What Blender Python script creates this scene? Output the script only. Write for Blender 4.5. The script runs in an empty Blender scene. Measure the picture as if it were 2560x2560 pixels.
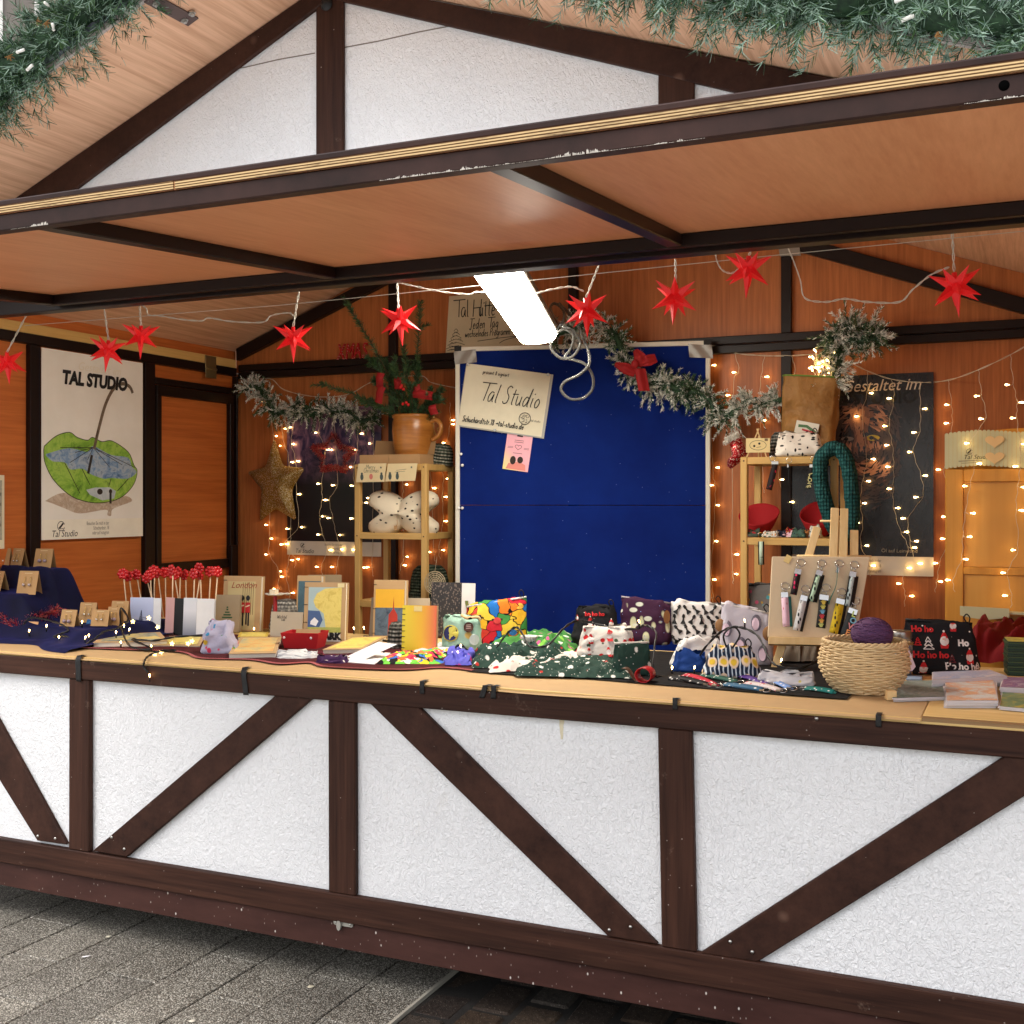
import bpy, bmesh, math, random
from mathutils import Vector, Matrix, noise
R = math.radians
rnd = random.Random(7)
scene = bpy.context.scene
col = scene.collection

# ---------------------------------------------------------------- camera
FPX, CU, CV = 2861.0, 1280.0, 1251.0            # focal length and optical centre in photo pixels
CAM = Vector((1.981, -3.103, 1.55)); YAW = R(24.07)
cd = bpy.data.cameras.new('camera'); cam = bpy.data.objects.new('camera', cd); col.objects.link(cam)
cam.location = CAM; cam.rotation_euler = (R(90), 0, YAW)
cd.sensor_width = 36; cd.lens = FPX / 2560 * 36; cd.shift_y = (CV - 1280) / 2560
cd.clip_start = 0.05; cd.clip_end = 500
scene.camera = cam

# ---------------------------------------------------------------- sky, sun, exposure
SUN_EL, SUN_AZ = R(58), R(205)                  # sun high behind the photographer, veiled by cloud
world = bpy.data.worlds.new('World'); scene.world = world; world.use_nodes = True
wn = world.node_tree.nodes; wl = world.node_tree.links; wn.clear()
sky = wn.new('ShaderNodeTexSky'); sky.sky_type = 'NISHITA'; sky.sun_disc = False
sky.sun_elevation = SUN_EL; sky.sun_rotation = SUN_AZ; sky.air_density = 1.0; sky.dust_density = 3.0
hs = wn.new('ShaderNodeHueSaturation'); hs.inputs['Saturation'].default_value = 0.30   # grey overcast sky
bg = wn.new('ShaderNodeBackground'); bg.inputs['Strength'].default_value = 0.15
wo = wn.new('ShaderNodeOutputWorld')
wl.new(sky.outputs[0], hs.inputs['Color']); wl.new(hs.outputs[0], bg.inputs['Color']); wl.new(bg.outputs[0], wo.inputs['Surface'])
sd = bpy.data.lights.new('sun', 'SUN'); sd.energy = 1.0; sd.angle = R(40); sd.color = (1.0, 0.95, 0.88)
sun = bpy.data.objects.new('sun', sd); col.objects.link(sun)
_d = Vector((math.sin(SUN_AZ) * math.cos(SUN_EL), math.cos(SUN_AZ) * math.cos(SUN_EL), math.sin(SUN_EL)))
sun.rotation_euler = (-_d).to_track_quat('-Z', 'Y').to_euler(); sun.location = (2, -8, 9)
vs = scene.view_settings
scene.display_settings.display_device = 'sRGB'
vs.view_transform = 'Standard'; vs.look = 'None'; vs.gamma = 1.0; vs.use_curve_mapping = False
vs.exposure = 0.95
scene.cycles.use_denoising = True; scene.cycles.adaptive_threshold = 0.02
scene.cycles.max_bounces = 8; scene.cycles.diffuse_bounces = 4; scene.cycles.glossy_bounces = 3
scene.cycles.transmission_bounces = 4; scene.cycles.transparent_max_bounces = 6
scene.cycles.sample_clamp_indirect = 6.0; scene.cycles.caustics_reflective = False; scene.cycles.caustics_refractive = False

# ---------------------------------------------------------------- photo pixel -> point in the place
FW = Vector((-math.sin(YAW), math.cos(YAW), 0)); RT = Vector((math.cos(YAW), math.sin(YAW), 0)); UP = Vector((0, 0, 1))
def ray(u, v): return FW + RT * ((u - CU) / FPX) + UP * ((CV - v) / FPX)
def py(u, v, Y): d = ray(u, v); return CAM + d * ((Y - CAM.y) / d.y)
def px(u, v, X): d = ray(u, v); return CAM + d * ((X - CAM.x) / d.x)
def pz(u, v, Z): d = ray(u, v); return CAM + d * ((Z - CAM.z) / d.z)
def zf(p): return (Vector(p) - CAM).dot(FW)     # depth
def mpp(p): return zf(p) / FPX                  # metres per photo pixel there
def zoom(x0, y0, s): return lambda x, y: (x0 + x / s, y0 + y / s)

# ---------------------------------------------------------------- mesh helpers
def TR(loc=(0, 0, 0), rot=(0, 0, 0), sc=None):
    from mathutils import Euler
    m = Matrix.Translation(Vector(loc)) @ Euler(rot).to_matrix().to_4x4()
    if sc is not None:
        if not hasattr(sc, '__len__'): sc = (sc, sc, sc)
        m = m @ Matrix.Diagonal((*sc, 1))
    return m
class MB:
    def __init__(s): s.v = []; s.f = []; s.m = []; s.s = []
    def add(s, vs_, fs, mi=0, smooth=False, M=None):
        o = len(s.v)
        s.v += [(M @ Vector(p)) if M is not None else Vector(p) for p in vs_]
        for f in fs: s.f.append([i + o for i in f]); s.m.append(mi); s.s.append(smooth)
        return s
    def box(s, c, size, M=None, mi=0):
        x, y, z = size[0] / 2, size[1] / 2, size[2] / 2
        vs_ = [(c[0] + i * x, c[1] + j * y, c[2] + k * z) for k in (-1, 1) for j in (-1, 1) for i in (-1, 1)]
        return s.add(vs_, [(0, 2, 3, 1), (4, 5, 7, 6), (0, 1, 5, 4), (2, 6, 7, 3), (0, 4, 6, 2), (1, 3, 7, 5)], mi, False, M)
    def span(s, a, b, mi=0, M=None):            # box between two corners
        return s.box([(a[i] + b[i]) / 2 for i in range(3)], [abs(b[i] - a[i]) for i in range(3)], M, mi)
    def prism(s, pts, y0, y1, M=None, mi=0):    # outline in x,z pushed from y0 to y1
        n = len(pts)
        vs_ = [(p[0], y0, p[1]) for p in pts] + [(p[0], y1, p[1]) for p in pts]
        return s.add(vs_, [tuple(range(n)), tuple(range(2 * n - 1, n - 1, -1))] + [(i, i + n, (i + 1) % n + n, (i + 1) % n) for i in range(n)], mi, False, M)
    def bar(s, a, b, w, h, mi=0, up=(0, 0, 1), roll=0):   # square bar from a to b
        a, b = Vector(a), Vector(b); d = b - a; L = d.length; d.normalize()
        u = Vector(up)
        if abs(d.dot(u)) > 0.98: u = Vector((0, 1, 0))
        x = d.cross(u).normalized(); z = x.cross(d)
        if roll: x, z = x * math.cos(roll) + z * math.sin(roll), z * math.cos(roll) - x * math.sin(roll)
        M = Matrix((x, d, z)).transposed().to_4x4(); M.translation = (a + b) / 2
        return s.box((0, 0, 0), (w, L, h), M, mi)
    def tube(s, pts, r, n=6, mi=0, caps=True, closed=False, M=None):
        pts = [Vector(p) for p in pts]; k = len(pts); rings = []
        rr = r if hasattr(r, '__len__') else [r] * k
        prev = None
        for i, p in enumerate(pts):
            if closed: d = pts[(i + 1) % k] - pts[i - 1]
            else: d = pts[min(i + 1, k - 1)] - pts[max(i - 1, 0)]
            if d.length < 1e-9: d = Vector((0, 0, 1))
            d.normalize()
            if prev is None:
                prev = d.orthogonal().normalized()
            prev = (prev - d * prev.dot(d))
            if prev.length < 1e-6: prev = d.orthogonal()
            prev.normalize(); q = d.cross(prev)
            rings.append([p + (prev * math.cos(t) + q * math.sin(t)) * rr[i] for t in [2 * math.pi * j / n for j in range(n)]])
        vs_ = [x for g in rings for x in g]; fs = []
        for i in range(k if closed else k - 1):
            a, b = i * n, ((i + 1) % k) * n
            fs += [(a + j, a + (j + 1) % n, b + (j + 1) % n, b + j) for j in range(n)]
        if caps and not closed: fs += [tuple(range(n - 1, -1, -1)), tuple(range((k - 1) * n, k * n))]
        return s.add(vs_, fs, mi, True, M)
    def lathe(s, prof, n=24, M=None, mi=0, smooth=True):
        vs_ = []; fs = []
        for (r, z) in prof: vs_ += [(r * math.cos(2 * math.pi * j / n), r * math.sin(2 * math.pi * j / n), z) for j in range(n)]
        for i in range(len(prof) - 1):
            a, b = i * n, (i + 1) * n
            fs += [(a + j, a + (j + 1) % n, b + (j + 1) % n, b + j) for j in range(n)]
        return s.add(vs_, fs, mi, smooth, M)
    def grid(s, fn, nu, nv, mi=0, M=None, smooth=True, wrap=False):
        vs_ = [fn(i / nu, j / nv) for j in range(nv + 1) for i in range(nu + 1)]
        w = nu + 1
        return s.add(vs_, [(j * w + i, j * w + i + 1, (j + 1) * w + i + 1, (j + 1) * w + i) for j in range(nv) for i in range(nu)], mi, smooth, M)
    def ball(s, c, r, nu=10, nv=6, mi=0, M=None):
        rx, ry, rz = r if hasattr(r, '__len__') else (r, r, r)
        return s.grid(lambda a, b: (c[0] + rx * math.cos(2 * math.pi * a) * math.sin(math.pi * b), c[1] + ry * math.sin(2 * math.pi * a) * math.sin(math.pi * b), c[2] - rz * math.cos(math.pi * b)), nu, nv, mi, M)
    def poly(s, pts, y, M=None, mi=0):          # flat print in x,z at depth y, facing -y
        return s.add([(p[0], y, p[1]) for p in pts], [tuple(range(len(pts)))], mi, False, M)
    def build(s, name, mats, parent=None, bevel=0, kind=None, label=None):
        me = bpy.data.meshes.new(name)
        me.from_pydata([tuple(p) for p in s.v], [], s.f)
        for m in (mats if isinstance(mats, (list, tuple)) else [mats]): me.materials.append(m)
        me.polygons.foreach_set('material_index', s.m); me.polygons.foreach_set('use_smooth', s.s)
        if bevel:
            bm = bmesh.new(); bm.from_mesh(me)
            bmesh.ops.bevel(bm, geom=bm.edges[:], offset=bevel, segments=1, affect='EDGES', clamp_overlap=True)
            bm.to_mesh(me); bm.free()
        me.update()
        o = bpy.data.objects.new(name, me); col.objects.link(o)
        if parent: o.parent = parent
        if kind: o['kind'] = kind
        if label: o['label'] = label
        return o
def tag(o, label, cat, group=None):
    o['label'] = label; o['category'] = cat
    if group: o['group'] = group
    return o
def thing(name, label, cat, loc=(0, 0, 0), rot=0, group=None):
    o = bpy.data.objects.new(name, None); col.objects.link(o); o.empty_display_size = 0.05
    o.location = loc; o.rotation_euler = rot if hasattr(rot, '__len__') else (0, 0, rot)
    return tag(o, label, cat, group)
def dup(o, loc=None, rot=None, label=None, parent=None):
    c = o.copy(); col.objects.link(c); c.parent = parent
    if loc is not None: c.location = loc
    if rot is not None: c.rotation_euler = rot if hasattr(rot, '__len__') else (0, 0, rot)
    if label: c['label'] = label
    for ch in list(o.children):
        d = dup(ch, parent=c)
    return c
def text(name, s, size, m, parent, loc=(0, 0, 0), rot=(R(90), 0, 0), shear=0.0, bold=0.0, align='LEFT', sx=1.0, spacing=1.0):
    cu = bpy.data.curves.new(name, 'FONT'); cu.body = s; cu.size = size; cu.shear = shear; cu.offset = bold
    cu.align_x = align; cu.space_character = spacing; cu.fill_mode = 'FRONT'; cu.resolution_u = 3
    t = bpy.data.objects.new(name, cu); col.objects.link(t)
    me = bpy.data.meshes.new_from_object(t.evaluated_get(bpy.context.evaluated_depsgraph_get()))
    bpy.data.objects.remove(t); bpy.data.curves.remove(cu)
    me.materials.clear(); me.materials.append(m)
    o = bpy.data.objects.new(name, me); col.objects.link(o); o.parent = parent
    o.location = loc; o.rotation_euler = rot; o.scale = (sx, 1, 1)
    return o
def ribbon(mb, pts, w, y, mi=0, M=None, taper=False):      # flat pen stroke in x,z
    P = [Vector((p[0], p[1])) for p in pts]; L = []; n = len(P)
    for i, p in enumerate(P):
        d = P[min(i + 1, n - 1)] - P[max(i - 1, 0)]
        if d.length < 1e-9: d = Vector((1, 0))
        d.normalize(); q = Vector((-d.y, d.x)) * w / 2
        if taper: q *= 0.15 + 0.85 * math.sin(math.pi * (i + 0.4) / (n - 0.2))
        L.append((p + q, p - q))
    vs_ = [(a.x, y, a.y) for a, b in L] + [(b.x, y, b.y) for a, b in L]
    return mb.add(vs_, [(i, i + n, i + n + 1, i + 1) for i in range(n - 1)], mi, False, M)
def spline(pts, k=6):                           # smooth curve through points
    P = [Vector(p) for p in pts]; out = []
    for i in range(len(P) - 1):
        a, b, c, d = P[max(i - 1, 0)], P[i], P[i + 1], P[min(i + 2, len(P) - 1)]
        for j in range(k):
            t = j / k
            out.append(0.5 * ((2 * b) + (c - a) * t + (2 * a - 5 * b + 4 * c - d) * t * t + (3 * b - a - 3 * c + d) * t ** 3))
    out.append(P[-1]); return out
def circle(cx, cz, r, n=16, rz=None): return [(cx + r * math.cos(2 * math.pi * i / n), cz + (rz or r) * math.sin(2 * math.pi * i / n)) for i in range(n)]
def starpts(cx, cz, r, r2, n=5, a0=90): return [(cx + (r if i % 2 == 0 else r2) * math.cos(R(a0 + 180 * i / n)), cz + (r if i % 2 == 0 else r2) * math.sin(R(a0 + 180 * i / n))) for i in range(2 * n)]
def nz(p, s=1.0): return noise.noise(Vector(p) * s)

# ---------------------------------------------------------------- materials
def srgb(r, g, b): return tuple((c / 255 / 12.92 if c / 255 <= 0.04045 else ((c / 255 + 0.055) / 1.055) ** 2.4) for c in (r, g, b)) + (1,)
class NT:
    def __init__(s, name):
        s.mat = bpy.data.materials.new(name); s.mat.use_nodes = True
        s.t = s.mat.node_tree; s.n = s.t.nodes; s.b = s.n['Principled BSDF']
        s.tc = None
    def new(s, typ, **kw):
        n = s.n.new(typ)
        for k, v in kw.items():
            if k in n.inputs: n.inputs[k].default_value = v
            else: setattr(n, k, v)
        return n
    def link(s, a, b): s.t.links.new(a, b)
    def coord(s, scale=(1, 1, 1), rot=(0, 0, 0), loc=(0, 0, 0), src='Object'):
        if s.tc is None: s.tc = s.new('ShaderNodeTexCoord')
        m = s.new('ShaderNodeMapping'); m.inputs['Scale'].default_value = scale; m.inputs['Rotation'].default_value = rot; m.inputs['Location'].default_value = loc
        s.link(s.tc.outputs[src], m.inputs['Vector']); return m.outputs[0]
    def noise(s, vec, scale=5, detail=4, rough=0.6, out='Fac', dist=0.0):
        n = s.new('ShaderNodeTexNoise', Scale=scale, Detail=detail, Roughness=rough, Distortion=dist); s.link(vec, n.inputs['Vector']); return n.outputs[out]
    def voro(s, vec, scale=5, out='Distance', feature='F1', rand=1.0):
        n = s.new('ShaderNodeTexVoronoi', feature=feature); n.inputs['Scale'].default_value = scale; n.inputs['Randomness'].default_value = rand
        s.link(vec, n.inputs['Vector']); return n.outputs[out]
    def ramp(s, fac, stops, interp='LINEAR'):
        n = s.new('ShaderNodeValToRGB'); n.color_ramp.interpolation = interp; e = n.color_ramp.elements
        while len(e) < len(stops): e.new(0.5)
        for i, (p, c) in enumerate(stops): e[i].position = p; e[i].color = c if len(c) == 4 else (*c, 1)
        s.link(fac, n.inputs['Fac']); return n.outputs['Color']
    def step(s, fac, lo, hi, inv=False):
        n = s.new('ShaderNodeMapRange'); n.inputs['From Min'].default_value = lo; n.inputs['From Max'].default_value = hi
        if inv: n.inputs['To Min'].default_value = 1; n.inputs['To Max'].default_value = 0
        s.link(fac, n.inputs['Value']); return n.outputs[0]
    def mix(s, fac, a, b, blend='MIX'):
        n = s.new('ShaderNodeMix', data_type='RGBA', blend_type=blend)
        for k, x in ((0, fac), (6, a), (7, b)):
            if isinstance(x, (tuple, list, float, int)): n.inputs[k].default_value = x
            else: s.link(x, n.inputs[k])
        return n.outputs[2]
    def math(s, op, a, b=0.0):
        n = s.new('ShaderNodeMath', operation=op)
        for k, x in ((0, a), (1, b)):
            if isinstance(x, (float, int)): n.inputs[k].default_value = x
            else: s.link(x, n.inputs[k])
        return n.outputs[0]
    def col(s, c):
        if isinstance(c, (tuple, list)): s.b.inputs['Base Color'].default_value = c
        else: s.link(c, s.b.inputs['Base Color'])
    def bump(s, h, strength=0.3, dist=0.01):
        n = s.new('ShaderNodeBump', Strength=strength, Distance=dist); s.link(h, n.inputs['Height']); s.link(n.outputs[0], s.b.inputs['Normal'])
    def rough(s, r, spec=0.5):
        if isinstance(r, (int, float)): s.b.inputs['Roughness'].default_value = r
        else: s.link(r, s.b.inputs['Roughness'])
        s.b.inputs['Specular IOR Level'].default_value = spec
MATS = {}
def plain(c, rough=0.6, metal=0.0, spec=0.4, var=0.12, bump=0.0, bscale=60, trans=0.0, name=None):
    key = (tuple(c), rough, metal, spec, bump, trans)
    if key in MATS: return MATS[key]
    t = NT(name or 'paint'); cc = srgb(*c); v = t.noise(t.coord(), 14, 3)
    d = tuple(x * (1 - var) for x in cc[:3]) + (1,); l = tuple(min(1, x * (1 + var * 0.6)) for x in cc[:3]) + (1,)
    t.col(t.mix(v, d, l)); t.rough(rough, spec); t.b.inputs['Metallic'].default_value = metal
    if trans: t.b.inputs['Transmission Weight'].default_value = trans
    if bump: t.bump(t.noise(t.coord(), bscale, 3), bump, 0.004)
    MATS[key] = t.mat; return t.mat
def glow(c, strength, name='lit bulb'):
    t = NT(name); t.col(srgb(*c)); t.b.inputs['Emission Color'].default_value = srgb(*c); t.b.inputs['Emission Strength'].default_value = strength
    return t.mat
def wood(name, c1, c2, axis, fine=90, coarse=6, rough=0.5, streak=0.5, bump=0.08, spec=0.3, stain=None, extra=None):
    """axis: grain direction 0,1,2"""
    t = NT(name); sc = [1, 1, 1]; sc[axis] = 0.035
    g = t.noise(t.coord(sc), fine, 3, 0.7); sc2 = [1, 1, 1]; sc2[axis] = 0.12
    h = t.noise(t.coord(sc2), coarse, 4, 0.6, dist=0.6)
    f = t.math('ADD', t.math('MULTIPLY', g, streak), t.math('MULTIPLY', h, 1 - streak))
    c = t.ramp(f, [(0.3, srgb(*c1)), (0.68, srgb(*c2))])
    if stain:
        m = t.step(t.noise(t.coord(), 3.1, 5, 0.7), 0.56, 0.72); c = t.mix(t.math('MULTIPLY', m, stain[1]), c, srgb(*stain[0]))
    if extra: c = extra(t, c)
    t.col(c); t.rough(rough, spec); t.bump(g, bump, 0.003); return t.mat
# ================================================================ materials of the hut
def timber_mat(name, axis, c1=(28, 14, 10), c2=(72, 45, 34), fleck=0.5):
    def extra(t, c):
        k = t.step(t.voro(t.coord((1, 1, 1)), 30), 0.07, 0.03)       # small chips of white filler
        c = t.mix(t.math('MULTIPLY', k, fleck), c, srgb(200, 190, 180))
        w = t.step(t.noise(t.coord((1, 1, 1), loc=(3, 1, 2)), 9, 6, 0.75), 0.63, 0.75)
        c = t.mix(t.math('MULTIPLY', w, 0.42), c, srgb(140, 116, 100))   # rubbed, dusty patches
        kn = t.step(t.voro(t.coord((1, 1, 1), loc=(5, 0, 0)), 3.2), 0.10, 0.03)
        return t.mix(t.math('MULTIPLY', kn, 0.6), c, srgb(36, 18, 12))
    return wood(name, c1, c2, axis, fine=60, coarse=8, rough=0.6, streak=0.6, bump=0.2, spec=0.16, extra=extra)
M_tx = timber_mat('dark stained timber', 0); M_tz = timber_mat('dark stained timber upright', 2)
def brace_mat():
    t = NT('dark stained brace'); g = t.noise(t.coord((1, 1, 1)), 30, 5, 0.7); h = t.noise(t.coord(), 4, 4)
    c = t.ramp(t.math('ADD', t.math('MULTIPLY', g, .5), t.math('MULTIPLY', h, .5)), [(.3, srgb(30, 15, 11)), (.7, srgb(70, 44, 34))])
    kn = t.step(t.voro(t.coord(), 5), 0.10, 0.04); c = t.mix(t.math('MULTIPLY', kn, .5), c, srgb(112, 84, 70))
    fl = t.step(t.voro(t.coord(), 30), 0.04, 0.02); t.col(t.mix(t.math('MULTIPLY', fl, .5), c, srgb(190, 180, 170)))
    t.rough(0.6, .16); t.bump(g, .2, .003); return t.mat
M_br = brace_mat()
def steel_mat():
    t = NT('brown painted steel'); n = t.noise(t.coord(), 6, 5, .7)
    c = t.ramp(n, [(.3, srgb(34, 19, 16)), (.7, srgb(60, 38, 33))])
    sc = t.step(t.noise(t.coord((1, 1, 1)), 45, 6, .8), .70, .78); t.col(t.mix(t.math('MULTIPLY', sc, .5), c, srgb(170, 160, 150)))
    t.rough(.5, .22); return t.mat
M_steel = steel_mat()
M_steel_in = plain((26, 14, 11), 0.4, spec=0.25, name='dark brown frame tube')
def skirt_mat():
    t = NT('brown skirt board'); n = t.noise(t.coord((.3, 1, 1)), 7, 5, .7)
    c = t.ramp(n, [(.3, srgb(50, 28, 24)), (.7, srgb(74, 46, 40))])
    f = t.step(t.voro(t.coord((1, 1, .6)), 30), .10, .05); c = t.mix(t.math('MULTIPLY', f, .8), c, srgb(222, 214, 206))
    f2 = t.step(t.voro(t.coord((1, 1, .5), loc=(2, 3, 1)), 60), .12, .05); c = t.mix(t.math('MULTIPLY', f2, .5), c, srgb(190, 180, 172))
    w = t.step(t.noise(t.coord((.6, 1, 2), loc=(7, 0, 0)), 5, 5, .8), .66, .74); t.col(t.mix(t.math('MULTIPLY', w, .25), c, srgb(170, 150, 142)))
    t.rough(.55, .2); return t.mat
M_skirt = skirt_mat()
def plaster_mat():
    t = NT('white roller plaster'); v = t.coord((1, 1, .7))
    a = t.noise(v, 95, 3, .6, dist=1.4); b = t.noise(t.coord(), 3, 4, .6); d = t.noise(t.coord(), 45, 3, .5)
    c = t.ramp(b, [(.25, (.755, .76, .775, 1)), (.75, (.83, .835, .845, 1))])
    s = t.step(t.noise(t.coord((4, 4, 1.0), loc=(4, 1, 0)), 2.2, 5, .8), .62, .78); c = t.mix(t.math('MULTIPLY', s, .30), c, (.62, .58, .50, 1))
    t.col(c); t.rough(.75, .25)
    t.bump(t.math('ADD', a, t.math('MULTIPLY', d, .6)), .9, .007); return t.mat
M_plaster = plaster_mat()
def ply_stain(t, c):
    w = t.step(t.noise(t.coord((1, 3, 1)), 4.5, 5, .8), .68, .76); return t.mix(t.math('MULTIPLY', w, .35), c, srgb(226, 214, 204))
M_ply_y = wood('flap plywood', (200, 132, 92), (224, 160, 118), 1, fine=70, coarse=5, rough=.45, streak=.45)
M_roof = wood('roof plywood', (188, 140, 108), (232, 188, 154), 1, fine=60, coarse=6, rough=.6, streak=.75, extra=ply_stain)
M_back = wood('back wall plywood', (136, 76, 36), (192, 116, 64), 2, fine=70, coarse=7, rough=.42, streak=.6)
M_left = wood('side wall plywood', (164, 84, 36), (206, 118, 58), 1, fine=60, coarse=6, rough=.42, streak=.6)
M_raw = wood('raw spruce', (196, 160, 96), (228, 196, 134), 0, fine=50, coarse=5, rough=.6)
M_rawy = wood('raw spruce plank', (190, 150, 84), (222, 186, 116), 1, fine=50, coarse=5, rough=.6)
def plyedge():
    t = NT('plywood edge layers'); sx = t.new('ShaderNodeSeparateXYZ'); t.link(t.coord(), sx.inputs[0])
    w = t.new('ShaderNodeTexWave', wave_type='BANDS', bands_direction='Z'); w.inputs['Scale'].default_value = 62; w.inputs['Distortion'].default_value = 1.6; w.inputs['Detail'].default_value = 2
    t.link(t.coord((.06, 1, 1)), w.inputs['Vector'])
    c = t.ramp(w.outputs['Fac'], [(.2, srgb(78, 52, 30)), (.45, srgb(168, 136, 90)), (.8, srgb(206, 178, 132))])
    d = t.step(t.noise(t.coord((.3, 1, 4)), 14, 5, .8), .52, .66); t.col(t.mix(t.math('MULTIPLY', d, .85), c, srgb(66, 46, 32))); t.rough(.7, .2); return t.mat
M_plyedge = plyedge()
M_screw = plain((186, 184, 178), .3, 1.0, name='zinc screw')
M_black = plain((14, 14, 15), .55, name='black')
M_dark = plain((30, 25, 23), .8, name='dark void')

# ================================================================ ground
def washed():
    t = NT('washed concrete slab'); v = t.coord(); oi = t.new('ShaderNodeObjectInfo')
    ad = t.new('ShaderNodeVectorMath', operation='ADD'); t.link(v, ad.inputs[0]); t.link(oi.outputs['Location'], ad.inputs[1]); v = ad.outputs[0]
    vo = t.new('ShaderNodeTexVoronoi'); vo.inputs['Scale'].default_value = 210; t.link(v, vo.inputs['Vector'])
    hh = t.new('ShaderNodeSeparateColor'); t.link(vo.outputs['Color'], hh.inputs[0])
    peb = t.ramp(hh.outputs[0], [(0, srgb(106, 102, 94)), (.4, srgb(154, 150, 140)), (.8, srgb(190, 186, 176)), (1, srgb(226, 222, 214))])
    gap = t.step(vo.outputs['Distance'], .42, .62); c = t.mix(gap, peb, srgb(78, 74, 68))
    big = t.noise(v, 3.5, 4, .6); c = t.mix(t.step(big, .35, .75), c, t.mix(.5, c, srgb(54, 48, 42)))
    ra = t.ramp(oi.outputs['Random'], [(0, (.80, .79, .77, 1)), (1, (1.1, 1.08, 1.04, 1))]); t.col(t.mix(1.0, c, ra, 'MULTIPLY'))
    t.rough(.55, .4); t.bump(t.step(vo.outputs['Distance'], .6, .0), .6, .003); return t.mat
M_wash = washed()
def sett():
    t = NT('dark brown sett'); oi = t.new('ShaderNodeObjectInfo'); n = t.noise(t.coord(), 40, 5, .75)
    b = t.ramp(oi.outputs['Random'], [(0, srgb(58, 50, 46)), (.5, srgb(80, 64, 50)), (1, srgb(84, 78, 72))])
    c = t.mix(t.step(n, .3, .75), t.mix(.8, b, srgb(22, 18, 16)), b); f = t.step(t.voro(t.coord(), 120), .16, .06); t.col(t.mix(t.math('MULTIPLY', f, .6), c, srgb(190, 180, 165)))
    t.rough(.75, .2); t.bump(n, 1.0, .008); return t.mat
M_sett = sett()
M_gr = plain((38, 35, 32), .85, bump=.5, bscale=80, name='jointing grit')
M_asph = plain((172, 166, 156), .85, bump=.4, bscale=120, name='street paving')
g = MB(); g.add([(-60, -60, -.035), (60, -60, -.035), (60, 60, -.035), (-60, 60, -.035)], [(0, 1, 2, 3)])
ground = g.build('ground', M_asph); ground['kind'] = 'structure'
g = MB(); g.span((-2.6, -1.3, -.03), (2.9, 1.2, -.012)); pavement = g.build('pavement', M_gr); pavement['kind'] = 'structure'
m1 = MB(); m1.box((0, 0, -.02), (.203, .525, .04)); slab0 = m1.build('slab', M_wash, pavement, bevel=.003)
m2 = MB(); m2.box((0, 0, -.03), (.138, .204, .055)); sett0 = m2.build('sett', M_sett, pavement, bevel=.013)
first = True
for i in range(-13, 0):
    x = .267 + .208 * i + .104; off = .051 if i % 2 == 0 else -.214
    for j in range(-3, 2):
        y = off + .53 * j + .265
        o = slab0 if first else dup(slab0, parent=pavement); first = False
        o.location = (x, y, rnd.uniform(-.0025, .0015)); o.rotation_euler = (rnd.uniform(-.004, .004), rnd.uniform(-.006, .006), rnd.uniform(-.003, .003))
m3 = MB(); m3.span((.262, -1.3, -.02), (.272, 1.0, .001)); m3.build('edge_strip', plain((170, 164, 150), .8), pavement)
first = True
for i in range(16):
    for j in range(-6, 5):
        o = sett0 if first else dup(sett0, parent=pavement); first = False
        o.location = (.345 + .148 * i, .05 + .214 * j + (.107 if i % 2 else 0) + rnd.uniform(-.006, .006), rnd.uniform(-.010, .0))
        o.rotation_euler = (rnd.uniform(-.02, .02), rnd.uniform(-.02, .02), rnd.uniform(-.02, .02))

# ================================================================ the hut
hut = thing('market_stall', 'half timbered wooden market stall with white plaster front and raised serving flap', 'market stall', (0, 0, 0))
def xz(pts, Y): return [((p := py(u, v, Y)).x, p.z) for (u, v) in pts]
def timber(name, pts, m, Y=-.022, Y1=.0, world=False, parent=hut, bevel=.003):
    mb = MB(); mb.prism(pts if world else xz(pts, Y), Y, Y1); return mb.build(name, m, parent, bevel=bevel)
ZB0, ZB1 = .306, .955        # plaster bay bottom / top
f = MB(); f.span((-2.02, .0, .2), (2.3, .03, .985)); f.build('plaster_front', M_plaster, hut)
timber('counter_rail', [(-2.05, .915), (2.3, .915), (2.3, .981), (-2.05, .981)], M_tx, -.026, -.0005, world=True)
timber('bottom_rail', [(-2.05, .218), (2.3, .218), (2.3, .306), (-2.05, .306)], M_tx, -.026, -.0005, world=True)
s = MB(); s.span((-2.04, -.012, .128), (2.3, .02, .2175)); s.build('skirt_board', M_skirt, hut, bevel=.002)
for q in ([(172, 1660), (222.5, 1665), (222.5, 2120), (171, 2112)], [(820, 1715), (886.5, 1720), (888, 2241), (821, 2229)], [(1644, 1774), (1729, 1782), (1741, 2379), (1654, 2367)]):
    a = xz(q, -.022); timber('post', [(a[0][0], .9145), (a[1][0], .9145), (a[2][0], .3065), (a[3][0], .3065)], M_tz, -.022, -.0005, world=True)
timber('post', [(2.15, .3065), (2.245, .3065), (2.245, .9145), (2.15, .9145)], M_tz, -.022, -.0005, world=True)
def brace(q):
    a = xz(q, -.019); timber('brace', a, M_br, -.019, -.0005, world=True)
    return a
BR = [brace([(230, 2128), (316, 2143), (809, 1722), (718, 1713)]),
      brace([(892, 1728), (1013, 1735), (1645, 2362), (1520, 2342)]),
      brace([(1750, 2383), (1893, 2406), (2585, 1976), (2560, 1860)]),
      brace([(-130, 1745), (-40, 1738), (166, 2112), (92, 2102)])]
ha = zoom(1100, 1650, 1.3233); hb = zoom(0, 2000, 1.61)
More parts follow.
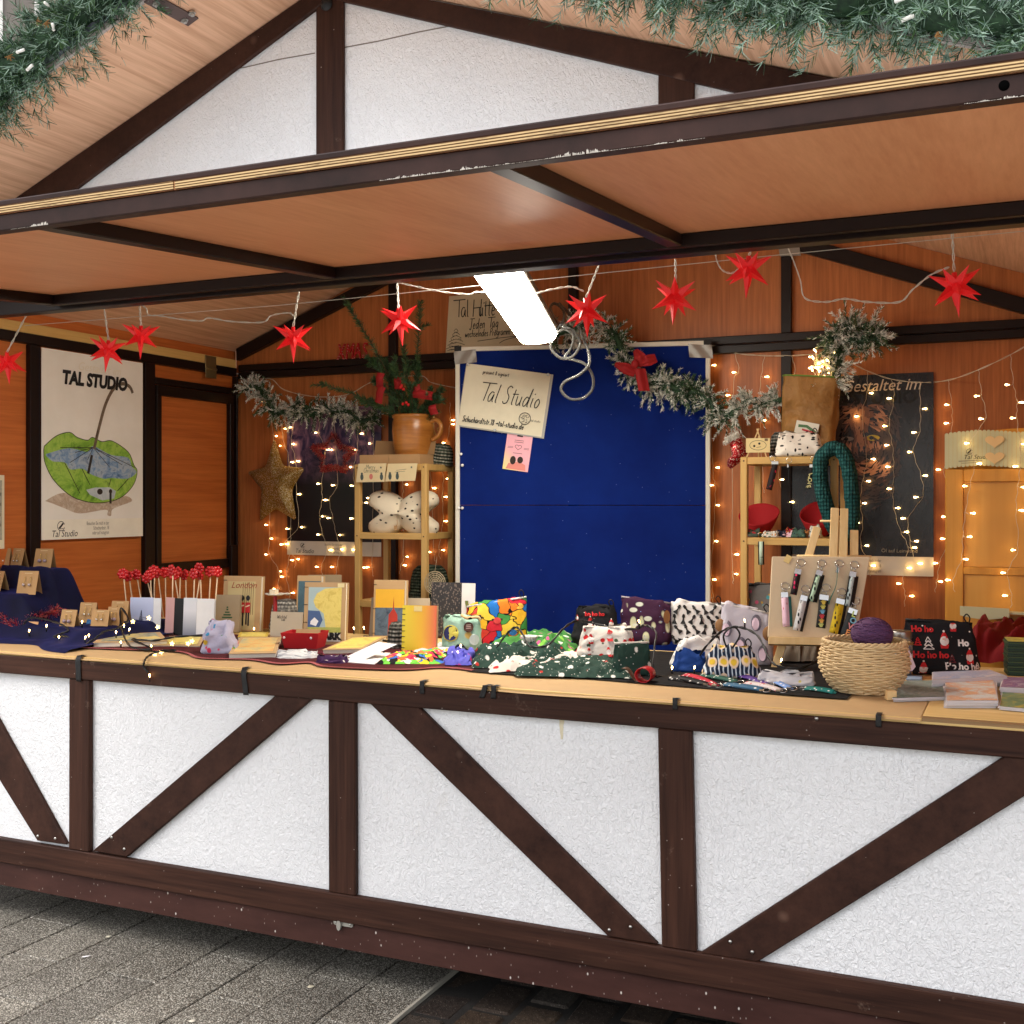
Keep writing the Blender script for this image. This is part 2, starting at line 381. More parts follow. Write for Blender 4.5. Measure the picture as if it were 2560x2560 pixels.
for (u, v) in [ha(560, 893), ha(630, 883), ha(960, 932), ha(1033, 966), ha(1926, 320), hb(152, 145), hb(222, 155), hb(449, 150), hb(500, 197), ha(1247, 192)]:
    p = py(u, v, -.02); mb = MB(); mb.lathe([(.0, .0035), (.004, .0035), (.0052, .0)], 10, TR((p.x, -.0195 if u != ha(1247, 192)[0] else -.0265, p.z), (R(90), 0, 0))); mb.build('screw', M_screw, hut)
# floor, blocks
fl = MB(); fl.span((-2.02, .03, .2), (2.3, 2.1, .24)); fl.build('floor', M_dark, hut)
for x in (-1.9, 0, 1.9):
    for y in (.9, 1.9):
        b = MB(); b.span((x - .1, y - .1, 0), (x + .1, y + .1, .2)); b.build('support_block', M_dark, hut)
# latch on the skirt
L = MB(); p = py(600 + 715 / 2.76, 2260 + 130 / 2.76, -.014)
L.prism([(p.x - .03 + .006 * math.cos(t), p.z + .009 * math.sin(t)) for t in [R(90 + 20 * i) for i in range(10)]] + [(p.x + .03 + .006 * math.cos(t), p.z + .009 * math.sin(t)) for t in [R(-90 + 20 * i) for i in range(10)]], -.0175, -.0122)
L.prism(circle(p.x - .012, p.z - .006, .008, 12, .017), -.026, -.0176)
for dx in (-.027, .027): L.ball((p.x + dx, -.018, p.z), .005, 8, 4)
L.build('latch', plain((176, 174, 166), .35, .6), hut)

# counter
ZC = .995
c = MB(); c.span((-2.0, -.015, .9815), (1.30, 1.0, .993)); c.span((1.30, -.012, .9815), (2.3, 1.0, .9935)); c.build('counter_top', M_raw, hut, bevel=.001)
c = MB(); c.span((-2.0, -.016, .9812), (2.3, -.008, .987)); c.build('counter_edge', M_raw, hut)
c = MB(); c.span((1.745, .012, .9937), (2.3, 1.0, .9975)); c.build('counter_board', M_raw, hut, bevel=.001)
c = MB(); c.span((1.745, -.0165, .9875), (2.3, .0115, .9965)); c.build('counter_ledge', wood('worn ledge', (112, 84, 56), (160, 126, 84), 0, 50, 5), hut)

# header, gable
hb_ = MB(); hb_.span((-2.05, -.004, 2.236), (2.3, .05, 2.34)); hb_.build('header_beam', M_steel_in, hut, bevel=.003)
ZR = 3.185
def roofz(x): return ZR - (.405 * -x if x < 0 else .352 * x)
gp = MB(); gp.prism([(-2.0, 2.30), (2.25, 2.30), (2.25, roofz(2.25)), (0, ZR), (-2.0, roofz(-2.0))], -.048, -.02); gp.build('gable_panel', M_plaster, hut)
ga = zoom(0, 0, 2.147); gb = zoom(850, 0, 2.147)
for q in (([ga(293, 890), ga(410, 890), ga(410, 1040), ga(293, 1040)]), ([(789, -40), (858, -40), (858, 420), (792, 420)]), ([(1645, 150), (1735, 150), (1735, 260), (1648, 260)])):
    a = xz(q, -.062)
    x0, x1 = a[0][0], a[1][0]
    def lo(x): return min(3.129 + .46 * x, 3.136 - .3816 * x) if -.06 > x or x > .06 else 3.12
    timber('gable_post', [(x0, lo(x0)), (x0, 2.32), (x1, 2.32), (x1, lo(x1))], M_tz, -.062, -.049, world=True)
timber('gable_rafter', [(-2.05, 3.129 - .46 * 2.05), (-.012, 3.118), (-.012, roofz(-.012) - .002), (-2.05, roofz(-2.05) - .002)], M_br, -.066, -.049, world=True)
timber('gable_rafter', [(-.009, 3.125), (2.3, 3.136 - .3816 * 2.3), (2.3, roofz(2.3) - .002), (-.009, roofz(0) - .004)], M_br, -.066, -.049, world=True)
v = MB(); p = py(*ga(1752, 22), -.066); v.lathe([(.0, .012), (.012, .011), (.019, .004), (.021, 0)], 14, TR(p, (R(90), 0, 0))); v.build('bolt_cap', M_black, hut)
cr = MB()
for pts in ([ga(1150, 388), ga(1320, 360), ga(1500, 318), ga(1690, 285)], [gb(20, 255), gb(200, 222), gb(420, 172), gb(640, 130)]):
    w3 = [py(*q, -.0490) for q in pts]; ribbon(cr, [(q.x, q.z) for q in w3], .004, -.0488)
cr.build('joint_line', plain((128, 120, 112), .8), hut)

# roof
for sgn, nm in ((-1, 'left'), (1, 'right')):
    r = MB(); xe = 2.35 * sgn; t = .022
    pts = [(0, ZR), (xe, roofz(xe)), (xe, roofz(xe) + t), (0, ZR + t)]
    r.prism(pts if sgn > 0 else pts[::-1], -.45, .54); r.prism(pts if sgn > 0 else pts[::-1], .546, 2.3)
    r.build('roof_panel', M_roof, hut)
    r = MB(); pts = [(0, ZR + t + .001), (xe, roofz(xe) + t + .001), (xe, roofz(xe) + t + .02), (0, ZR + t + .02)]
    r.prism(pts if sgn > 0 else pts[::-1], -.47, 2.33); r.build('roof_cover', plain((88, 92, 104), .7), hut)
    r = MB()
    for i in range(5):
        z0 = t * i / 5 - .002; pts = [(0, ZR + z0), (xe, roofz(xe) + z0), (xe, roofz(xe) + z0 + t / 8), (0, ZR + z0 + t / 8)]
        r.prism(pts if sgn > 0 else pts[::-1], -.462, -.4505)
    r.build('roof_edge', plain((176, 164, 158), .7), hut)
# strap bracket under the roof overhang with bolts
A = py(380, 4, -.30); B = py(484, 52, -.20)
def on_roof(u, v):
    d = ray(u, v); return CAM + d * ((ZR + .405 * CAM.x - CAM.z) / (d.z + .405 * -d.x * -1 if False else d.z - .405 * d.x))
A, B = on_roof(372, -8), on_roof(482, 52); nrm = Vector((.405, 0, -1)).normalized()
b = MB(); b.bar(A + nrm * .004, B + nrm * .004, .045, .006, up=nrm); b.build('roof_bracket', plain((84, 66, 62), .5), hut, bevel=.001)
for (u, v) in ((388, 4), (459, 46), (478, 28)):
    q = on_roof(u, v); k = nrm.to_track_quat('Z', 'Y').to_matrix().to_4x4(); k.translation = q + nrm * .005
    b = MB(); b.lathe([(.012, 0), (.012, .005), (.007, .005), (.007, .011), (0, .011)], 6, k, smooth=False); b.build('roof_bolt', M_screw, hut)

# serving flap
FT = R(4.6); FM = TR((0, -.012, 2.297), (FT, 0, 0))
flap = MB(); X0, X1, LN = -1.205, 2.36, 1.245
flap.span((X0, -LN, -.0135), (X1, -.01, .003), M=FM); fo = flap.build('flap', M_ply_y, hut)
e = MB(); e.span((X0, -LN + .032, .0035), (X1, -.012, .015), M=FM); e.build('flap_bounce_cover', M_plaster, fo)  # unseen white top sheet, added to bounce neutral light onto gable and roof
e = MB(); e.span((X0, -LN - .004, -.0132), (.40, -LN - .0005, .0035), M=FM); e.span((.405, -LN - .0045, -.0138), (X1, -LN - .0005, .003), M=FM); e.build('plywood_edge', M_plyedge, fo)
e = MB(); e.span((X0, -LN + .003, .0036), (X1, -LN + .03, .0175), M=FM); e.build('top_trim', M_steel, fo, bevel=.003)
for nm, a, b in (('flap_rail', (X0, -LN + .001, -.05), (X1, -LN + .04, -.014)), ('flap_rail', (X0, -.05, -.05), (X1, -.011, -.014))):
    e = MB(); e.span(a, b, M=FM); e.build(nm, M_steel if a[1] < -1 else M_steel_in, fo, bevel=.003)
for x in (X0 + .025, -.004, 1.108, X1 - .03):
    e = MB(); e.span((x - .022, -LN + .041, -.048), (x + .022, -.051, -.014), M=FM); e.build('flap_divider', M_steel_in, fo, bevel=.003)
e = MB(); p = FM @ Vector((1.93, -LN, -.024)); e.lathe([(0, .0006), (.0078, .0006), (.0078, 0)], 18, FM @ TR((1.955, -LN + .001, -.030), (R(90), 0, 0))); e.build('bolt_hole', plain((8, 8, 8), .95, spec=0.0), fo)
# worn, chipped lower edge of the flap rail: flakes of bare primer
ch = MB()
for (xa, xb) in ((.88, 1.5), (1.9, 2.1), (-.06, .05)):
    for i in range(int((xb - xa) * 1100)):
        x = rnd.uniform(xa, xb); w = rnd.uniform(.0008, .0035); h = rnd.uniform(.0004, .0045) * max(.08, .25 + 1.5 * nz((x * 9, 0, 0)) + .8 * nz((x * 60, 0, 3)))
        ch.add([FM @ Vector((x, -LN + .0004, -.0495)), FM @ Vector((x + w, -LN + .0004, -.0495)), FM @ Vector((x + w * .7, -LN + .0004, -.0495 + h * 2)), FM @ Vector((x + w * .2, -LN + .0004, -.0495 + h * 1.4))], [(0, 1, 2, 3)])
ch.build('worn_edge', plain((206, 200, 190), .8), fo, kind='stuff')

# back wall
YB = 2.06
bx = [-2.0, -.99, .005, 1.02, 2.3]
for i in range(4):
    a, b = bx[i], bx[i + 1]
    w = MB(); w.prism([(a + .003, .24), (b - .003, .24), (b - .003, 2.25), (a + .003, 2.25)], YB, YB + .015); w.build('back_panel', M_back, hut)
    w = MB(); xm = [a + .003, b - .003]; pts = [(xm[0], 2.253), (xm[1], 2.253), (xm[1], roofz(xm[1]) - .001)] + ([(0, ZR - .001)] if a < 0 < b - .1 else []) + [(xm[0], roofz(xm[0]) - .001)]
    w.prism(pts, YB, YB + .015); w.build('back_panel', M_back, hut)
for x in (-.99, .005, 1.02):
    w = MB(); w.span((x - .0225, YB - .03, .24), (x + .0225, YB - .0005, 2.2155)); w.build('back_post', M_steel_in, hut, bevel=.002)
    w = MB(); w.span((x - .0225, YB - .03, 2.2945), (x + .0225, YB - .0005, roofz(x) - .06)); w.build('back_post', M_steel_in, hut, bevel=.002)
for z in (2.216, 2.257):
    w = MB(); w.span((-1.96, YB - .034, z), (2.3, YB - .0005, z + .037)); w.build('back_rail', M_steel_in, hut, bevel=.003)
for sg in (-1, 1):
    w = MB(); xe = -1.97 if sg < 0 else 2.3
    def rz(x, o): return (2.315 + (3.05 - 2.315) * (1 - abs(x) / 1.98)) + o
    pts = [(0, rz(0, 0)), (xe, rz(xe, 0)), (xe, rz(xe, .065)), (0, rz(0, .065))]
    w.prism(pts if sg > 0 else pts[::-1], YB - .04, YB - .001); w.build('back_rafter', M_steel_in, hut, bevel=.003)
br = MB(); p = py(1650 + 685 / 2.123, 550 + 145 / 2.123, YB - .05); br.prism([(p.x - .05, p.z + .02), (p.x - .04, p.z - .035), (p.x + .05, p.z - .04), (p.x + .04, p.z + .02)], YB - .05, YB - .043); br.build('corner_plate', plain((150, 148, 142), .35, .8), hut)

# left side wall (inner face at x = -2)
XL = -2.0
def ly(u): d = ray(u, CV); return CAM.y + d.y * (XL - CAM.x) / d.x
def lz(u, v): return px(u, v, XL).z
def lbox(name, y0, y1, z0, z1, x1, m, x0=XL, bevel=.002):
    w = MB(); w.span((x0, y0, z0), (x1, y1, z1)); return w.build(name, m, hut, bevel=bevel)
yp = [ly(64), ly(90), ly(352), ly(377)]
lbox('side_panel', -.0, (yp[0] + yp[1]) / 2 - .001, .24, 2.24, XL + .002, M_left, XL - .015, 0)
lbox('side_panel', (yp[0] + yp[1]) / 2 + .001, (yp[2] + yp[3]) / 2 - .001, .24, 2.24, XL + .002, M_left, XL - .015, 0)
lbox('side_panel', (yp[2] + yp[3]) / 2 + .001, YB, .24, 2.24, XL + .002, M_left, XL - .015, 0)
lbox('side_post', yp[0], yp[1], .24, 2.231, XL + .03, M_steel_in); lbox('side_post', yp[2], yp[3], .24, 2.231, XL + .03, M_steel_in)
lbox('side_post', ly(583), YB - .036, .24, 2.231, XL + .035, M_steel_in)
lbox('side_rail', .03, YB - .036, 2.232, 2.276, XL + .034, M_steel_in)
lbox('side_plank', .03, YB - .037, 2.277, 2.322, XL + .03, M_rawy)
lbox('side_fill', .03, YB, 2.24, roofz(XL) - .002, XL - .001, M_left, XL - .015, 0)
dz = [lz(480, 958), lz(480, 973), lz(480, 1000), lz(480, 1402), lz(480, 1424)]
lbox('shutter_header', yp[3] + .001, ly(583) - .001, dz[1], dz[0], XL + .032, M_steel_in)
sh = MB(); a, b = yp[3] + .02, ly(566)
sh.span((XL + .0035, a, dz[3]), (XL + .010, b, dz[2])); so = sh.build('shutter', M_left, hut)
for (p0, p1) in (((XL + .003, a - .015, dz[2]), (XL + .036, b + .02, dz[1] - .006)), ((XL + .003, a - .015, dz[4]), (XL + .036, b + .02, dz[3])), ((XL + .003, a - .015, dz[3]), (XL + .036, a + .02, dz[2])), ((XL + .003, b - .012, dz[3]), (XL + .036, b + .02, dz[2]))):
    e = MB(); e.span(p0, p1); e.build('shutter_frame', M_steel_in, so, bevel=.002)
e = MB(); e.span((XL + .037, b - .03, lz(561, 1440)), (XL + .06, b + .02, lz(561, 1362))); e.build('shutter_latch', M_steel_in, so, bevel=.003)
hg = MB(); y0, y1 = ly(500), ly(527)
hg.span((XL + .031, y0, 2.25), (XL + .037, y1, 2.318)); hg.span((XL + .0345, y0, 2.20), (XL + .039, y1, 2.248)); hg.tube([(XL + .04, y0, 2.249), (XL + .04, y1, 2.249)], .006, 8)
hg.build('hinge', plain((146, 130, 92), .4, .8), hut, bevel=.001)
# right side wall
for y0, y1 in ((.031, .70), (.703, 1.38), (1.383, YB - .001)):
    w = MB(); w.span((2.286, y0, .24), (2.30, y1, roofz(2.3) - .004)); w.build('side_panel', M_left, hut)
for y in (.70, 1.38):
    w = MB(); w.span((2.256, y - .022, .241), (2.2855, y + .022, 2.23)); w.build('side_post', M_steel_in, hut, bevel=.002)
# far buildings above the roof line
bld = thing('town_house', 'pale rendered town house rising behind the stall roof', 'building', (-16, 13, 0), R(35))
w = MB(); w.span((-9, 0, 0), (9, 6, 16)); w.build('wall', plain((176, 166, 150), .85), bld)
for i in range(-3, 4):
    for j in range(4):
        f_ = MB(); x, z = i * 2.4, 2.2 + j * 3.6
        for (p0, p1) in (((x - .75, -.06, z), (x - .63, .02, z + 2.2)), ((x + .63, -.06, z), (x + .75, .02, z + 2.2)), ((x - .63, -.06, z + 2.08), (x + .63, .02, z + 2.2)), ((x - .63, -.06, z), (x + .63, .02, z + .12)), ((x - .05, -.05, z + .12), (x + .05, .02, z + 2.08))): f_.span(p0, p1)
        wo_ = f_.build('window', plain((232, 230, 226), .5), bld)
        g_ = MB(); g_.span((x - .63, -.01, z + .12), (x + .63, .005, z + 2.08)); g_.build('pane', plain((120, 112, 104), .15), wo_)
        g_ = MB(); g_.span((x - .95, -.22, z - .16), (x + .95, .0, z - .02)); g_.build('sill', plain((150, 136, 112), .8), wo_)
# ================================================================ zoom windows used when measuring the photograph
z1 = zoom(0, 1150, 3.22); z2 = zoom(500, 1380, 3.864); z3 = zoom(850, 1380, 3.864); z4 = zoom(1150, 1450, 3.22); z5 = zoom(600, 650, 2.972)
z6 = zoom(1050, 650, 2.76); z7 = zoom(1650, 550, 2.123); z7b = zoom(1750, 950, 3.864); z8 = zoom(600, 1000, 2.972); zE = zoom(1600, 1380, 3.864)
zF = zoom(1950, 1450, 3.167); zr = zoom(2200, 1000, 3.864); zL = zoom(0, 550, 2.76); zk = zoom(1900, 1380, 6.037); zl = zoom(0, 1320, 4.83)

# handwriting: pen strokes per letter (x, y), advance
_u = [(0, .5), (.04, .1), (.2, 0), (.36, .2), (.38, .5), (.38, .1), (.46, 0)]; _n = [[(0, .5), (.02, 0)], [(.02, .35), (.2, .52), (.32, .4), (.32, 0)]]
GL = {'p': ([[(.02, .5), (.0, -.4)], [(.02, .4), (.2, .52), (.36, .26), (.2, 0), (.02, .1)]], .44), 'T': ([[(0, 1), (.8, 1.02)], [(.4, 1), (.36, 0)]], .8), 'a': ([[(.42, .5), (.2, .55), (.02, .3), (.1, .02), (.3, .08), (.44, .45), (.42, .1), (.52, 0)]], .58), 'l': ([[(.08, 1), (.05, .1), (.15, 0)]], .25),
 'S': ([[(.5, .9), (.3, 1), (.1, .85), (.2, .6), (.42, .4), (.4, .1), (.15, 0), (0, .12)]], .6), 't': ([[(.15, .85), (.13, .1), (.25, 0)], [(0, .58), (.32, .6)]], .38), 'u': ([_u], .52),
 'd': ([[(.4, .45), (.2, .52), (.02, .25), (.12, 0), (.3, .08), (.42, .4), (.5, 1), (.44, .1), (.54, 0)]], .62), 'i': ([[(.05, .5), (.04, .08), (.12, 0)], [(.05, .7), (.09, .76)]], .24),
 'o': ([[(.2, .5), (.02, .3), (.1, .02), (.3, .05), (.38, .32), (.2, .5)]], .48), 'H': ([[(.02, 1), (0, 0)], [(.5, 1), (.48, 0)], [(0, .5), (.5, .52)]], .66), 'ü': ([_u, [(.1, .72), (.12, .8)], [(.28, .72), (.3, .8)]], .54),
 'e': ([[(.02, .26), (.34, .3), (.25, .5), (.08, .42), (.02, .18), (.14, 0), (.36, .08)]], .44), 'J': ([[(0, 1), (.5, 1)], [(.32, 1), (.3, .15), (.15, -.1), (0, .05)]], .56), 'n': (_n, .44),
 'g': ([[(.38, .45), (.2, .52), (.02, .28), (.14, .04), (.36, .2), (.4, .5), (.36, -.3), (.15, -.4), (0, -.25)]], .5), 'w': ([[(0, .5), (.1, 0), (.22, .4), (.34, 0), (.46, .5)]], .55),
 'c': ([[(.34, .42), (.18, .52), (.02, .26), (.12, 0), (.34, .08)]], .42), 'h': ([[(.04, 1), (.02, 0)], [(.02, .35), (.2, .5), (.32, .38), (.32, 0)]], .44), 's': ([[(.3, .45), (.12, .5), (.06, .36), (.26, .2), (.22, .02), (0, .06)]], .38),
 'r': ([[(.02, .5), (.02, 0)], [(.02, .3), (.16, .5), (.28, .46)]], .34), 'P': ([[(.04, 1), (0, 0)], [(.03, .95), (.35, 1), (.44, .75), (.25, .52), (.02, .5)]], .5), 'm': (_n + [[(.32, .35), (.5, .52), (.62, .4), (.62, 0)]], .72),
 '.': ([[(.05, 0), (.09, .05)]], .2), '-': ([[(0, .3), (.3, .3)]], .4), '1': ([[(0, .8), (.15, 1), (.14, 0)]], .3), '8': ([[(.2, .5), (.04, .75), (.2, 1), (.36, .75), (.2, .5), (.02, .22), (.2, 0), (.38, .22), (.2, .5)]], .45),
 '>': ([[(0, .4), (.45, .4)], [(.3, .55), (.46, .4), (.3, .25)]], .6), 'W': ([[(0, 1), (.15, 0), (.35, .7), (.5, 0), (.75, 1)]], .8), 'b': ([[(.05, 1), (.03, .05), (.2, 0), (.36, .25), (.2, .5), (.03, .35)]], .44), 'f': ([[(.4, .95), (.2, .98), (.14, -.2)], [(0, .5), (.34, .52)]], .4),
 'L': ([[(.1, 1), (0, .02), (.5, .0)]], .5), 'v': ([[(0, .5), (.15, 0), (.34, .5)]], .4), 'M': ([[(0, 0), (.06, 1), (.3, .3), (.55, 1), (.6, 0)]], .7), 'y': ([[(0, .5), (.15, .08)], [(.36, .5), (.1, -.38)]], .42), 'C': ([[(.5, .85), (.3, 1), (.05, .6), (.1, .1), (.35, 0), (.52, .14)]], .56)}
def write(mb, s, x, z, h, pen, y, mi=0, slant=.12, gap=.06, sx=1.0, M=None):
    for ch in s:
        if ch == ' ': x += .35 * h * sx; continue
        st, adv = GL[ch]
        for g in st:
            g3 = spline([(p[0] * sx, p[1], 0) for p in g], 3) if len(g) > 2 else g
            ribbon(mb, [(x + (p[0] + slant * p[1]) * h, z + p[1] * h) for p in g3], pen, y, mi, M)
        x += (adv * sx + gap) * h
    return x
INK = plain((24, 24, 26), .6, name='ink'); PAPER = plain((226, 220, 196), .7, name='cream paper'); WHITE = plain((236, 236, 234), .55, name='white'); KRAFT = plain((176, 140, 98), .8, bump=.15, name='kraft card')
GREYTXT = plain((120, 116, 104), .7)
def pplane(u, v, P0, N): d = ray(u, v); return CAM + d * ((Vector(P0) - CAM).dot(N) / d.dot(N))
def frame_box(mb, w, h, t, y0, y1, x0=0, z0=0):
    mb.span((x0, y0, z0), (x0 + w, y1, z0 + t)); mb.span((x0, y0, z0 + h - t), (x0 + w, y1, z0 + h)); mb.span((x0, y0, z0 + t), (x0 + t, y1, z0 + h - t)); mb.span((x0 + w - t, y0, z0 + t), (x0 + w, y1, z0 + h - t))
def logo(parent, cx, cz, r, y, m=INK, name='logo'):
    mb = MB()
    ribbon(mb, [(cx + r * math.cos(a), cz + r * math.sin(a)) for a in [R(20 + 17 * i) for i in range(20)]], r * .14, y)
    ribbon(mb, [(cx - r * .55, cz - r * .5), (cx, cz), (cx + r * .6, cz + r * .62)], r * .42, y); ribbon(mb, [(cx - r * .75, cz - r * .35), (cx - r * .2, cz - r * .6), (cx + r * .7, cz - r * .45)], r * .12, y)
    return mb.build(name, m, parent)

# ================================================================ lamp
LA, LB = Vector((.37, .36, 2.336)), Vector((.159, 1.230, 2.237)); ld = (LB - LA).normalized(); LA = LA - ld * .30
lx = Vector((.92, .30, .05)); lx = (lx - ld * lx.dot(ld)).normalized(); lz_ = lx.cross(ld)
LM = Matrix((lx, ld, lz_)).transposed().to_4x4(); LM.translation = LA; LLEN = (LB - LA).length
lamp = thing('strip_lamp', 'lit white strip lamp with ribbed diffuser hanging under the stall roof', 'lamp'); lamp.matrix_world = LM
t = NT('lit diffuser'); wv = t.new('ShaderNodeTexWave', wave_type='BANDS', bands_direction='Y'); wv.inputs['Scale'].default_value = 30; t.link(t.coord(), wv.inputs['Vector'])
t.col((.9, .9, .88, 1)); t.b.inputs['Emission Color'].default_value = (1.0, .93, .80, 1); t.b.inputs['Emission Strength'].default_value = 34
M_lamp = t.mat
mb = MB()
prof = [(-.078, 0), (-.076, -.022), (-.06, -.038), (-.02, -.044), (.02, -.044), (.06, -.038), (.076, -.022), (.078, 0)]
mb.grid(lambda a, b: (prof[min(7, int(a * 7 + .5))][0], b * LLEN, prof[min(7, int(a * 7 + .5))][1]), 7, 24, smooth=False)
mb.build('diffuser', M_lamp, lamp)
for y0_, y1_ in ((-.012, -.0005), (LLEN + .0005, LLEN + .014)): mb = MB(); mb.prism([(p[0] * 1.02, p[1] * 1.04) for p in prof], y0_, y1_); mb.build('end_cap', plain((206, 200, 176), .5), lamp)
mb = MB(); mb.span((-.084, -.01, .0005), (.084, LLEN + .01, .035)); mb.span((-.04, .05, .0355), (.04, LLEN - .05, .06)); mb.build('housing', plain((120, 116, 108), .45), lamp, bevel=.004)
for k in (.12, LLEN - .25):
    p = LM @ Vector((0, k, .06)); mb = MB(); mb.tube([(0, k, .06), LM.inverted() @ Vector((p.x, p.y, roofz(p.x) - .002))], .0025, 5); mb.build('hanger', M_screw, lamp)
# clear hose cable coiled off the lamp end
cb = lambda u, v, y: py(*z6(u, v), y)
pts = [(930, 480, 1.22), (985, 430, 1.25), (990, 350, 1.3), (930, 300, 1.34), (900, 340, 1.3), (960, 440, 1.25), (1060, 490, 1.27), (1105, 570, 1.3), (1060, 660, 1.28), (980, 680, 1.25), (910, 620, 1.22), (910, 540, 1.2), (990, 480, 1.22), (1060, 520, 1.26), (1040, 610, 1.3), (1000, 670, 1.3), (1060, 690, 1.3), (1140, 720, 1.31), (1190, 800, 1.33), (1190, 890, 1.35), (1130, 950, 1.35), (1040, 960, 1.33), (975, 900, 1.31), (1000, 840, 1.3), (1100, 790, 1.3), (1165, 720, 1.3), (1160, 620, 1.31), (1130, 560, 1.33), (1080, 430, 1.36), (960, 300, 1.4)]
t = NT('clear hose'); t.col(srgb(146, 146, 142)); t.rough(.12, .8); t.b.inputs['Transmission Weight'].default_value = .8; t.b.inputs['IOR'].default_value = 1.25; M_hose = t.mat
mb = MB(); mb.tube(spline([cb(*p) for p in pts], 7), .0062, 8); tag(mb.build('hose_cable', M_hose), 'clear plastic cable coiled and dangling from the end of the strip lamp', 'cable')

# ================================================================ blue pinboard
TL = py(1139, 868, 1.70); TRp = py(1776, 861, 1.97); TRp.z = TL.z
bax = (TRp - TL); BW = bax.length; bax.normalize(); BN = Vector((bax.y, -bax.x, 0)); BROT = math.atan2(bax.y, bax.x); BZ0 = .26
board = thing('pinboard', 'large royal blue felt pinboard with white frame leaning at the back wall', 'pinboard', (TL.x, TL.y, BZ0), BROT)
BH = TL.z - BZ0
def felt():
    t = NT('blue felt'); n = t.noise(t.coord(), 260, 3, .7); b = t.noise(t.coord(), 4, 4)
    c = t.ramp(b, [(.3, srgb(10, 29, 96)), (.7, srgb(15, 39, 114))]); f = t.step(t.voro(t.coord(), 26), .055, .03); t.col(t.mix(t.math('MULTIPLY', f, .5), c, srgb(170, 180, 215)))
    t.rough(.95, .1); t.bump(n, .25, .002); return t.mat
M_felt = felt()
def bl(u, v):                                   # photo pixel -> board-local x,z
    p = pplane(u, v, TL, BN) - Vector((TL.x, TL.y, BZ0)); return p.dot(bax), p.z
seam = bl(*(1230, 1263))[1]
mb = MB(); mb.span((.02, 0, .02), (BW - .02, .02, seam - .0015)); mb.span((.02, .0005, seam + .0015), (BW - .02, .0205, BH - .02)); mb.build('felt_panel', M_felt, board)
mb = MB(); frame_box(mb, BW, BH, .021, -.008, .024); mb.build('frame', plain((222, 218, 204), .45), board, bevel=.003)
for i, (x, sx) in enumerate(((.0, 1), (BW, -1))):
    mb = MB(); mb.span((x - .004 if sx > 0 else x - .03, -.010, BH - .02), (x + .03 if sx > 0 else x + .004, -.0082, BH + .004)); mb.build('corner_cap', M_black, board)
    mb = MB(); xa = x + sx * .07
    mb.grid(lambda a, b: (x - sx * .006 + sx * a * .105 + .006 * b, -.0115 - .003 * math.sin(a * 9 + b * 4), BH - .022 - b * .06 + .008 * a), 8, 6); mb.build('duct_tape', plain((150, 146, 140), .38, .35, bump=.3, bscale=30), board)
for (u, v) in (z6(285, 1340), z6(295, 1417), z8(1630, 803), z8(1655, 803)):
    x, z = bl(u, v); mb = MB(); mb.lathe([(0, .012), (.006, .012), (.0075, .006), (.006, .003), (.003, .001)], 10, TR((x, -.002, z), (R(90), 0, 0))); mb.build('pin', WHITE, board)
# handwritten sign pinned on the board
def on_board(name, label, cat, quad, off):
    P = [Vector((*bl(*q), 0)) for q in quad]; a = (P[3] - P[2]); c = P[3]          # TL,TR,BR,BL
    ang = math.atan2((P[2] - P[3]).y, (P[2] - P[3]).x); w = (P[2] - P[3]).length; h = (P[0] - P[3]).length
    o = thing(name, label, cat); o.matrix_world = TR((TL.x, TL.y, BZ0), (0, 0, BROT)) @ TR((c.x, off, c.y), (0, -ang, 0)); return o, w, h
sg, w, h = on_board('paper_sign', 'cream handwritten studio sign in clear sleeve pinned on the blue board', 'sign', [z6(310, 712), z6(890, 775), z6(840, 1222), z6(265, 1140)], -.006)
mb = MB(); mb.grid(lambda a, b: (a * w, -.004 - .006 * math.sin(a * 3.1) * (1 - b), b * h), 12, 6); mb.build('sheet', PAPER, sg)
mb = MB(); mb.grid(lambda a, b: (-.004 + a * (w + .016), -.0005 - .006 * math.sin(a * 3.1) * (1 - b), b * (h + .006) - .006), 12, 6); mb.build('sleeve', plain((176, 176, 172), .15, spec=.7), sg)
mb = MB(); y = -.0125; write(mb, 'Tal Studio', .075, h * .44, .085, .0042, y, slant=.2, sx=.62); write(mb, 'prasent 8 signiert', .085, h * .87, .017, .0024, y, sx=.9)
write(mb, 'Schuchardtstr.18 >tal-studio.de', .02, h * .075, .026, .0036, y, sx=.72); mb.build('handwriting', INK, sg)
mb = MB(); ribbon(mb, [(w * .78 + .027 * math.cos(t_), h * .25 + .027 * math.sin(t_)) for t_ in [R(15 * i) for i in range(25)]], .003, y)
for i in range(26):
    a, b_ = rnd.uniform(-.018, .018), rnd.uniform(-.018, .018); ribbon(mb, [(w * .78 + a, h * .25 + b_), (w * .78 + a + rnd.uniform(-.01, .01), h * .25 + b_ + rnd.uniform(-.01, .01))], .0016, y)
write(mb, 'tal studio', w * .85, h * .22, .010, .001, y); mb.build('ink_drawing', INK, sg)
for k in ((.008, h - .006), (w - .01, h - .004), (w * .45, .0)):
    mb = MB(); mb.lathe([(0, .012), (.006, .012), (.0075, .006), (.003, 0)], 10, TR((k[0], -.008, k[1]), (R(90), 0, 0))); mb.build('pin', plain((200, 204, 206), .2, spec=.8), sg)
fy, w, h = on_board('flyer', 'pink and yellow flyer with two drawn figures hanging below the handwritten sign', 'flyer', [z6(605, 1190), z6(775, 1210), z6(745, 1465), z6(570, 1440)], -.003)
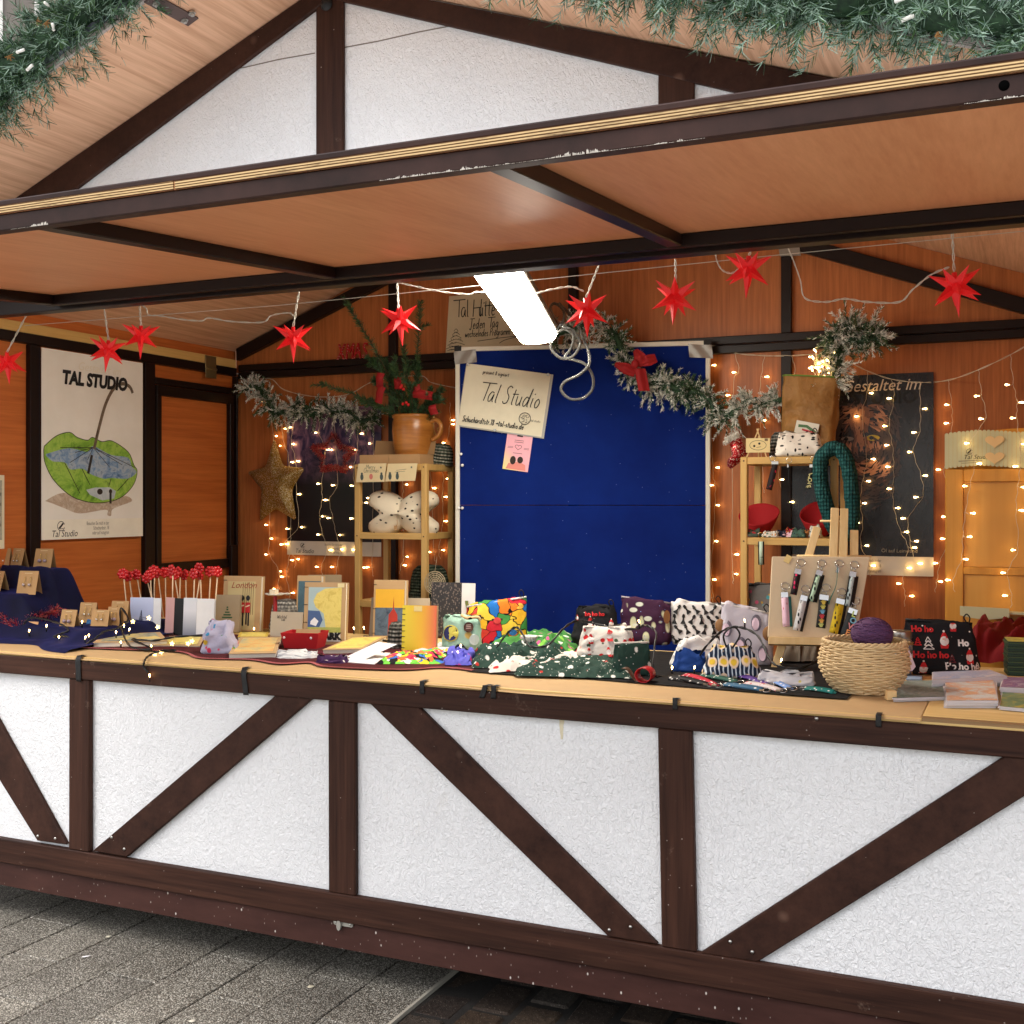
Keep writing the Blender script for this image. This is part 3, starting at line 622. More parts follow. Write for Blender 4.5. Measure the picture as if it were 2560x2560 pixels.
t = NT('pink flyer'); sx_ = t.new('ShaderNodeSeparateXYZ'); t.link(t.coord(), sx_.inputs[0]); t.col(t.ramp(t.math('MULTIPLY', t.math('ADD', sx_.outputs[0], sx_.outputs[2]), 5.0), [(.1, srgb(240, 226, 150)), (.6, srgb(240, 176, 190))])); t.rough(.5)
mb = MB(); mb.span((0, -.0025, 0), (w, -.0012, h)); mb.build('sheet', t.mat, fy)
mb = MB(); mb.span((w * .40, -.006, h * .93), (w * .62, -.0026, h + .004)); mb.build('clip', M_black, fy)
mb = MB(); ht = [(.5 + .13 * (16 * math.sin(a) ** 3) / 16, .64 + .075 * (13 * math.cos(a) - 5 * math.cos(2 * a) - 2 * math.cos(3 * a) - math.cos(4 * a)) / 16) for a in [R(15 * i) for i in range(25)]]
ribbon(mb, [(p[0] * w, p[1] * h) for p in ht], .0022, -.003)
for k in range(6): ribbon(mb, [(w * (.08 + .02 * (k % 2)), h * (.60 + .03 * (k % 2))), (w * .3, h * (.605 + .03 * (k % 2)))], .0016, -.003); ribbon(mb, [(w * .72, h * (.60 + .03 * (k % 2))), (w * .92, h * (.605 + .03 * (k % 2)))], .0016, -.003)
for zz in (.82, .77, .47): ribbon(mb, [(w * .32, h * zz), (w * .68, h * zz + .001)], .0022, -.003)
mb.build('print', plain((120, 66, 70), .6), fy)
mb = MB(); mb.poly(circle(w * .36, h * .27, .014, 12, .02), -.003); mb.poly(circle(w * .64, h * .30, .014, 12, .016), -.0031); mb.build('drawn_hair', plain((44, 28, 24), .6), fy)
mb = MB(); mb.poly([(w * .12, .004), (w * .9, .004), (w * .86, h * .18), (w * .6, h * .26), (w * .4, h * .2), (w * .2, h * .18)], -.0028); mb.build('drawn_bodies', plain((226, 140, 130), .6), fy)

# sign taped to the back wall behind the lamp
P = [py(*q, YB - .012) for q in (z6(190, 252), z6(700, 225), z6(690, 590), z6(178, 645))]
s2 = thing('paper_sign', 'white handwritten sign with small sketched fir tree taped on the back wall', 'sign', P[3], 0); w = P[2].x - P[3].x + .03; h = P[0].z - P[3].z
mb = MB(); mb.prism([(0, 0), (w, .01), (w + .01, h), (.02, h)], -.002, 0); mb.build('sheet', plain((206, 192, 160), .8), s2)
mb = MB(); y = -.0035; write(mb, 'Tal', .045, h * .62, .085, .005, y, slant=.0, sx=.62, gap=.02); write(mb, 'Hütte', .155, h * .61, .085, .005, y, slant=.05, sx=.55, gap=.03)
write(mb, 'Jeden Tag', .135, h * .40, .05, .004, y, sx=.58); write(mb, 'wechselndes Programm', .11, h * .26, .036, .0034, y, sx=.66, gap=.04)
ribbon(mb, spline([(.18, h * .18, 0), (.3, h * .21, 0), (.4, h * .22, 0), (.33, h * .17, 0), (.30, h * .12, 0)], 5), .003, y)
for k in range(6):
    zz = h * (.42 - .06 * k); ww = .012 + .009 * k; ribbon(mb, spline([(.06 - ww, zz - .012, 0), (.06, zz, 0), (.06 + ww, zz - .014, 0)], 3), .0025, y)
    for j in range(4): ribbon(mb, [(.06 + rnd.uniform(-ww, ww), zz - .015), (.06 + rnd.uniform(-ww, ww), zz - .022)], .002, y)
mb.build('handwriting', INK, s2)

# ================================================================ posters
def wall_thing(name, label, cat, bl_, tr_, Y, group=None):
    a, b = py(*bl_, Y), py(*tr_, Y); o = thing(name, label, cat, a, 0, group); return o, b.x - a.x, b.z - a.z
# night sky poster
o, w, h = wall_thing('poster', 'dark poster of a violet night sky with white footer beside gold star', 'poster', z8(352, 1148), z8(1050, 40), YB - .012)
t = NT('violet clouds print'); n = t.noise(t.coord((1.6, 1, 1)), 7, 6, .65, dist=1.5); sx_ = t.new('ShaderNodeSeparateXYZ'); t.link(t.coord(), sx_.inputs[0])
up_ = t.step(sx_.outputs[2], h * .48, h * .8); m_ = t.math('MULTIPLY', t.step(n, .42, .72), up_)
c = t.mix(m_, t.mix(up_, srgb(10, 10, 18), srgb(40, 34, 78)), srgb(186, 140, 168)); t.col(c); t.rough(.3, .5)
mb = MB(); mb.span((0, -.002, h * .095), (w, 0, h)); mb.build('picture', t.mat, o)
FOOT = plain((214, 206, 190), .5, name='poster footer')
mb = MB(); mb.span((0, -.0022, 0), (w, 0, h * .0945)); mb.build('footer', FOOT, o)
logo(o, w * .17, h * .064, w * .022, -.003); text('print', 'Tal Studio', w * .055, INK, o, (w * .09, -.0032, h * .014), shear=.25, sx=.9)
for k, s_ in enumerate(('Besuchen Sie mich in der', 'Schuchardtstr. 18', 'oder auf Instagram')): text('print', s_, w * .030, GREYTXT, o, (w * .60, -.0032, h * (.066 - .026 * k)), align='RIGHT', sx=.62)
# face poster
o, w, h = wall_thing('poster', 'dark painted poster of a face with amber eyes behind the right bamboo rack', 'poster', (1962, 1432), (2334, 930), YB - .012)
t = NT('dark oil paint print'); n = t.noise(t.coord((1, 1, .5), rot=(0, R(35), 0)), 16, 6, .7, dist=1.2); b_ = t.noise(t.coord(), 3, 3)
c = t.ramp(n, [(.35, srgb(16, 17, 20)), (.62, srgb(38, 38, 44)), (.8, srgb(66, 60, 62))]); t.col(c); t.rough(.25, .5)
mb = MB(); mb.span((0, -.002, h * .095), (w, 0, h)); mb.build('picture', t.mat, o)
mb = MB(); mb.span((0, -.0022, 0), (w, 0, h * .0945)); mb.build('footer', FOOT, o)
def pl(u, v, X0=o.location.copy()): p = py(u, v, YB - .014); return p.x - X0.x, p.z - X0.z
BRU = plain((150, 104, 84), .35, var=.4, name='brown brush strokes'); BRD = plain((74, 60, 60), .35, var=.4, name='dark brush strokes')
mb = MB(); r2 = random.Random(3)
def stroke(a, b, wd, mi=0, n=4):
    for k in range(n):
        q = [pl(*z7b(a[0] + r2.uniform(-14, 14), a[1] + r2.uniform(-14, 14))), pl(*z7b((a[0] + b[0]) / 2 + r2.uniform(-20, 20), (a[1] + b[1]) / 2 + r2.uniform(-20, 20))), pl(*z7b(b[0] + r2.uniform(-14, 14), b[1] + r2.uniform(-14, 14)))]
        ribbon(mb, [(p.x, p.y) for p in spline([(p[0], p[1], 0) for p in q], 4)], wd * r2.uniform(.3, .9) * .012, -.0025 - .00008 * k, mi, taper=True)
def tone(x, y):
    g = lambda cx, cy, rx, ry: math.exp(-((x - cx) / rx) ** 2 - ((y - cy) / ry) ** 2)
    t_ = .24 + .55 * g(1540, 520, 48, 170) + .50 * g(1690, 630, 110, 42) + .40 * g(1415, 650, 90, 45) + .42 * g(1570, 390, 170, 60) + .35 * g(1480, 300, 120, 40) + .40 * g(1740, 330, 60, 90) + .75 * g(1640, 850, 120, 60) + .45 * g(1780, 880, 60, 90) + .3 * g(1700, 470, 90, 22)
    return t_ - .34 * g(1430, 560, 75, 40) - .38 * g(1670, 545, 80, 40) - .40 * g(1560, 740, 120, 40) - .25 * ((x - 1570) / 330) ** 2 - .2 * max(0, (y - 900) / 300)
for i in range(900):
    x, y = r2.uniform(1300, 1930), r2.uniform(230, 1250); t_ = tone(x, y) + .09 + r2.uniform(-.10, .10)
    if t_ < .10: continue
    a_ = math.atan2(y - 640, x - 1560) + 1.57 + r2.uniform(-.5, .5) if y > 700 or abs(x - 1540) > 90 else 1.57 + r2.uniform(-.3, .3); l_ = r2.uniform(22, 60)
    q = [pl(*z7b(x + l_ * k * math.cos(a_) + 6 * k * k, y + l_ * k * math.sin(a_))) for k in (-1, 0, 1)]
    ribbon(mb, [(p.x, p.y) for p in spline([(p[0], p[1], 0) for p in q], 3)], r2.uniform(.004, .011), -.0024 - .0000012 * i, 0 if t_ > .62 else 2 if t_ > .38 else 1, taper=True)
mb.build('brushwork', [plain((190, 140, 112), .35, var=.3), plain((70, 58, 58), .35, var=.4), plain((136, 98, 82), .35, var=.3)], o, kind='stuff')
for (cx, cy, rx, ry, mi) in ((1425, 570, 62, 22, 0), (1670, 560, 66, 30, 1)):
    mb = MB(); a = pl(*z7b(cx - rx, cy)); b = pl(*z7b(cx + rx, cy)); r0 = (b[0] - a[0]) / 2; cx_ = (a[0] + b[0]) / 2
    mb.poly(circle(cx_, a[1], r0, 18, r0 * ry / rx), -.0032, mi=mi); mb.poly(circle(cx_ - r0 * .2, a[1], r0 * .32, 12), -.0034, mi=2)
    mb.build('painted_eye', [plain((150, 140, 132), .3), plain((206, 184, 60), .3), plain((20, 18, 16), .2)], o)
text('print', 'Gestaltet im', w * .115, plain((214, 196, 176), .5), o, (*[pl(*z7b(1362, 118))[0], -.0036, pl(*z7b(1362, 118))[1]],), shear=.3, sx=.92)
text('print', 'TAL STUDIO', w * .12, plain((20, 20, 22), .6), o, (w * .22, -.0033, h * .855), bold=.002)
text('print', 'Öl auf Leinwand', w * .036, plain((150, 140, 120), .5), o, (w * .66, -.0033, h * .115))
for k, s_ in enumerate(('Besuchen Sie mich in der', 'Schuchardtstr. 18', 'oder auf Instagram')): text('print', s_, w * .030, GREYTXT, o, (w * .66, -.0032, h * (.066 - .026 * k)), align='RIGHT', sx=.62)
def smooth2(P, k=4):
    S = spline([(*p, 0) for p in P + [P[0]]], k); return [(p.x, p.y) for p in S[:-1]]
# umbrella poster on the left wall
XP = XL + .034
a, b = px(*zL(272, 878), XP), px(*zL(972, 985), XP); bt = px(*z1(332, 655), XP); bt2 = px(*z1(1160, 603), XP)
uo = thing('poster', 'white poster of a green umbrella filled with blue water on the left wall', 'poster', (XP, bt.y, (bt.z + bt2.z) / 2), R(90)); w = (b.y + bt2.y) / 2 - bt.y; h = (a.z + b.z) / 2 - (bt.z + bt2.z) / 2
def up(q): p = px(*q, XP); return p.y - bt.y, p.z - uo.location.z
t = NT('poster paper'); n = t.noise(t.coord(), 5, 4); t.col(t.ramp(n, [(.3, srgb(232, 229, 220)), (.7, srgb(242, 240, 233))])); t.rough(.4, .5)
mb = MB(); mb.span((0, -.002, 0), (w, 0, h)); mb.build('sheet', t.mat, uo)
mb = MB(); mb.span((0, -.0026, 0), (w, -.0021, h * .105)); mb.build('footer', plain((244, 240, 224), .45), uo)
def wc(name, cols, sc=9):
    t = NT(name); n = t.noise(t.coord(), sc, 6, .75, dist=.8); t.col(t.ramp(n, [(.32 + .36 * i / (len(cols) - 1), srgb(*c_)) for i, c_ in enumerate(cols)])); t.rough(.5); return t.mat
mb = MB(); sh_ = [z1(360, 330), z1(500, 265), z1(700, 300), z1(900, 320), z1(1010, 290), z1(1060, 330), z1(960, 370), z1(900, 400), z1(890, 450), z1(860, 440), z1(850, 400), z1(640, 430), z1(520, 390), z1(420, 350)]
mb.poly(smooth2([up(q) for q in sh_]), -.0024); mb.build('painted_shadow', wc('watercolour shadow', [(226, 218, 204), (176, 156, 136), (214, 200, 182)], 14), uo)
out = [zL(302, 1560), zL(385, 1490), zL(475, 1465), zL(530, 1500), zL(600, 1520), zL(635, 1500), zL(700, 1530), zL(770, 1525), zL(880, 1600), zL(920, 1690), z1(1100, 90), z1(1075, 190), z1(1000, 280), z1(900, 330), z1(760, 345), z1(620, 315), z1(520, 255), z1(420, 150), z1(360, 30), z1(348, -60)]
mb = MB(); mb.poly(smooth2([up(q) for q in out]), -.0027); mb.build('painted_umbrella', wc('green watercolour', [(60, 92, 34), (122, 172, 56), (164, 202, 88), (90, 138, 46)], 8), uo)
wat = [zL(330, 1610), zL(470, 1575), zL(600, 1600), zL(640, 1560), zL(760, 1620), zL(880, 1640), zL(905, 1700), z1(1085, 80), z1(1090, 110), z1(1020, 150), z1(890, 145), z1(830, 150), z1(730, 115), z1(660, 70), z1(560, 75), z1(520, 20), z1(420, 10), z1(365, -40)]
mb = MB(); mb.poly(smooth2([up(q) for q in wat]), -.003); mb.build('painted_water', wc('blue watercolour', [(60, 84, 120), (110, 146, 186), (170, 186, 200), (84, 112, 150)], 16), uo)
mb = MB(); mb.poly([up(q) for q in [z1(690, 240), z1(760, 222), z1(880, 220), z1(930, 250), z1(915, 310), z1(820, 325), z1(720, 280)]], -.0029); mb.build('painted_pool', wc('pale watercolour', [(150, 170, 186), (206, 212, 214)], 12), uo)
mb = MB()
hp = [up(q) for q in (zL(645, 1580), zL(680, 1430), zL(725, 1270), zL(780, 1165), zL(840, 1130), zL(890, 1150), zL(912, 1195))]; hm = MB(); ribbon(hm, [(p.x, p.y) for p in spline([(*p, 0) for p in hp], 5)], .017, -.0036); hm.build('painted_handle', wc('brown wash', [(60, 50, 42), (120, 104, 86), (84, 72, 60)], 14), uo)
ribbon(mb, [up(z1(735, -40)), up(z1(705, 110))], .015, -.0036)
for a_, b_ in (((515, 20), (640, 270)), ((655, 70), (720, 200)), ((890, 150), (870, 215)), ((1030, 150), (940, 250))): ribbon(mb, [up(z1(*a_)), up(z1(*b_))], .004, -.0034)
for a_ in ((700, 0), (560, 20), (880, 60), (980, 40), (1080, 60), (600, -60), (480, -100)): ribbon(mb, [up(zL(640, 1570)), up(z1(*a_))], .003, -.0035)
so_ = smooth2([up(q) for q in out]); ribbon(mb, so_ + [so_[0]], .0035, -.0034)
p = up(z1(885, 300)); ribbon(mb, [(p[0], p[1] - .03), (p[0], p[1] + .03)], .014, -.0037); mb.poly(circle(p[0], p[1] + .028, .011, 10), -.0038)
p = up(z1(800, 255)); mb.poly(circle(p[0], p[1], .018, 12, .014), -.0033)
mb.build('painted_lines', plain((48, 40, 34), .6, var=.5), uo)
t1 = up(zL(425, 1105)); text('print', 'TAL STUDIO', .082, INK, uo, (t1[0], -.004, t1[1] - .012), bold=.0045, sx=.88, shear=.12)
t1 = up(zL(530, 1015)); text('print', 'Gestaltet im', .055, plain((236, 230, 214), .5), uo, (t1[0], -.004, t1[1] - .012), shear=.3)
logo(uo, w * .175, h * .070, w * .033, -.0032); text('print', 'Tal Studio', w * .066, INK, uo, (w * .085, -.0032, h * .014), shear=.25, sx=.9)
for k, s_ in enumerate(('Besuchen Sie mich in der', 'Schuchardtstr. 18', 'oder auf Instagram')): text('print', s_, w * .038, GREYTXT, uo, (w * .64, -.0032, h * (.072 - .026 * k)), align='RIGHT', sx=.58)
# edge of another poster at the far left
p0, p1 = px(-60, 1375, XP), px(10, 1188, XP)
o = thing('poster', 'pale poster with grey print beside the umbrella poster', 'poster', (XP, p0.y, p0.z), R(90)); w, h = p1.y - p0.y, p1.z - p0.z
mb = MB(); mb.span((0, -.002, 0), (w, 0, h)); mb.build('sheet', plain((222, 214, 186), .5), o)
mb = MB(); mb.span((.01, -.0026, h * .12), (w - .012, -.0021, h * .93)); mb.build('picture', wc('grey print', [(190, 186, 160), (150, 152, 140), (208, 200, 170)], 20), o)
for k in range(4): text('print', 'ull', .02, INK, o, (w - .035, -.003, h * (.3 + .14 * k)))
# ================================================================ fir garlands
def leafmat(name, c1, c2, c3=None, tips=None, rough=.6):
    t = NT(name); n = t.noise(t.coord(), 55, 2); st = [(.3, srgb(*c1)), (.7, srgb(*c2))]
    t.col(t.ramp(n, st)); t.rough(rough, .25); return t.mat
N_GREEN = leafmat('needle green', (42, 66, 48), (92, 124, 92)); N_BLUE = leafmat('needle blue green', (88, 118, 104), (168, 190, 172)); N_DARK = leafmat('needle dark', (22, 40, 28), (44, 72, 46)); N_SNOW = leafmat('flocked needle', (214, 214, 206), (246, 246, 240)); N_FIR = leafmat('fir needle', (40, 66, 36), (84, 116, 66)); TWIG = plain((92, 70, 48), .8, name='twig')
def needles(mb, base, d, L, nl, count, mix, r_, spread=.75, wd=.0019, start=.05):
    """one twig: needles set all round it, mix = list of material indices to pick from"""
    d = Vector(d).normalized(); o = d.orthogonal().normalized(); q = d.cross(o)
    sag = Vector((0, 0, -.12 * L))
    for i in range(count):
        t_ = start + (1 - start) * i / count; p = Vector(base) + d * (L * t_) + sag * t_ * t_
        a = r_.uniform(0, 6.283); side = o * math.cos(a) + q * math.sin(a)
        tip = p + (d * r_.uniform(.45, .95) + side * spread * r_.uniform(.7, 1.1)) * nl * (1.0 - .35 * t_) * r_.uniform(.75, 1.1)
        w_ = (tip - p).cross(Vector((r_.uniform(-1, 1), r_.uniform(-1, 1), r_.uniform(-1, 1))))
        if w_.length < 1e-9: continue
        w_ = w_.normalized() * wd / 2
        mb.add([p - w_, p + w_, tip + w_ * .35, tip - w_ * .35], [(0, 1, 2, 3)], mix[int(r_.random() * len(mix))])
def garland(name, label, path, per_m, tl, nl, cnt, mix, seed, mats, spread=.75, wd=.0019, flat=None, wire_r=.006, rad=0.0, stem_m=None, clump=None):
    r_ = random.Random(seed); P = spline(path, 8); mb = MB(); o = thing(name, label, 'garland', P[0]); off = -Vector(P[0]); acc = 0
    for i in range(len(P) - 1):
        a, b = P[i], P[i + 1]; acc += (b - a).length * per_m; dd = (b - a).normalized()
        while acc > 0:
            acc -= 1; p = a.lerp(b, r_.random()) + off; v_ = Vector((r_.gauss(0, 1), r_.gauss(0, 1), r_.gauss(0, 1)))
            if flat: v_ = Vector((v_.x * flat[0], v_.y * flat[1], v_.z * flat[2]))
            v_ = (v_.normalized() + dd * r_.uniform(-.5, .5)).normalized()
            mx = mix if not clump else (clump[0] if nz((p.x * 9 + seed, p.z * 9, p.y * 9)) + r_.uniform(-.35, .35) > clump[2] else clump[1])
            needles(mb, p + v_ * rad * r_.random(), v_, tl * r_.uniform(.5, 1.25), nl, cnt, mx, r_, spread, wd)
    mb.build('foliage', mats, o, kind='stuff')
    w = MB(); r2_ = random.Random(seed + 50)
    w.tube([p + off for p in P], [wire_r * r2_.uniform(.6, 1.15) for p in P], 7); w.build('stem', stem_m or TWIG, o); return o, P
GM = [N_GREEN, N_BLUE, N_DARK, N_SNOW, N_FIR]
edge = lambda x, dz, dy=0: Vector((x, -.475 + dy, roofz(x) + dz))
g1, P1 = garland('fir_garland', 'blue green artificial fir garland along the left slope of the roof edge', [edge(-1.55, .0), edge(-1.2, .04), edge(-.9, .07), edge(-.6, .09), edge(-.3, .12), edge(-.02, .14)], 520, .115, .044, 44, [0, 0, 1, 1, 2, 4], 1, GM, wd=.0030, flat=(1, .7, 1), rad=.05, wire_r=.055, stem_m=N_DARK)
g2, P2 = garland('fir_garland', 'blue green artificial fir garland along the right slope of the roof edge', [edge(.02, .13), edge(.4, .12), edge(.75, .10), edge(1.1, .055), edge(1.4, .045), edge(1.7, .06), edge(2.0, .06), edge(2.2, .06)], 520, .115, .044, 44, [0, 1, 1, 1, 2, 4], 2, GM, wd=.0030, flat=(1, .7, 1), rad=.05, wire_r=.055, stem_m=N_DARK)
LEDW = plain((236, 234, 226), .2, name='unlit led'); CONE = plain((132, 92, 44), .7, name='brown tuft')
led = MB(); led.tube([(0, 0, 0), (0, 0, .022)], .0045, 6); led.ball((0, 0, .024), .0055, 6, 4)
tuft = MB(); r_ = random.Random(5)
for i in range(14):
    a = r_.uniform(0, 6.28); e_ = r_.uniform(.3, 1.4); tuft.bar((0, 0, 0), (.016 * math.cos(a) * math.cos(e_), .016 * math.sin(a) * math.cos(e_), .016 * math.sin(e_)), .0018, .0018)
for gi, PP in ((g1, P1), (g2, P2)):
    l0 = t0 = None
    for i in range(22):
        p = PP[r_.randrange(len(PP))] - PP[0] + Vector((r_.uniform(-.09, .09), -r_.uniform(.05, .11), r_.uniform(-.09, .05))); e = (r_.uniform(1.0, 2.2), r_.uniform(-1, 1), r_.uniform(0, 6))
        if i % 2:
            l0 = dup(l0, p, e, parent=gi) if l0 else led.build('bulb', LEDW, gi); l0.location = p; l0.rotation_euler = e
        else:
            t0 = dup(t0, p, e, parent=gi) if t0 else tuft.build('cone_tuft', CONE, gi); t0.location = p; t0.rotation_euler = e
# snowy garlands inside
yb = YB - .06
garland('snowy_garland', 'snow flocked fir garland drooping over the night sky poster', [py(*z5(*q), yb - .02) for q in ((40, 950), (140, 950), (215, 1060), (260, 1140), (380, 1110), (450, 1080), (520, 1150), (600, 1110), (690, 1130), (800, 1130), (900, 1200), (1010, 1160))], 330, .085, .024, 52, [0, 3, 3, 3, 3, 3], 3, GM, spread=.62, wd=.0036, wire_r=.018, stem_m=N_DARK, clump=([0, 3, 3, 3], [0, 0, 4, 2, 3], -.05), flat=(1, .5, 1.1))
PG = [pplane(*z6(*q), TL - BN * 0, BN) + BN * .05 for q in ((900, 540), (1010, 500), (1120, 470), (1240, 440), (1330, 510), (1390, 600), (1400, 700), (1490, 770), (1570, 870), (1660, 850))] + [pplane(*z6(*q), TL, BN) + BN * .05 for q in ((1740, 880), (1800, 920), (1870, 870))]
garland('snowy_garland', 'snow flocked fir garland hanging across the top right of the blue board', PG, 330, .085, .024, 52, [0, 0, 3, 3, 3, 4], 4, GM, spread=.62, wd=.0036, wire_r=.018, stem_m=N_DARK, clump=([0, 3, 3, 3], [0, 0, 4, 2, 3], -.05), flat=(1, .5, 1.1))
garland('snowy_garland', 'snow tipped fir garland running from the blue board to the paper bag', [py(*z7(*q), 1.88) for q in ((-10, 880), (100, 900), (200, 920), (270, 960), (310, 1060), (400, 1020), (480, 960), (560, 980), (660, 950))], 330, .085, .024, 52, [0, 0, 3, 3, 4], 5, GM, spread=.62, wd=.0036, wire_r=.018, stem_m=N_DARK, clump=([0, 3, 3, 3], [0, 0, 4, 2, 3], -.05), flat=(1, .5, 1.1))
garland('snowy_garland', 'clump of snow flocked fir twigs rising out of the brown paper bag', [py(*z7(*q), 1.82) for q in ((925, 870), (945, 780), (950, 700), (900, 620), (960, 600), (1040, 600), (1100, 560), (1130, 620), (1050, 640), (990, 560), (1150, 640))], 330, .10, .024, 52, [0, 3, 3, 3], 6, GM, spread=.62, wd=.0036, wire_r=.018, stem_m=N_DARK, clump=([0, 3, 3, 3], [0, 0, 4, 2, 3], -.05), flat=(1, .6, 1))
# red bow on the garland
RED = plain((150, 22, 26), .75, name='red felt'); REDP = plain((196, 26, 30), .35, name='red plastic')
c0 = pplane(*z6(1500, 740), TL, BN) + BN * .11
bow = thing('red_bow', 'red felt bow tied on the snowy garland over the blue board', 'bow', c0, BROT)
for (dx, dz, wx, hz, rr) in ((-.045, -.018, .10, .055, 25), (.02, .03, .08, .06, 60), (.055, .012, .08, .055, -20)):
    mb = MB(); mb.grid(lambda a, b: (wx * (a - .5) * (0.45 + 1.1 * abs(a - .5)), -.018 * math.sin(a * 3.14) + .006 * math.sin(b * 9), hz * (b - .5) * (.35 + 1.2 * a * (1.25 - a) * 1.2)), 10, 6, M=TR((dx, -.01, dz), (0, R(rr), 0))); mb.build('loop', RED, bow)
mb = MB(); mb.grid(lambda a, b: ((a - .5) * .05 + .02 * b, -.012 - .01 * math.sin(a * 5), -.02 - .10 * b), 6, 6, M=TR((.02, 0, 0))); mb.build('ribbon_tail', RED, bow)
mb = MB(); mb.ball((0, -.02, 0), (.018, .014, .02), 10, 6); mb.build('knot', RED, bow)

# ================================================================ red paper stars and their wires
t = NT('red star plastic'); t.col(srgb(206, 26, 32)); t.rough(.35, .5); t.b.inputs['Subsurface Weight'].default_value = .15; t.b.inputs['Subsurface Radius'].default_value = (.03, .005, .005)
t.b.inputs['Emission Color'].default_value = srgb(225, 20, 24); t.b.inputs['Emission Strength'].default_value = .12; M_star = t.mat     # faint glow added to brighten the red plastic, no bulb inside
M_wire = plain((206, 202, 190), .4, name='white twisted wire')
def star_mesh():
    mb = MB(); dirs = [(0, 0, -1)] + [(math.cos(R(60 * i)) * math.cos(R(-32)), math.sin(R(60 * i)) * math.cos(R(-32)), math.sin(R(-32))) for i in range(6)] + [(math.cos(R(60 * i + 30)) * math.cos(R(30)), math.sin(R(60 * i + 30)) * math.cos(R(30)), math.sin(R(30))) for i in range(6)]
    for i, d in enumerate(dirs):
        d = Vector(d); o = Vector((0, 0, 1)) if abs(d.z) < .9 else Vector((1, 0, 0)); a = d.cross(o).normalized(); b = d.cross(a); L = .078 if i else .088
        base = [d * .017 + (a * x + b * y) * .0145 for x, y in ((1, 0), (0, 1), (-1, 0), (0, -1))]
        mb.add(base + [d * L], [(0, 1, 4), (1, 2, 4), (2, 3, 4), (3, 0, 4)])
    mb.ball((0, 0, 0), .0215, 8, 6); mb.lathe([(.008, .015), (.0075, .036), (0, .036)], 6); return mb
SM = star_mesh(); star0 = None
SP = [(19, 905), (269, 875), (352, 839), (733, 844), (999, 799), (1466, 775), (1687, 742), (1870, 672), (2389, 715)]
TOPS = [zL(180, 660), zL(718, 603), zL(962, 578), z5(440, 225), z5(1167, 160), z6(1240, 20), z6(1762, -5), z7(515, 140), z7(1550, 40)]
SL = ['red folded star hanging by the pale poster at the stall opening', 'red folded star hanging over the umbrella poster, lower of two', 'red folded star hanging over the umbrella poster, higher of two', 'red folded star hanging between side wall and XMAS sign', 'red folded star hanging above the clay pot of fir branches', 'red folded star hanging beside the strip lamp cable', 'red folded star hanging alone over the right half of the blue board', 'red folded star hanging high against the flap beside the right back post', 'red folded star hanging before the sloping rafter above the wooden cabinet']
STY = .16; star_pts = []
for i, (u, v) in enumerate(SP):
    p = py(u, v, STY + rnd.uniform(-.02, .02)); e = (R(rnd.uniform(-10, 10)), R(rnd.uniform(-8, 8)), rnd.uniform(0, 1))
    so_ = thing('paper_star', SL[i], 'star', p, 0, 'red stars strung along the stall opening')
    if star0 is None: star0 = SM.build('star_body', M_star, so_)
    else: star0 = dup(star0, parent=so_)
    star0.rotation_euler = e
    tp = py(*TOPS[i], STY) - p; cap = Vector((0, 0, .036)); cap.rotate(star0.rotation_euler)
    if tp.z < .07: tp.z = .10
    mb = MB(); m_ = (cap + tp) / 2
    for k in (0, 1):
        mb.tube([cap.lerp(tp, s_ / 10) + Vector((.0028 * math.sin(s_ * 1.3 + 3.14 * k), .0028 * math.cos(s_ * 1.3 + 3.14 * k), 0)) for s_ in range(11)], .0016, 4)
    mb.build('cord', M_wire, so_); star_pts.append((p + tp, p + cap))
mb = MB(); mb.tube([py(62, 814, STY - .01), py(700, 763, STY - .01), py(1250, 709, STY - .01), py(1900, 642, STY - .01), py(2600, 574, STY - .01)], .0012, 4); tag(mb.build('tension_wire', M_wire), 'thin straight wire stretched across the stall opening behind the stars', 'wire')
def swag(name, label, uv, Y=STY + .01, r=.0022):
    mb = MB(); P = spline([py(*q, Y) for q in uv], 6)
    for k in (0, 1): mb.tube([p + Vector((0, .002 * math.cos(i * 1.1 + 3.14 * k), .002 * math.sin(i * 1.1 + 3.14 * k))) for i, p in enumerate(P)], r * .7, 4)
    tag(mb.build(name, M_wire), label, 'cable', 'white star light cable')
swag('star_cable', 'white cable sagging between the star pair and the next star', [zL(962, 580), zL(1010, 610), zL(1025, 655), zL(1100, 660), zL(1250, 685), zL(1390, 695), zL(1440, 675), zL(1600, 700), zL(1810, 705), zL(1870, 660), zL(1990, 640), z5(395, 415)])
swag('star_cable', 'bright white cable looping across the strip lamp between two stars', [z5(1170, 165), z5(1300, 195), z5(1500, 235), z5(1700, 255), z5(1750, 240), z6(500, 225), z6(760, 235), z6(900, 205), z6(1040, 185), z6(1130, 215)])
swag('star_cable', 'white cable loop beside the highest star', [z7(300, 165), z7(300, 210), z7(330, 265), z7(380, 282), z7(420, 258)])
swag('star_cable', 'white cable drooping from the corner plate to the far right star', [z7(680, 150), z7(710, 220), z7(745, 320), z7(770, 415), z7(880, 435), z7(980, 418), z7(1100, 435), z7(1270, 435), z7(1340, 370), z7(1440, 290), z7(1535, 250)])

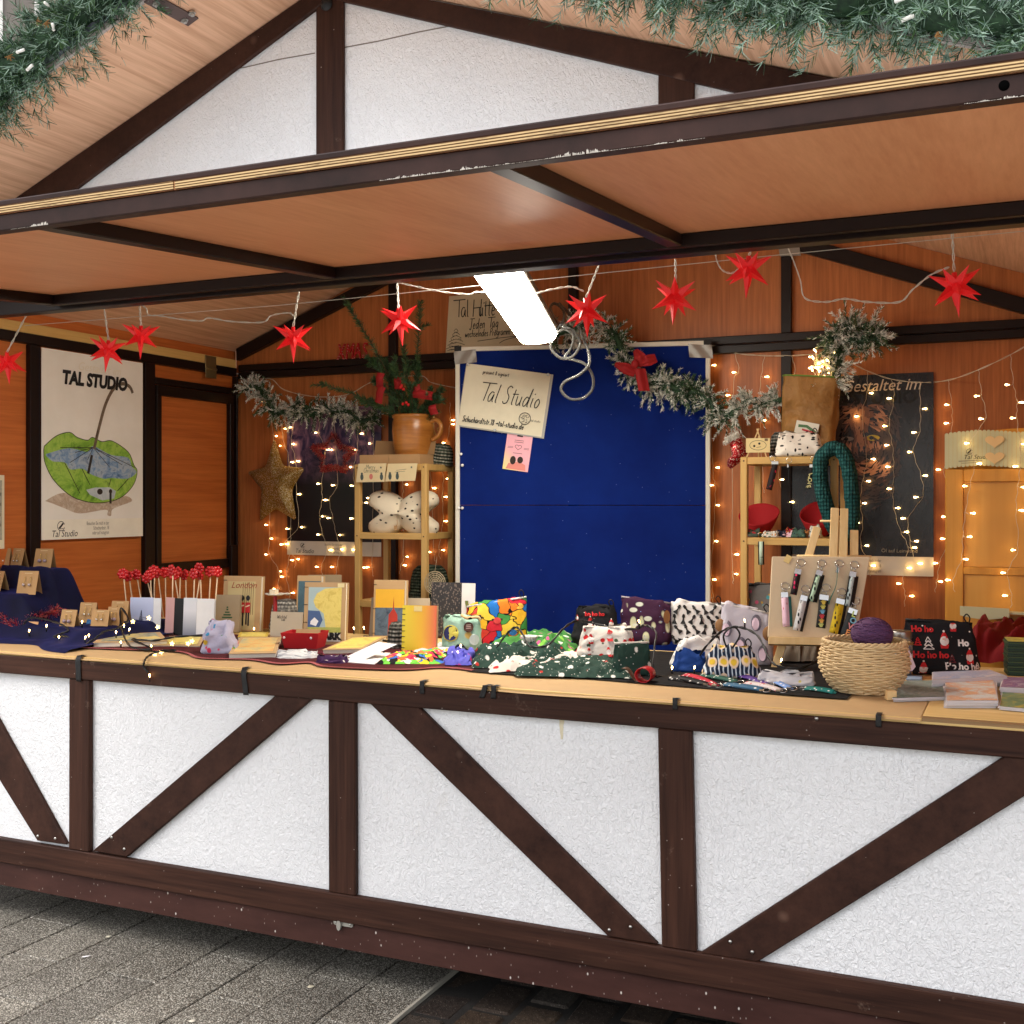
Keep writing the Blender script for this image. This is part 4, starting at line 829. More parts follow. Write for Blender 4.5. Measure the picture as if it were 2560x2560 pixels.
# ================================================================ fairy light curtains
M_bulb = glow((255, 206, 128), 16); M_cw = plain((212, 202, 180), .5, name='light wire')
bulb = MB(); bulb.tube([(0, 0, -.008), (0, 0, .002)], .0022, 5); bulb.grid(lambda a, b: (.0046 * math.cos(6.283 * a) * math.sin(3.14 * b), .0046 * math.sin(6.283 * a) * math.sin(3.14 * b), .006 - .0075 * math.cos(3.14 * b)), 6, 4)
B0 = [None]
def add_bulb(o, p, rot, sc=1.0):
    if B0[0] is None: b_ = bulb.build('bulb', M_bulb, o); B0[0] = b_
    else: b_ = dup(B0[0], parent=o)
    b_.location = p; b_.rotation_euler = rot; b_.scale = (sc * .85,) * 3
def curtain(name, label, top, strands, Yf, group=None):
    o = thing(name, label, 'string lights', py(*top[0], Yf(top[0][0]))); org = o.location.copy()
    P = [py(*q, Yf(q[0])) - org for q in top]; mb = MB()
    S = spline(P, 6)
    for k in (0, 1): mb.tube([p + Vector((0, .002 * math.cos(i * .9 + 3.14 * k), .002 * math.sin(i * .9 + 3.14 * k))) for i, p in enumerate(S)], .0013, 4)
    mb.build('top_wire', M_cw, o)
    for (su, bl_) in strands:
        bl_ = sorted(bl_, key=lambda q: q[1]); pts = [py(su[0], su[1], Yf(su[0])) - org]; mb = MB()
        for (u, v) in bl_:
            p = py(u, v, Yf(su[0])) - org; off = Vector((rnd.choice((-1, 1)) * rnd.uniform(.012, .026), 0, 0))
            base = p + off * (-1 if p.x > pts[-1].x else 1) * (1 if off.x > 0 else -1) + Vector((0, .004, .004)); pts.append(base)
            mb.tube([base, (base + p) / 2 + Vector((0, -.004, -.006)), p], .0011, 4); add_bulb(o, p, (R(rnd.uniform(-40, 40)), R(90) if p.x > base.x else R(-90), 0))
        if len(pts) > 1: pts.append(pts[-1] + Vector((rnd.uniform(-.01, .01), 0, -.05)))
        S = spline(pts, 6); mb.tube([p + Vector((.0025 * math.sin(i * 1.7), 0, 0)) for i, p in enumerate(S)], .0011, 4); mb.build('strand', M_cw, o)
    return o
q8 = lambda L: [z8(*q) for q in L]
curtain('light_curtain', 'warm fairy light curtain on the back wall around the gold star', [z5(20, 900), z5(220, 880), z5(330, 965), z5(560, 1015), z5(800, 1000), z5(1000, 900), z5(1330, 860), z5(1420, 910), z5(1600, 950)],
 [(z8(225, 60), q8([(165, 10), (268, 268), (197, 928), (232, 1030), (195, 1148), (300, 1273), (255, 1403)])), (z8(330, 60), q8([(335, 213), (300, 340), (385, 462), (355, 957), (350, 1070), (385, 1190), (315, 1313), (390, 1433)])), (z8(420, 60), q8([(375, 203), (393, 328), (428, 455), (437, 700), (455, 945), (312, 1073), (430, 1183)])),
  (z8(610, 60), q8([(565, 243), (653, 370), (583, 622), (625, 743), (610, 865), (583, 1000), (670, 1115), (573, 1240)])), (z8(695, 60), q8([(683, 370), (693, 633), (643, 743), (660, 877), (740, 1003), (755, 1110), (687, 1240)])), (z8(870, 60), q8([(900, 250), (848, 370), (823, 498), (833, 637), (935, 763), (830, 880), (843, 1113), (918, 1245)])),
  (z8(990, 60), q8([(963, 323), (957, 728), (950, 1243)])), (z8(1180, 200), q8([(1237, 628), (1237, 755), (1240, 1165), (1222, 1228)])), (z8(1415, 60), q8([(1370, 275), (1440, 655), (1413, 1130)])), (z8(1560, 20), q8([(1580, 150), (1580, 180), (1515, 318), (1470, 520), (1537, 585), (1525, 720), (1525, 900), (1508, 1115)]))], lambda u: YB - .024)
def ycur(u): return YB - .03 if u < 2380 else max(1.665, YB - .03 - (u - 2380) / 50 * .37)
curtain('light_curtain', 'warm fairy light curtain swagged across the dark face poster and cabinet', [z7(265, 660), z7(395, 705), z7(550, 720), z7(700, 720), z7(850, 715), z7(1000, 755), z7(1110, 805), z7(1230, 845), z7(1380, 862), z7(1530, 850), z7(1690, 795), z7(1860, 715), z7(1990, 640)],
 [((1776, 870), [(1784, 913), (1793, 1169), (1780, 1213), (1794, 1263), (1790, 1353), (1785, 1449), (1769, 1494)]), ((1836, 882), [(1836, 931), (1821, 988), (1841, 1386), (1840, 1435)]), ((1911, 889), [(1916, 942), (1905, 1005), (1910, 1051), (1899, 1206)]), ((1978, 889), [(1978, 942), (1945, 1105), (1954, 1199), (1979, 1255)]),
  ((2168, 930), [(2177, 983), (2143, 1041), (2182, 1148), (2170, 1203), (2160, 1258), (2145, 1307), (2166, 1364), (2182, 1414)]), ((2228, 950), [(2224, 996), (2213, 1065), (2218, 1113), (2221, 1167), (2224, 1222), (2243, 1270), (2265, 1330), (2285, 1369), (2272, 1420), (2248, 1459), (2278, 1490)]), ((2300, 957), [(2311, 1022), (2286, 1081), (2275, 1130), (2312, 1189), (2291, 1243), (2259, 1296), (2290, 1353), (2299, 1409)]),
  ((2370, 950), [(2368, 1012), (2367, 1058), (2389, 1125), (2347, 1174), (2380, 1233), (2361, 1292), (2358, 1347), (2340, 1408), (2350, 1454)]), ((2446, 925), [(2443, 990), (2454, 1047), (2418, 1108), (2447, 1159), (2413, 1215), (2431, 1283), (2423, 1342), (2413, 1398), (2371, 1450)]), ((2526, 888), [(2519, 962), (2552, 1006), (2533, 1045), (2559, 1110), (2540, 1166), (2557, 1218), (2552, 1276), (2534, 1375), (2509, 1432), (2514, 1489)])], ycur)

# ================================================================ gold star, tinsel star, XMAS letters
def starsolid(name, m, w, h, d, pts, parent):
    """puffed star: flat back, domed front ridge"""
    mb = MB(); n = len(pts); rings = 5
    for k in range(rings):
        pass
    vs_ = []; fs = []
    for k in range(rings + 1):
        s_ = 1 - (k / rings) ** 1.0 * .999; y = -d * math.sqrt(max(0, 1 - s_ ** 2.6))
        vs_ += [(p[0] * s_, y, p[1] * s_) for p in pts]
    for k in range(rings):
        fs += [(k * n + i, k * n + (i + 1) % n, (k + 1) * n + (i + 1) % n, (k + 1) * n + i) for i in range(n)]
    mb.add(vs_, fs, 0, True); mb.add([(p[0], 0, p[1]) for p in pts], [tuple(range(n - 1, -1, -1))]); return mb.build(name, m, parent)
def glitter(name, c1, c2, sc=420, metal=.7):
    t = NT(name); vo = t.new('ShaderNodeTexVoronoi'); vo.inputs['Scale'].default_value = sc; t.link(t.coord(), vo.inputs['Vector']); s_ = t.new('ShaderNodeSeparateColor'); t.link(vo.outputs['Color'], s_.inputs[0])
    t.col(t.ramp(s_.outputs[0], [(.0, srgb(*c1)), (.8, srgb(*c2)), (1, (1, .95, .8, 1))])); t.b.inputs['Metallic'].default_value = metal; t.rough(.38, .5)
    nm = t.new('ShaderNodeNormalMap') if False else None; t.bump(s_.outputs[1], .8, .004); return t.mat
pts8 = [(255, 275), (320, 490), (485, 505), (385, 665), (420, 900), (265, 805), (145, 905), (165, 665), (50, 535), (195, 495)]
Pw = [py(*z8(*q), YB - .03) for q in pts8]; c_ = py(*z8(275, 610), YB - .03)
gs = thing('gold_star', 'large padded gold glitter star hanging on the back wall', 'star', c_); loc_ = []
for i in range(10):
    a, b, c2 = Pw[i - 1], Pw[i], Pw[(i + 1) % 10]
    for t_ in (-.12, 0, .12):
        q = b.lerp(a if t_ < 0 else c2, abs(t_)) if t_ else b.lerp((a + c2) / 2, .10); loc_.append((q.x - c_.x, q.z - c_.z))
starsolid('padded_body', glitter('gold glitter', (110, 82, 28), (176, 140, 62)), 0, 0, .045, loc_[::-1], gs)
TIN = glitter('red tinsel', (150, 8, 14), (232, 30, 40), 600, .15)
def tinsel(mb, path, r, per_m, seed, mi=0):
    r_ = random.Random(seed); acc = 0
    for i in range(len(path) - 1):
        a, b = path[i], path[i + 1]; acc += (b - a).length * per_m; dd = (b - a).normalized()
        while acc > 0:
            acc -= 1; p = a.lerp(b, r_.random()); v_ = Vector((r_.gauss(0, 1), r_.gauss(0, 1), r_.gauss(0, 1))); v_ = (v_ - dd * v_.dot(dd) * .7).normalized() * r * r_.uniform(.6, 1.1)
            w_ = v_.cross(dd + Vector((.1, .2, .3))).normalized() * .0012; mb.add([p - w_, p + w_, p + v_ + w_, p + v_ - w_], [(0, 1, 2, 3)], mi)
tp = [py(*z8(*q), YB - .05) for q in ((690, 250), (745, 350), (845, 375), (775, 440), (790, 520), (690, 500), (600, 515), (620, 430), (540, 350), (640, 340))]
ts = thing('tinsel_star', 'open red tinsel star outline hanging in front of the night sky poster', 'star', tp[0])
mb = MB(); tinsel(mb, [p - tp[0] for p in tp + [tp[0]]], .022, 3200, 9); mb.build('tinsel', TIN, ts, kind='stuff')
mb = MB(); mb.tube([p - tp[0] for p in tp], .004, 5, closed=True); mb.tube([(0, 0, 0), (-.002, .02, .12)], .0012, 4); mb.build('wire_frame', plain((90, 10, 14), .4), ts)
pz_ = py(*z5(720, 742), YB - .04); xm = thing('xmas_letters', 'red dotted XMAS letters standing on the back rail', 'decoration', pz_)
def rdot():
    t = NT('red letters with white dots'); d = t.step(t.voro(t.coord(), 75, rand=.25), .30, .22); t.col(t.mix(d, srgb(170, 16, 22), srgb(236, 214, 206))); t.rough(.5); return t.mat
M_rdot = rdot(); x = 0
cw = (py(*z5(975, 742), YB - .04).x - pz_.x)
for ch_ in 'XMAS':
    cu = bpy.data.curves.new('letter', 'FONT'); cu.body = ch_; cu.size = .118; cu.extrude = .006; cu.shear = .18; cu.offset = .0; cu.resolution_u = 3
    t_ = bpy.data.objects.new('letter', cu); col.objects.link(t_); me = bpy.data.meshes.new_from_object(t_.evaluated_get(bpy.context.evaluated_depsgraph_get())); bpy.data.objects.remove(t_)
    me.materials.clear(); me.materials.append(M_rdot); lo_ = bpy.data.objects.new('letter', me); col.objects.link(lo_); lo_.parent = xm; lo_.location = (x, 0, .001); lo_.rotation_euler = (R(90), 0, 0); lo_.scale = (.56, 1, 1); x += cw / 4.1
p = py(*z8(1385, 262), YB - .02); gm = thing('wire_lettering', 'small pale gold XMAS wire lettering beside the clay pot handle', 'decoration', p)
for ch_, x in zip('XMAS', (-.055, -.015, .027, .058)): text('letter', ch_, .055, plain((196, 160, 90), .4, .6), gm, (x, 0, 0), sx=.8)

# ================================================================ bamboo racks
M_bam = wood('bamboo', (176, 138, 76), (206, 168, 104), 2, 60, 6, rough=.45); M_bamx = wood('bamboo rail', (176, 138, 76), (206, 168, 104), 0, 60, 6, rough=.45)
def rack(label, x0, x1, y0, y1, ztop, zmid):
    o = thing('bamboo_rack', label, 'rack', (x0, y0, .76)); W, D = x1 - x0, y1 - y0; t_ = .029
    for (x, y) in ((0, 0), (W - t_, 0), (0, D - t_), (W - t_, D - t_)):
        mb = MB(); mb.span((x, y, 0), (x + t_, y + t_, ztop - .76)); mb.build('leg', M_bam, o, bevel=.003)
    for z in (ztop - .76, zmid - .76, zmid - (ztop - zmid) - .76):
        for (ya, yb_) in ((.001, .02), (D - .02, D - .001)): mb = MB(); mb.span((t_ + .0005, ya, z - .031), (W - t_ - .0005, yb_, z - .001)); mb.build('rail', M_bamx, o, bevel=.002)
        for x in (.002, W - .02):
            mb = MB(); mb.span((x, t_ + .0005, z - .031), (x + .018, D - t_ - .0005, z - .001)); mb.build('side_rail', M_bam, o, bevel=.002)
        mb = MB(); mb.span((.021, .021, z - .012), (W - .021, D - .021, z - .002)); mb.build('shelf_board', M_bamx, o)
    for x in (t_ / 2, W - t_ / 2):
        for z in (ztop - .776, zmid - .776):
            mb = MB(); mb.lathe([(0, .001), (.0035, .001), (.004, 0)], 8, TR((x, -.0002, z), (R(90), 0, 0))); mb.build('screw', plain((90, 66, 40), .5), o)
    return o
rack('slim bamboo shelf rack holding the bone pillow beside the blue board', -.948, -.557, 1.6, 1.9, 1.722, 1.397)
rack('slim bamboo shelf rack behind the key ring easel', .902, 1.297, 1.65, 1.95, 1.731, 1.396)
bt_ = thing('back_table', 'plain wooden trestle table under the bamboo racks at the back wall', 'table', (0, 0, 0))
mb = MB(); mb.span((-1.5, 1.45, .725), (-.48, 2.02, .758)); mb.span((.76, 1.45, .725), (2.25, 2.02, .758)); mb.build('tabletop', M_raw, bt_)
for x in (-1.45, -.54, .82, 2.2):
    for y in (1.5, 1.98): mb = MB(); mb.span((x - .02, y - .02, .24), (x + .02, y + .02, .7245)); mb.build('leg', M_raw, bt_)

# clay pot with fir branches on the left rack
pc = Vector((-.72, 1.77, 1.722)); k_ = mpp(pc)
pot = thing('clay_pot', 'ochre glazed clay pot with a handle standing on the left bamboo rack', 'pot', pc)
t = NT('ochre glaze'); n = t.noise(t.coord((1, 1, 9)), 5, 4); t.col(t.ramp(n, [(.3, srgb(146, 88, 34)), (.7, srgb(190, 126, 58))])); t.rough(.28, .5); t.bump(t.noise(t.coord((.2, .2, 14)), 8, 2), .2, .004); M_clay = t.mat
mb = MB(); mb.lathe([(0, .001), (.074, .001), (.083, .02), (.096, .09), (.103, .16), (.101, .205), (.096, .222), (.102, .229), (.104, .238), (.099, .243), (.09, .238), (.088, .21), (.09, .1), (0, .08)], 32); mb.build('pot_body', M_clay, pot)
mb = MB(); mb.tube(spline([(.094, 0, .205), (.125, 0, .215), (.150, 0, .19), (.145, 0, .15), (.118, 0, .125), (.102, 0, .12)], 5), .011, 8); mb.build('handle', M_clay, pot)
fb = thing('fir_branches', 'bunch of green fir branches with red ribbon standing in the clay pot', 'branches', pc + Vector((0, 0, .24))); org = fb.location
r_ = random.Random(12)
def branch(tip_uv, Y, root=(0, 0, -.06), side=5, tw=.10, mixl=(4, 4, 0, 2), name='branch'):
    tip = py(*tip_uv, Y) - org; root = Vector(root); mb = MB(); mid = (root + tip) / 2 + Vector((0, 0, .03 * (1 if tip.x * tip.x > .02 else 0))); S = spline([root, mid, tip], 8)
    for i in range(2, len(S) - 1): needles(mb, S[i], S[i + 1] - S[i], (S[i + 1] - S[i]).length * 1.1, .030, 40, mixl, r_, .95, .0034, 0)
    for j in range(side):
        i = r_.randrange(4, len(S) - 1); d = (S[i + 1] - S[i - 1]).normalized(); s_ = Vector((r_.uniform(-1, 1), r_.uniform(-.6, .6), r_.uniform(-.6, .8)))
        needles(mb, S[i], (d + s_ * .9), tw * r_.uniform(.6, 1), .026, 60, mixl, r_, .9, .0032, 0)
    mb.tube(S, .0035, 5, mi=5); mb.build(name, GM + [TWIG], fb)
for uv, Y, sd, tw in ((z5(800, 330), 1.74, 3, .08), (z5(1340, 310), 1.78, 2, .07), (z5(600, 920), 1.70, 3, .09), (z5(1215, 640), 1.75, 5, .10), (z5(1150, 800), 1.68, 6, .10), (z5(990, 740), 1.74, 5, .09), (z5(1080, 750), 1.8, 5, .10), (z5(1320, 780), 1.78, 5, .1), (z5(1480, 1030), 1.72, 5, .10), (z5(1500, 960), 1.78, 5, .09), (z5(1000, 900), 1.72, 5, .08), (z5(1270, 930), 1.66, 5, .1), (z5(1430, 1120), 1.74, 4, .08), (z5(900, 1050), 1.70, 4, .08)): branch(uv, Y, side=sd, tw=tw)
for (a, b, c_) in ((z5(1050, 840), z5(1030, 950), 1.70), (z5(1180, 870), z5(1170, 960), 1.68), (z5(1060, 940), z5(1020, 1060), 1.69), (z5(1290, 990), z5(1430, 1010), 1.69), (z5(1310, 930), z5(1330, 1010), 1.69), (z5(1430, 1080), z5(1440, 1150), 1.70)):
    A, B = py(*a, c_) - org, py(*b, c_) - org; mb = MB(); sd_ = (B - A).cross(Vector((0, 1, 0))).normalized() * .021
    mb.grid(lambda s_, t_: A.lerp(B, s_) + sd_ * (t_ - .5) * 2 + Vector((0, -.012 * math.sin(t_ * 3.1) - .008 * math.sin(s_ * 5), 0)), 6, 6); mb.build('ribbon', RED, fb)
for q in ((1200, 935), (1210, 1070), (1250, 1075), (1195, 945), (1215, 960), (1235, 1060)): mb = MB(); p = py(*z5(*q), 1.66) - org; mb.ball(p, .008, 8, 5); mb.build('berry', REDP, fb)

# card boxes, knitted hat, bone pillow on the left rack
def tuple_add(a, b): return tuple(a[i] + b[i] for i in range(3))
for (q0, q1, lab, motif) in (((862, 612), (1100, 470), 'open kraft card box with cream Merry Christmas penguin card on front', 0), ((1080, 605), (1330, 470), 'open kraft card box with cream two penguin card on front', 1)):
    a, b = py(*z8(*q0), 1.585), py(*z8(*q1), 1.585); W = b.x - a.x - .008; o = thing('card_box', lab, 'box', (a.x, 1.60, 1.7225))
    mb = MB(); mb.span((.004, .012, .0), (W - .004, .15, .004)); mb.span((.004, .012, .004), (W - .004, .015, .045)); mb.span((.004, .147, .004), (W - .004, .15, .045)); mb.span((.004, .015, .004), (.007, .147, .045)); mb.span((W - .007, .015, .004), (W - .004, .147, .045)); mb.build('box_body', KRAFT, o)
    mb = MB(); mb.grid(lambda s_, t_: (s_ * W, .15 + t_ * .02, .047 + t_ * .075 - .01 * t_ * s_), 2, 2); mb.build('lid', plain((150, 118, 80), .8), o)
    cz0, cz1 = a.z - 1.7225, b.z - 1.7225
    mb = MB(); mb.prism([(0, cz0), (W - .012, cz0 + .002), (W, cz1), (.014, cz1)], -.016, -.0145, mi=0); card = mb.build('card', plain((226, 208, 164), .6), o)
    mb = MB(); H = cz1 - cz0
    if motif == 0: write(mb, 'Merry', W * .34, cz0 + H * .72, .020, .0016, -.0165); write(mb, 'Christmas', W * .26, cz0 + H * .52, .022, .0016, -.0165, sx=.8)
    else: ribbon(mb, [(W * .35, cz0 + H * .62), (W * .66, cz0 + H * .68)], .0016, -.0165); ribbon(mb, [(W * .3, cz0 + H * .52), (W * .62, cz0 + H * .57)], .0016, -.0165)
    for x in ((.2, .84) if motif == 0 else (.15, .38)): mb.poly(circle(W * x, cz0 + H * .28, .009, 10, .016), -.0165); mb.poly(circle(W * x, cz0 + H * .46, .006, 8), -.0166)
    mb.poly(starpts(W * .82, cz0 + H * .78, .007, .003), -.0165); mb.build('print', plain((70, 84, 84), .6), card)
    mb = MB()
    if motif == 0: mb.poly(circle(W * .5, cz0 + H * .3, .010, 10, .014), -.0165); mb.build('print', plain((206, 120, 110), .6), card)
def knitmat(name, c1, c2, c3):
    t = NT(name); w1 = t.new('ShaderNodeTexWave', wave_type='BANDS', bands_direction='Z'); w1.inputs['Scale'].default_value = 22; w1.inputs['Distortion'].default_value = 1.2; t.link(t.coord(), w1.inputs['Vector'])
    vo = t.voro(t.coord((1, 1, .8)), 75, rand=.35); c = t.ramp(w1.outputs['Fac'], [(.3, srgb(*c1)), (.5, srgb(*c2)), (.75, srgb(*c3))]); t.col(t.mix(t.step(vo, .2, .6), c, t.mix(.65, c, (0, 0, 0, 1)))); t.rough(.9, .1); t.bump(vo, 1.0, .01); return t.mat
M_knit = knitmat('grey green knit', (66, 76, 62), (96, 104, 92), (180, 176, 160)); M_knit2 = knitmat('dark green knit', (40, 54, 40), (52, 66, 50), (96, 102, 84)); M_knit3 = knitmat('grey knit', (70, 72, 66), (104, 104, 98), (160, 156, 148))
def beanie(label, p, r, h, m, group=None, lean=0):
    o = thing('knitted_hat', label, 'hat', p, (0, lean, 0)); mb = MB(); mb.lathe([(r * .86, .0), (r, .004), (r, h * .3), (r * .97, h * .55), (r * .85, h * .82), (r * .6, h * .96), (0, h)], 20); mb.build('knit_body', m, o)
    mb = MB(); mb.lathe([(r * 1.0, .001), (r * 1.06, .006), (r * 1.06, h * .22), (r * 1.0, h * .24)], 20); mb.build('brim', m, o); return o
beanie('grey green knitted hat on the rack top beside the card boxes', (-.607, 1.83, 1.7225), .062, .105, M_knit, lean=R(8))
bp = thing('bone_pillow', 'white bone shaped pillow with small black dog print lying in left bamboo rack', 'pillow', (-.735, 1.70, 1.397 + .0015))
t = NT('cream cotton with dachshunds'); u_ = t.coord((1, 1, 1.6), rot=(0, R(30), 0)); v1 = t.voro(u_, 27, rand=.75); n_ = t.noise(t.coord(), 90, 2); sp = t.step(t.math('ADD', v1, t.math('MULTIPLY', n_, .22)), .34, .30)
t.col(t.mix(sp, srgb(222, 210, 186), srgb(40, 34, 32))); t.rough(.85, .1); t.bump(t.noise(t.coord(), 20, 3), .3, .01); M_dach = t.mat
def bone(a, b):
    an = a * 6.283; c_, s_ = math.cos(an), math.sin(an); r0 = .155 * abs(c_) ** 1.0 + .105 * abs(s_) ** 1.5 + .060 * abs(2 * c_ * s_) ** 2.0 * (1 if abs(c_) > .3 else abs(c_) / .3); r0 *= 1 - .22 * max(0, abs(c_) - .93) / .07
    th = math.pi * b; rr = math.sin(th) ** .5 if 0 < b < 1 else 0
    return (r0 * c_ * rr, -.058 * math.cos(th) * (.7 + .6 * abs(c_)), .088 + r0 * s_ * rr * .62)
mb = MB(); mb.grid(bone, 64, 14); mb.build('pillow_body', M_dach, bp)
mb = MB(); mb.tube(spline([(0, -.062, .06), (.004, -.066, .04), (-.004, -.068, .03)], 4), .0015, 4); mb.span((-.012, -.070, .012), (.006, -.0685, .032)); mb.build('tag', KRAFT, bp)
hp = py(*z8(1330, 1470), 1.75); beanie('dark green knitted hat low in the left bamboo rack', (-.62, 1.75, 1.0735), .095, .17, M_knit2)
# ================================================================ soft goods: builders and printed cloths
ZT = .998
def base(u0, u1, vt, vb, yaw=24, z=None, Y=None):
    P = py((u0 + u1) / 2, vb, Y) if Y is not None else pz((u0 + u1) / 2, vb, z or ZT); m = mpp(P)
    return P, (u1 - u0) * m / max(.5, math.cos(R(yaw) - YAW)), (vb - vt) * m
def clothmat(name, base_, layers=(), rough=.85, wr=.25, cells=None):
    """layers: (colour, scale, radius, stretch xyz, rot, offset)"""
    t = NT(name)
    if cells:
        cs, sc, lw = cells; vec = t.coord(); nn = t.noise(vec, 14, 2, out='Color'); mxn = t.mix(.06, vec, nn)
        vo = t.new('ShaderNodeTexVoronoi'); vo.inputs['Scale'].default_value = sc; t.link(mxn, vo.inputs['Vector']); s_ = t.new('ShaderNodeSeparateColor'); t.link(vo.outputs['Color'], s_.inputs[0])
        c = t.ramp(s_.outputs[0], [(i / len(cs), srgb(*k)) for i, k in enumerate(cs)], 'CONSTANT')
        if lw: ed = t.voro(mxn, sc, feature='DISTANCE_TO_EDGE'); c = t.mix(t.step(ed, lw, lw * .6), c, srgb(24, 22, 26))
    else: c = srgb(*base_)
    for (cl, sc, rad, st, rot, off) in layers:
        v_ = t.voro(t.coord(st, rot=rot, loc=off), sc, rand=.8); c = t.mix(t.step(v_, rad, rad * .78), c, srgb(*cl))
    t.col(c); t.rough(rough, .15); t.bump(t.noise(t.coord(), 28, 4), wr, .01); return t.mat
def bag_surf(w, h, d, seed=0, slump=0.0, top=.92, wr=.006, skew=0.0):
    """returns f(a,b,front): closed soft bag, wide foot, narrow zipped top, local x centre, z up, -y front"""
    def f(a, b):                                 # a round the waist 0..1, b up 0..1
        an = 6.283 * a; c_, s_ = math.cos(an), math.sin(an); ex = .45
        X = math.copysign(abs(c_) ** ex, c_); Yy = math.copysign(abs(s_) ** .8, s_)
        wb = w / 2 * (1 + (top - 1) * b) * (1 - .10 * max(0, .12 - b) / .12); db = d / 2 * ((1 - b) ** .75 * .95 + .05) * (1 - .25 * max(0, .1 - b) / .1)
        n_ = nz((X * 2.1 + seed, Yy * 1.7 + seed, b * 2.6), 1.3); n2 = nz((X * 5 + seed, b * 5.5, seed * 3.1), 1.2)
        return Vector((X * wb + n2 * wr * .8, Yy * db * (1 + .25 * n_) + n2 * wr - slump * b * h * .4, b * h * (1 - .07 * X * X * b + skew * X) + n_ * .02 * b + n2 * .006 * b))
    return f
def bag(name, label, P, yaw, w, h, d, m, cat='pouch', seed=0, top=.92, zip_c=None, slump=0.0, pull=True, lie=0.0, wr=.006, skew=0.0):
    o = thing(name, label, cat, P, (R(lie), 0, R(yaw))); f = bag_surf(w, h, d, seed, slump, top, wr, skew); mb = MB(); mb.grid(f, 40, 14)
    c = sum((f(i / 20, 1) for i in range(20)), Vector()) / 20; n0 = len(mb.v); mb.v.append(c); row = [14 * 41 + i for i in range(41)]
    for i in range(40): mb.f.append([row[i], row[i + 1], n0]); mb.m.append(0); mb.s.append(True)
    cb_ = len(mb.v); mb.v.append(Vector((0, 0, .001)))
    for i in range(40): mb.f.append([i + 1, i, cb_]); mb.m.append(0); mb.s.append(True)
    mb.build('cloth_body', m, o)
    L, R_ = f(.5, 1), f(0, 1)
    if zip_c:
        mb = MB(); mb.tube([L.lerp(R_, t_) + Vector((0, 0, .004)) for t_ in (0, .25, .5, .75, 1)], .004, 6); mb.build('zip', plain(zip_c, .5), o)
    if pull:
        mb = MB(); q = L.lerp(R_, .93); mb.tube(spline([q + Vector((0, 0, .003)), q + Vector((-.012, -.004, .022)), q + Vector((-.004, -.004, .034)), q + Vector((.006, -.004, .022)), q + Vector((.003, 0, .003))], 4), .0022, 5); mb.build('zip_pull', M_black, o)
    o['_'] = 0; del o['_']
    return o, f
def on_bag(f, x, z, w, h):                       # point on the front of a bag at local x,z
    b = max(0, min(1, z / h)); best = None
    for i in range(41):
        p = f(.5 + .5 * i / 40, b)
        if best is None or abs(p.x - x) < abs(best.x - x): best = p
    return best.y - .0035
def keep_on(f, p, h):                            # hold a print inside the bag's outline
    b = max(.02, min(.97, p[1] / h)); z_ = b * h; return max(f(.5, b).x * .94, min(f(0, b).x * .94, p[0])), z_
def patch(o, f, w, h, shapes, m, name='print'):
    for pts in shapes:
        pts = [keep_on(f, p, h) for p in pts]
        mb = MB(); c = (sum(p[0] for p in pts) / len(pts), sum(p[1] for p in pts) / len(pts)); n = len(pts)
        mb.add([(p[0], on_bag(f, p[0], p[1], w, h), p[1]) for p in pts] + [(c[0], on_bag(f, c[0], c[1], w, h) - .0006, c[1])], [(i, (i + 1) % n, n) for i in range(n)]); mb.build(name, m, o)
def bagtext(o, f, w, h, s, size, m, x, z, bold=.001):
    t_ = text('print', s, size, m, o, (0, 0, 0), (0, 0, 0), bold=bold); t_.data = t_.data.copy()
    for v_ in t_.data.vertices: X, Z_ = x + v_.co.x, z + v_.co.y; v_.co = (X, on_bag(f, X, Z_, w, h), Z_)
def heap(name, label, quad, hgt, m, cat='cloth', seed=0, z=None, nu=64, nv=36, fold=6.0, edge=.02, thick=.004, group=None):
    """folded cloth lying on the counter: quad = photo pixels TL,TR,BR,BL on the counter plane"""
    Q = [pz(*q, z or ZT) for q in quad]; o0 = (Q[0] + Q[1] + Q[2] + Q[3]) / 4
    def f(a, b):
        p = (Q[0].lerp(Q[1], a)).lerp(Q[3].lerp(Q[2], a), b) - o0; e = min(1, min(a, 1 - a, b, 1 - b) / .16 + .02)
        wv_ = .35 * nz((a * 3 + seed, b * 3, 2.2)); rd = 1 - abs(nz((a * fold * .9 + wv_ * 3 + seed, b * fold * .55 + a * 1.2, seed * .7), 1.3)) * 2.1; n_ = max(0, rd); n2 = (1 - abs(nz((a * fold * 2.4 + b * 3 + seed, b * fold * 1.1, 3.3), 1.2)) * 2.2) * .8
        w_ = edge * (nz((a * 4 + seed, b * 4, 9)), nz((a * 4, b * 4 + seed, 5)))[0]
        return Vector((p.x + w_, p.y + w_ * .7, thick + hgt * (e ** .6) * (.30 + .55 * n_ + .24 * n2)))
    mb = MB(); mb.grid(f, nu, nv); o = mb.build(name, m); o.location = o0; tag(o, label, cat, group); return o, f
# ---------------------------------------------------------------- right rack: things on it
def pzr(u, v, Y): return py(u, v, Y)
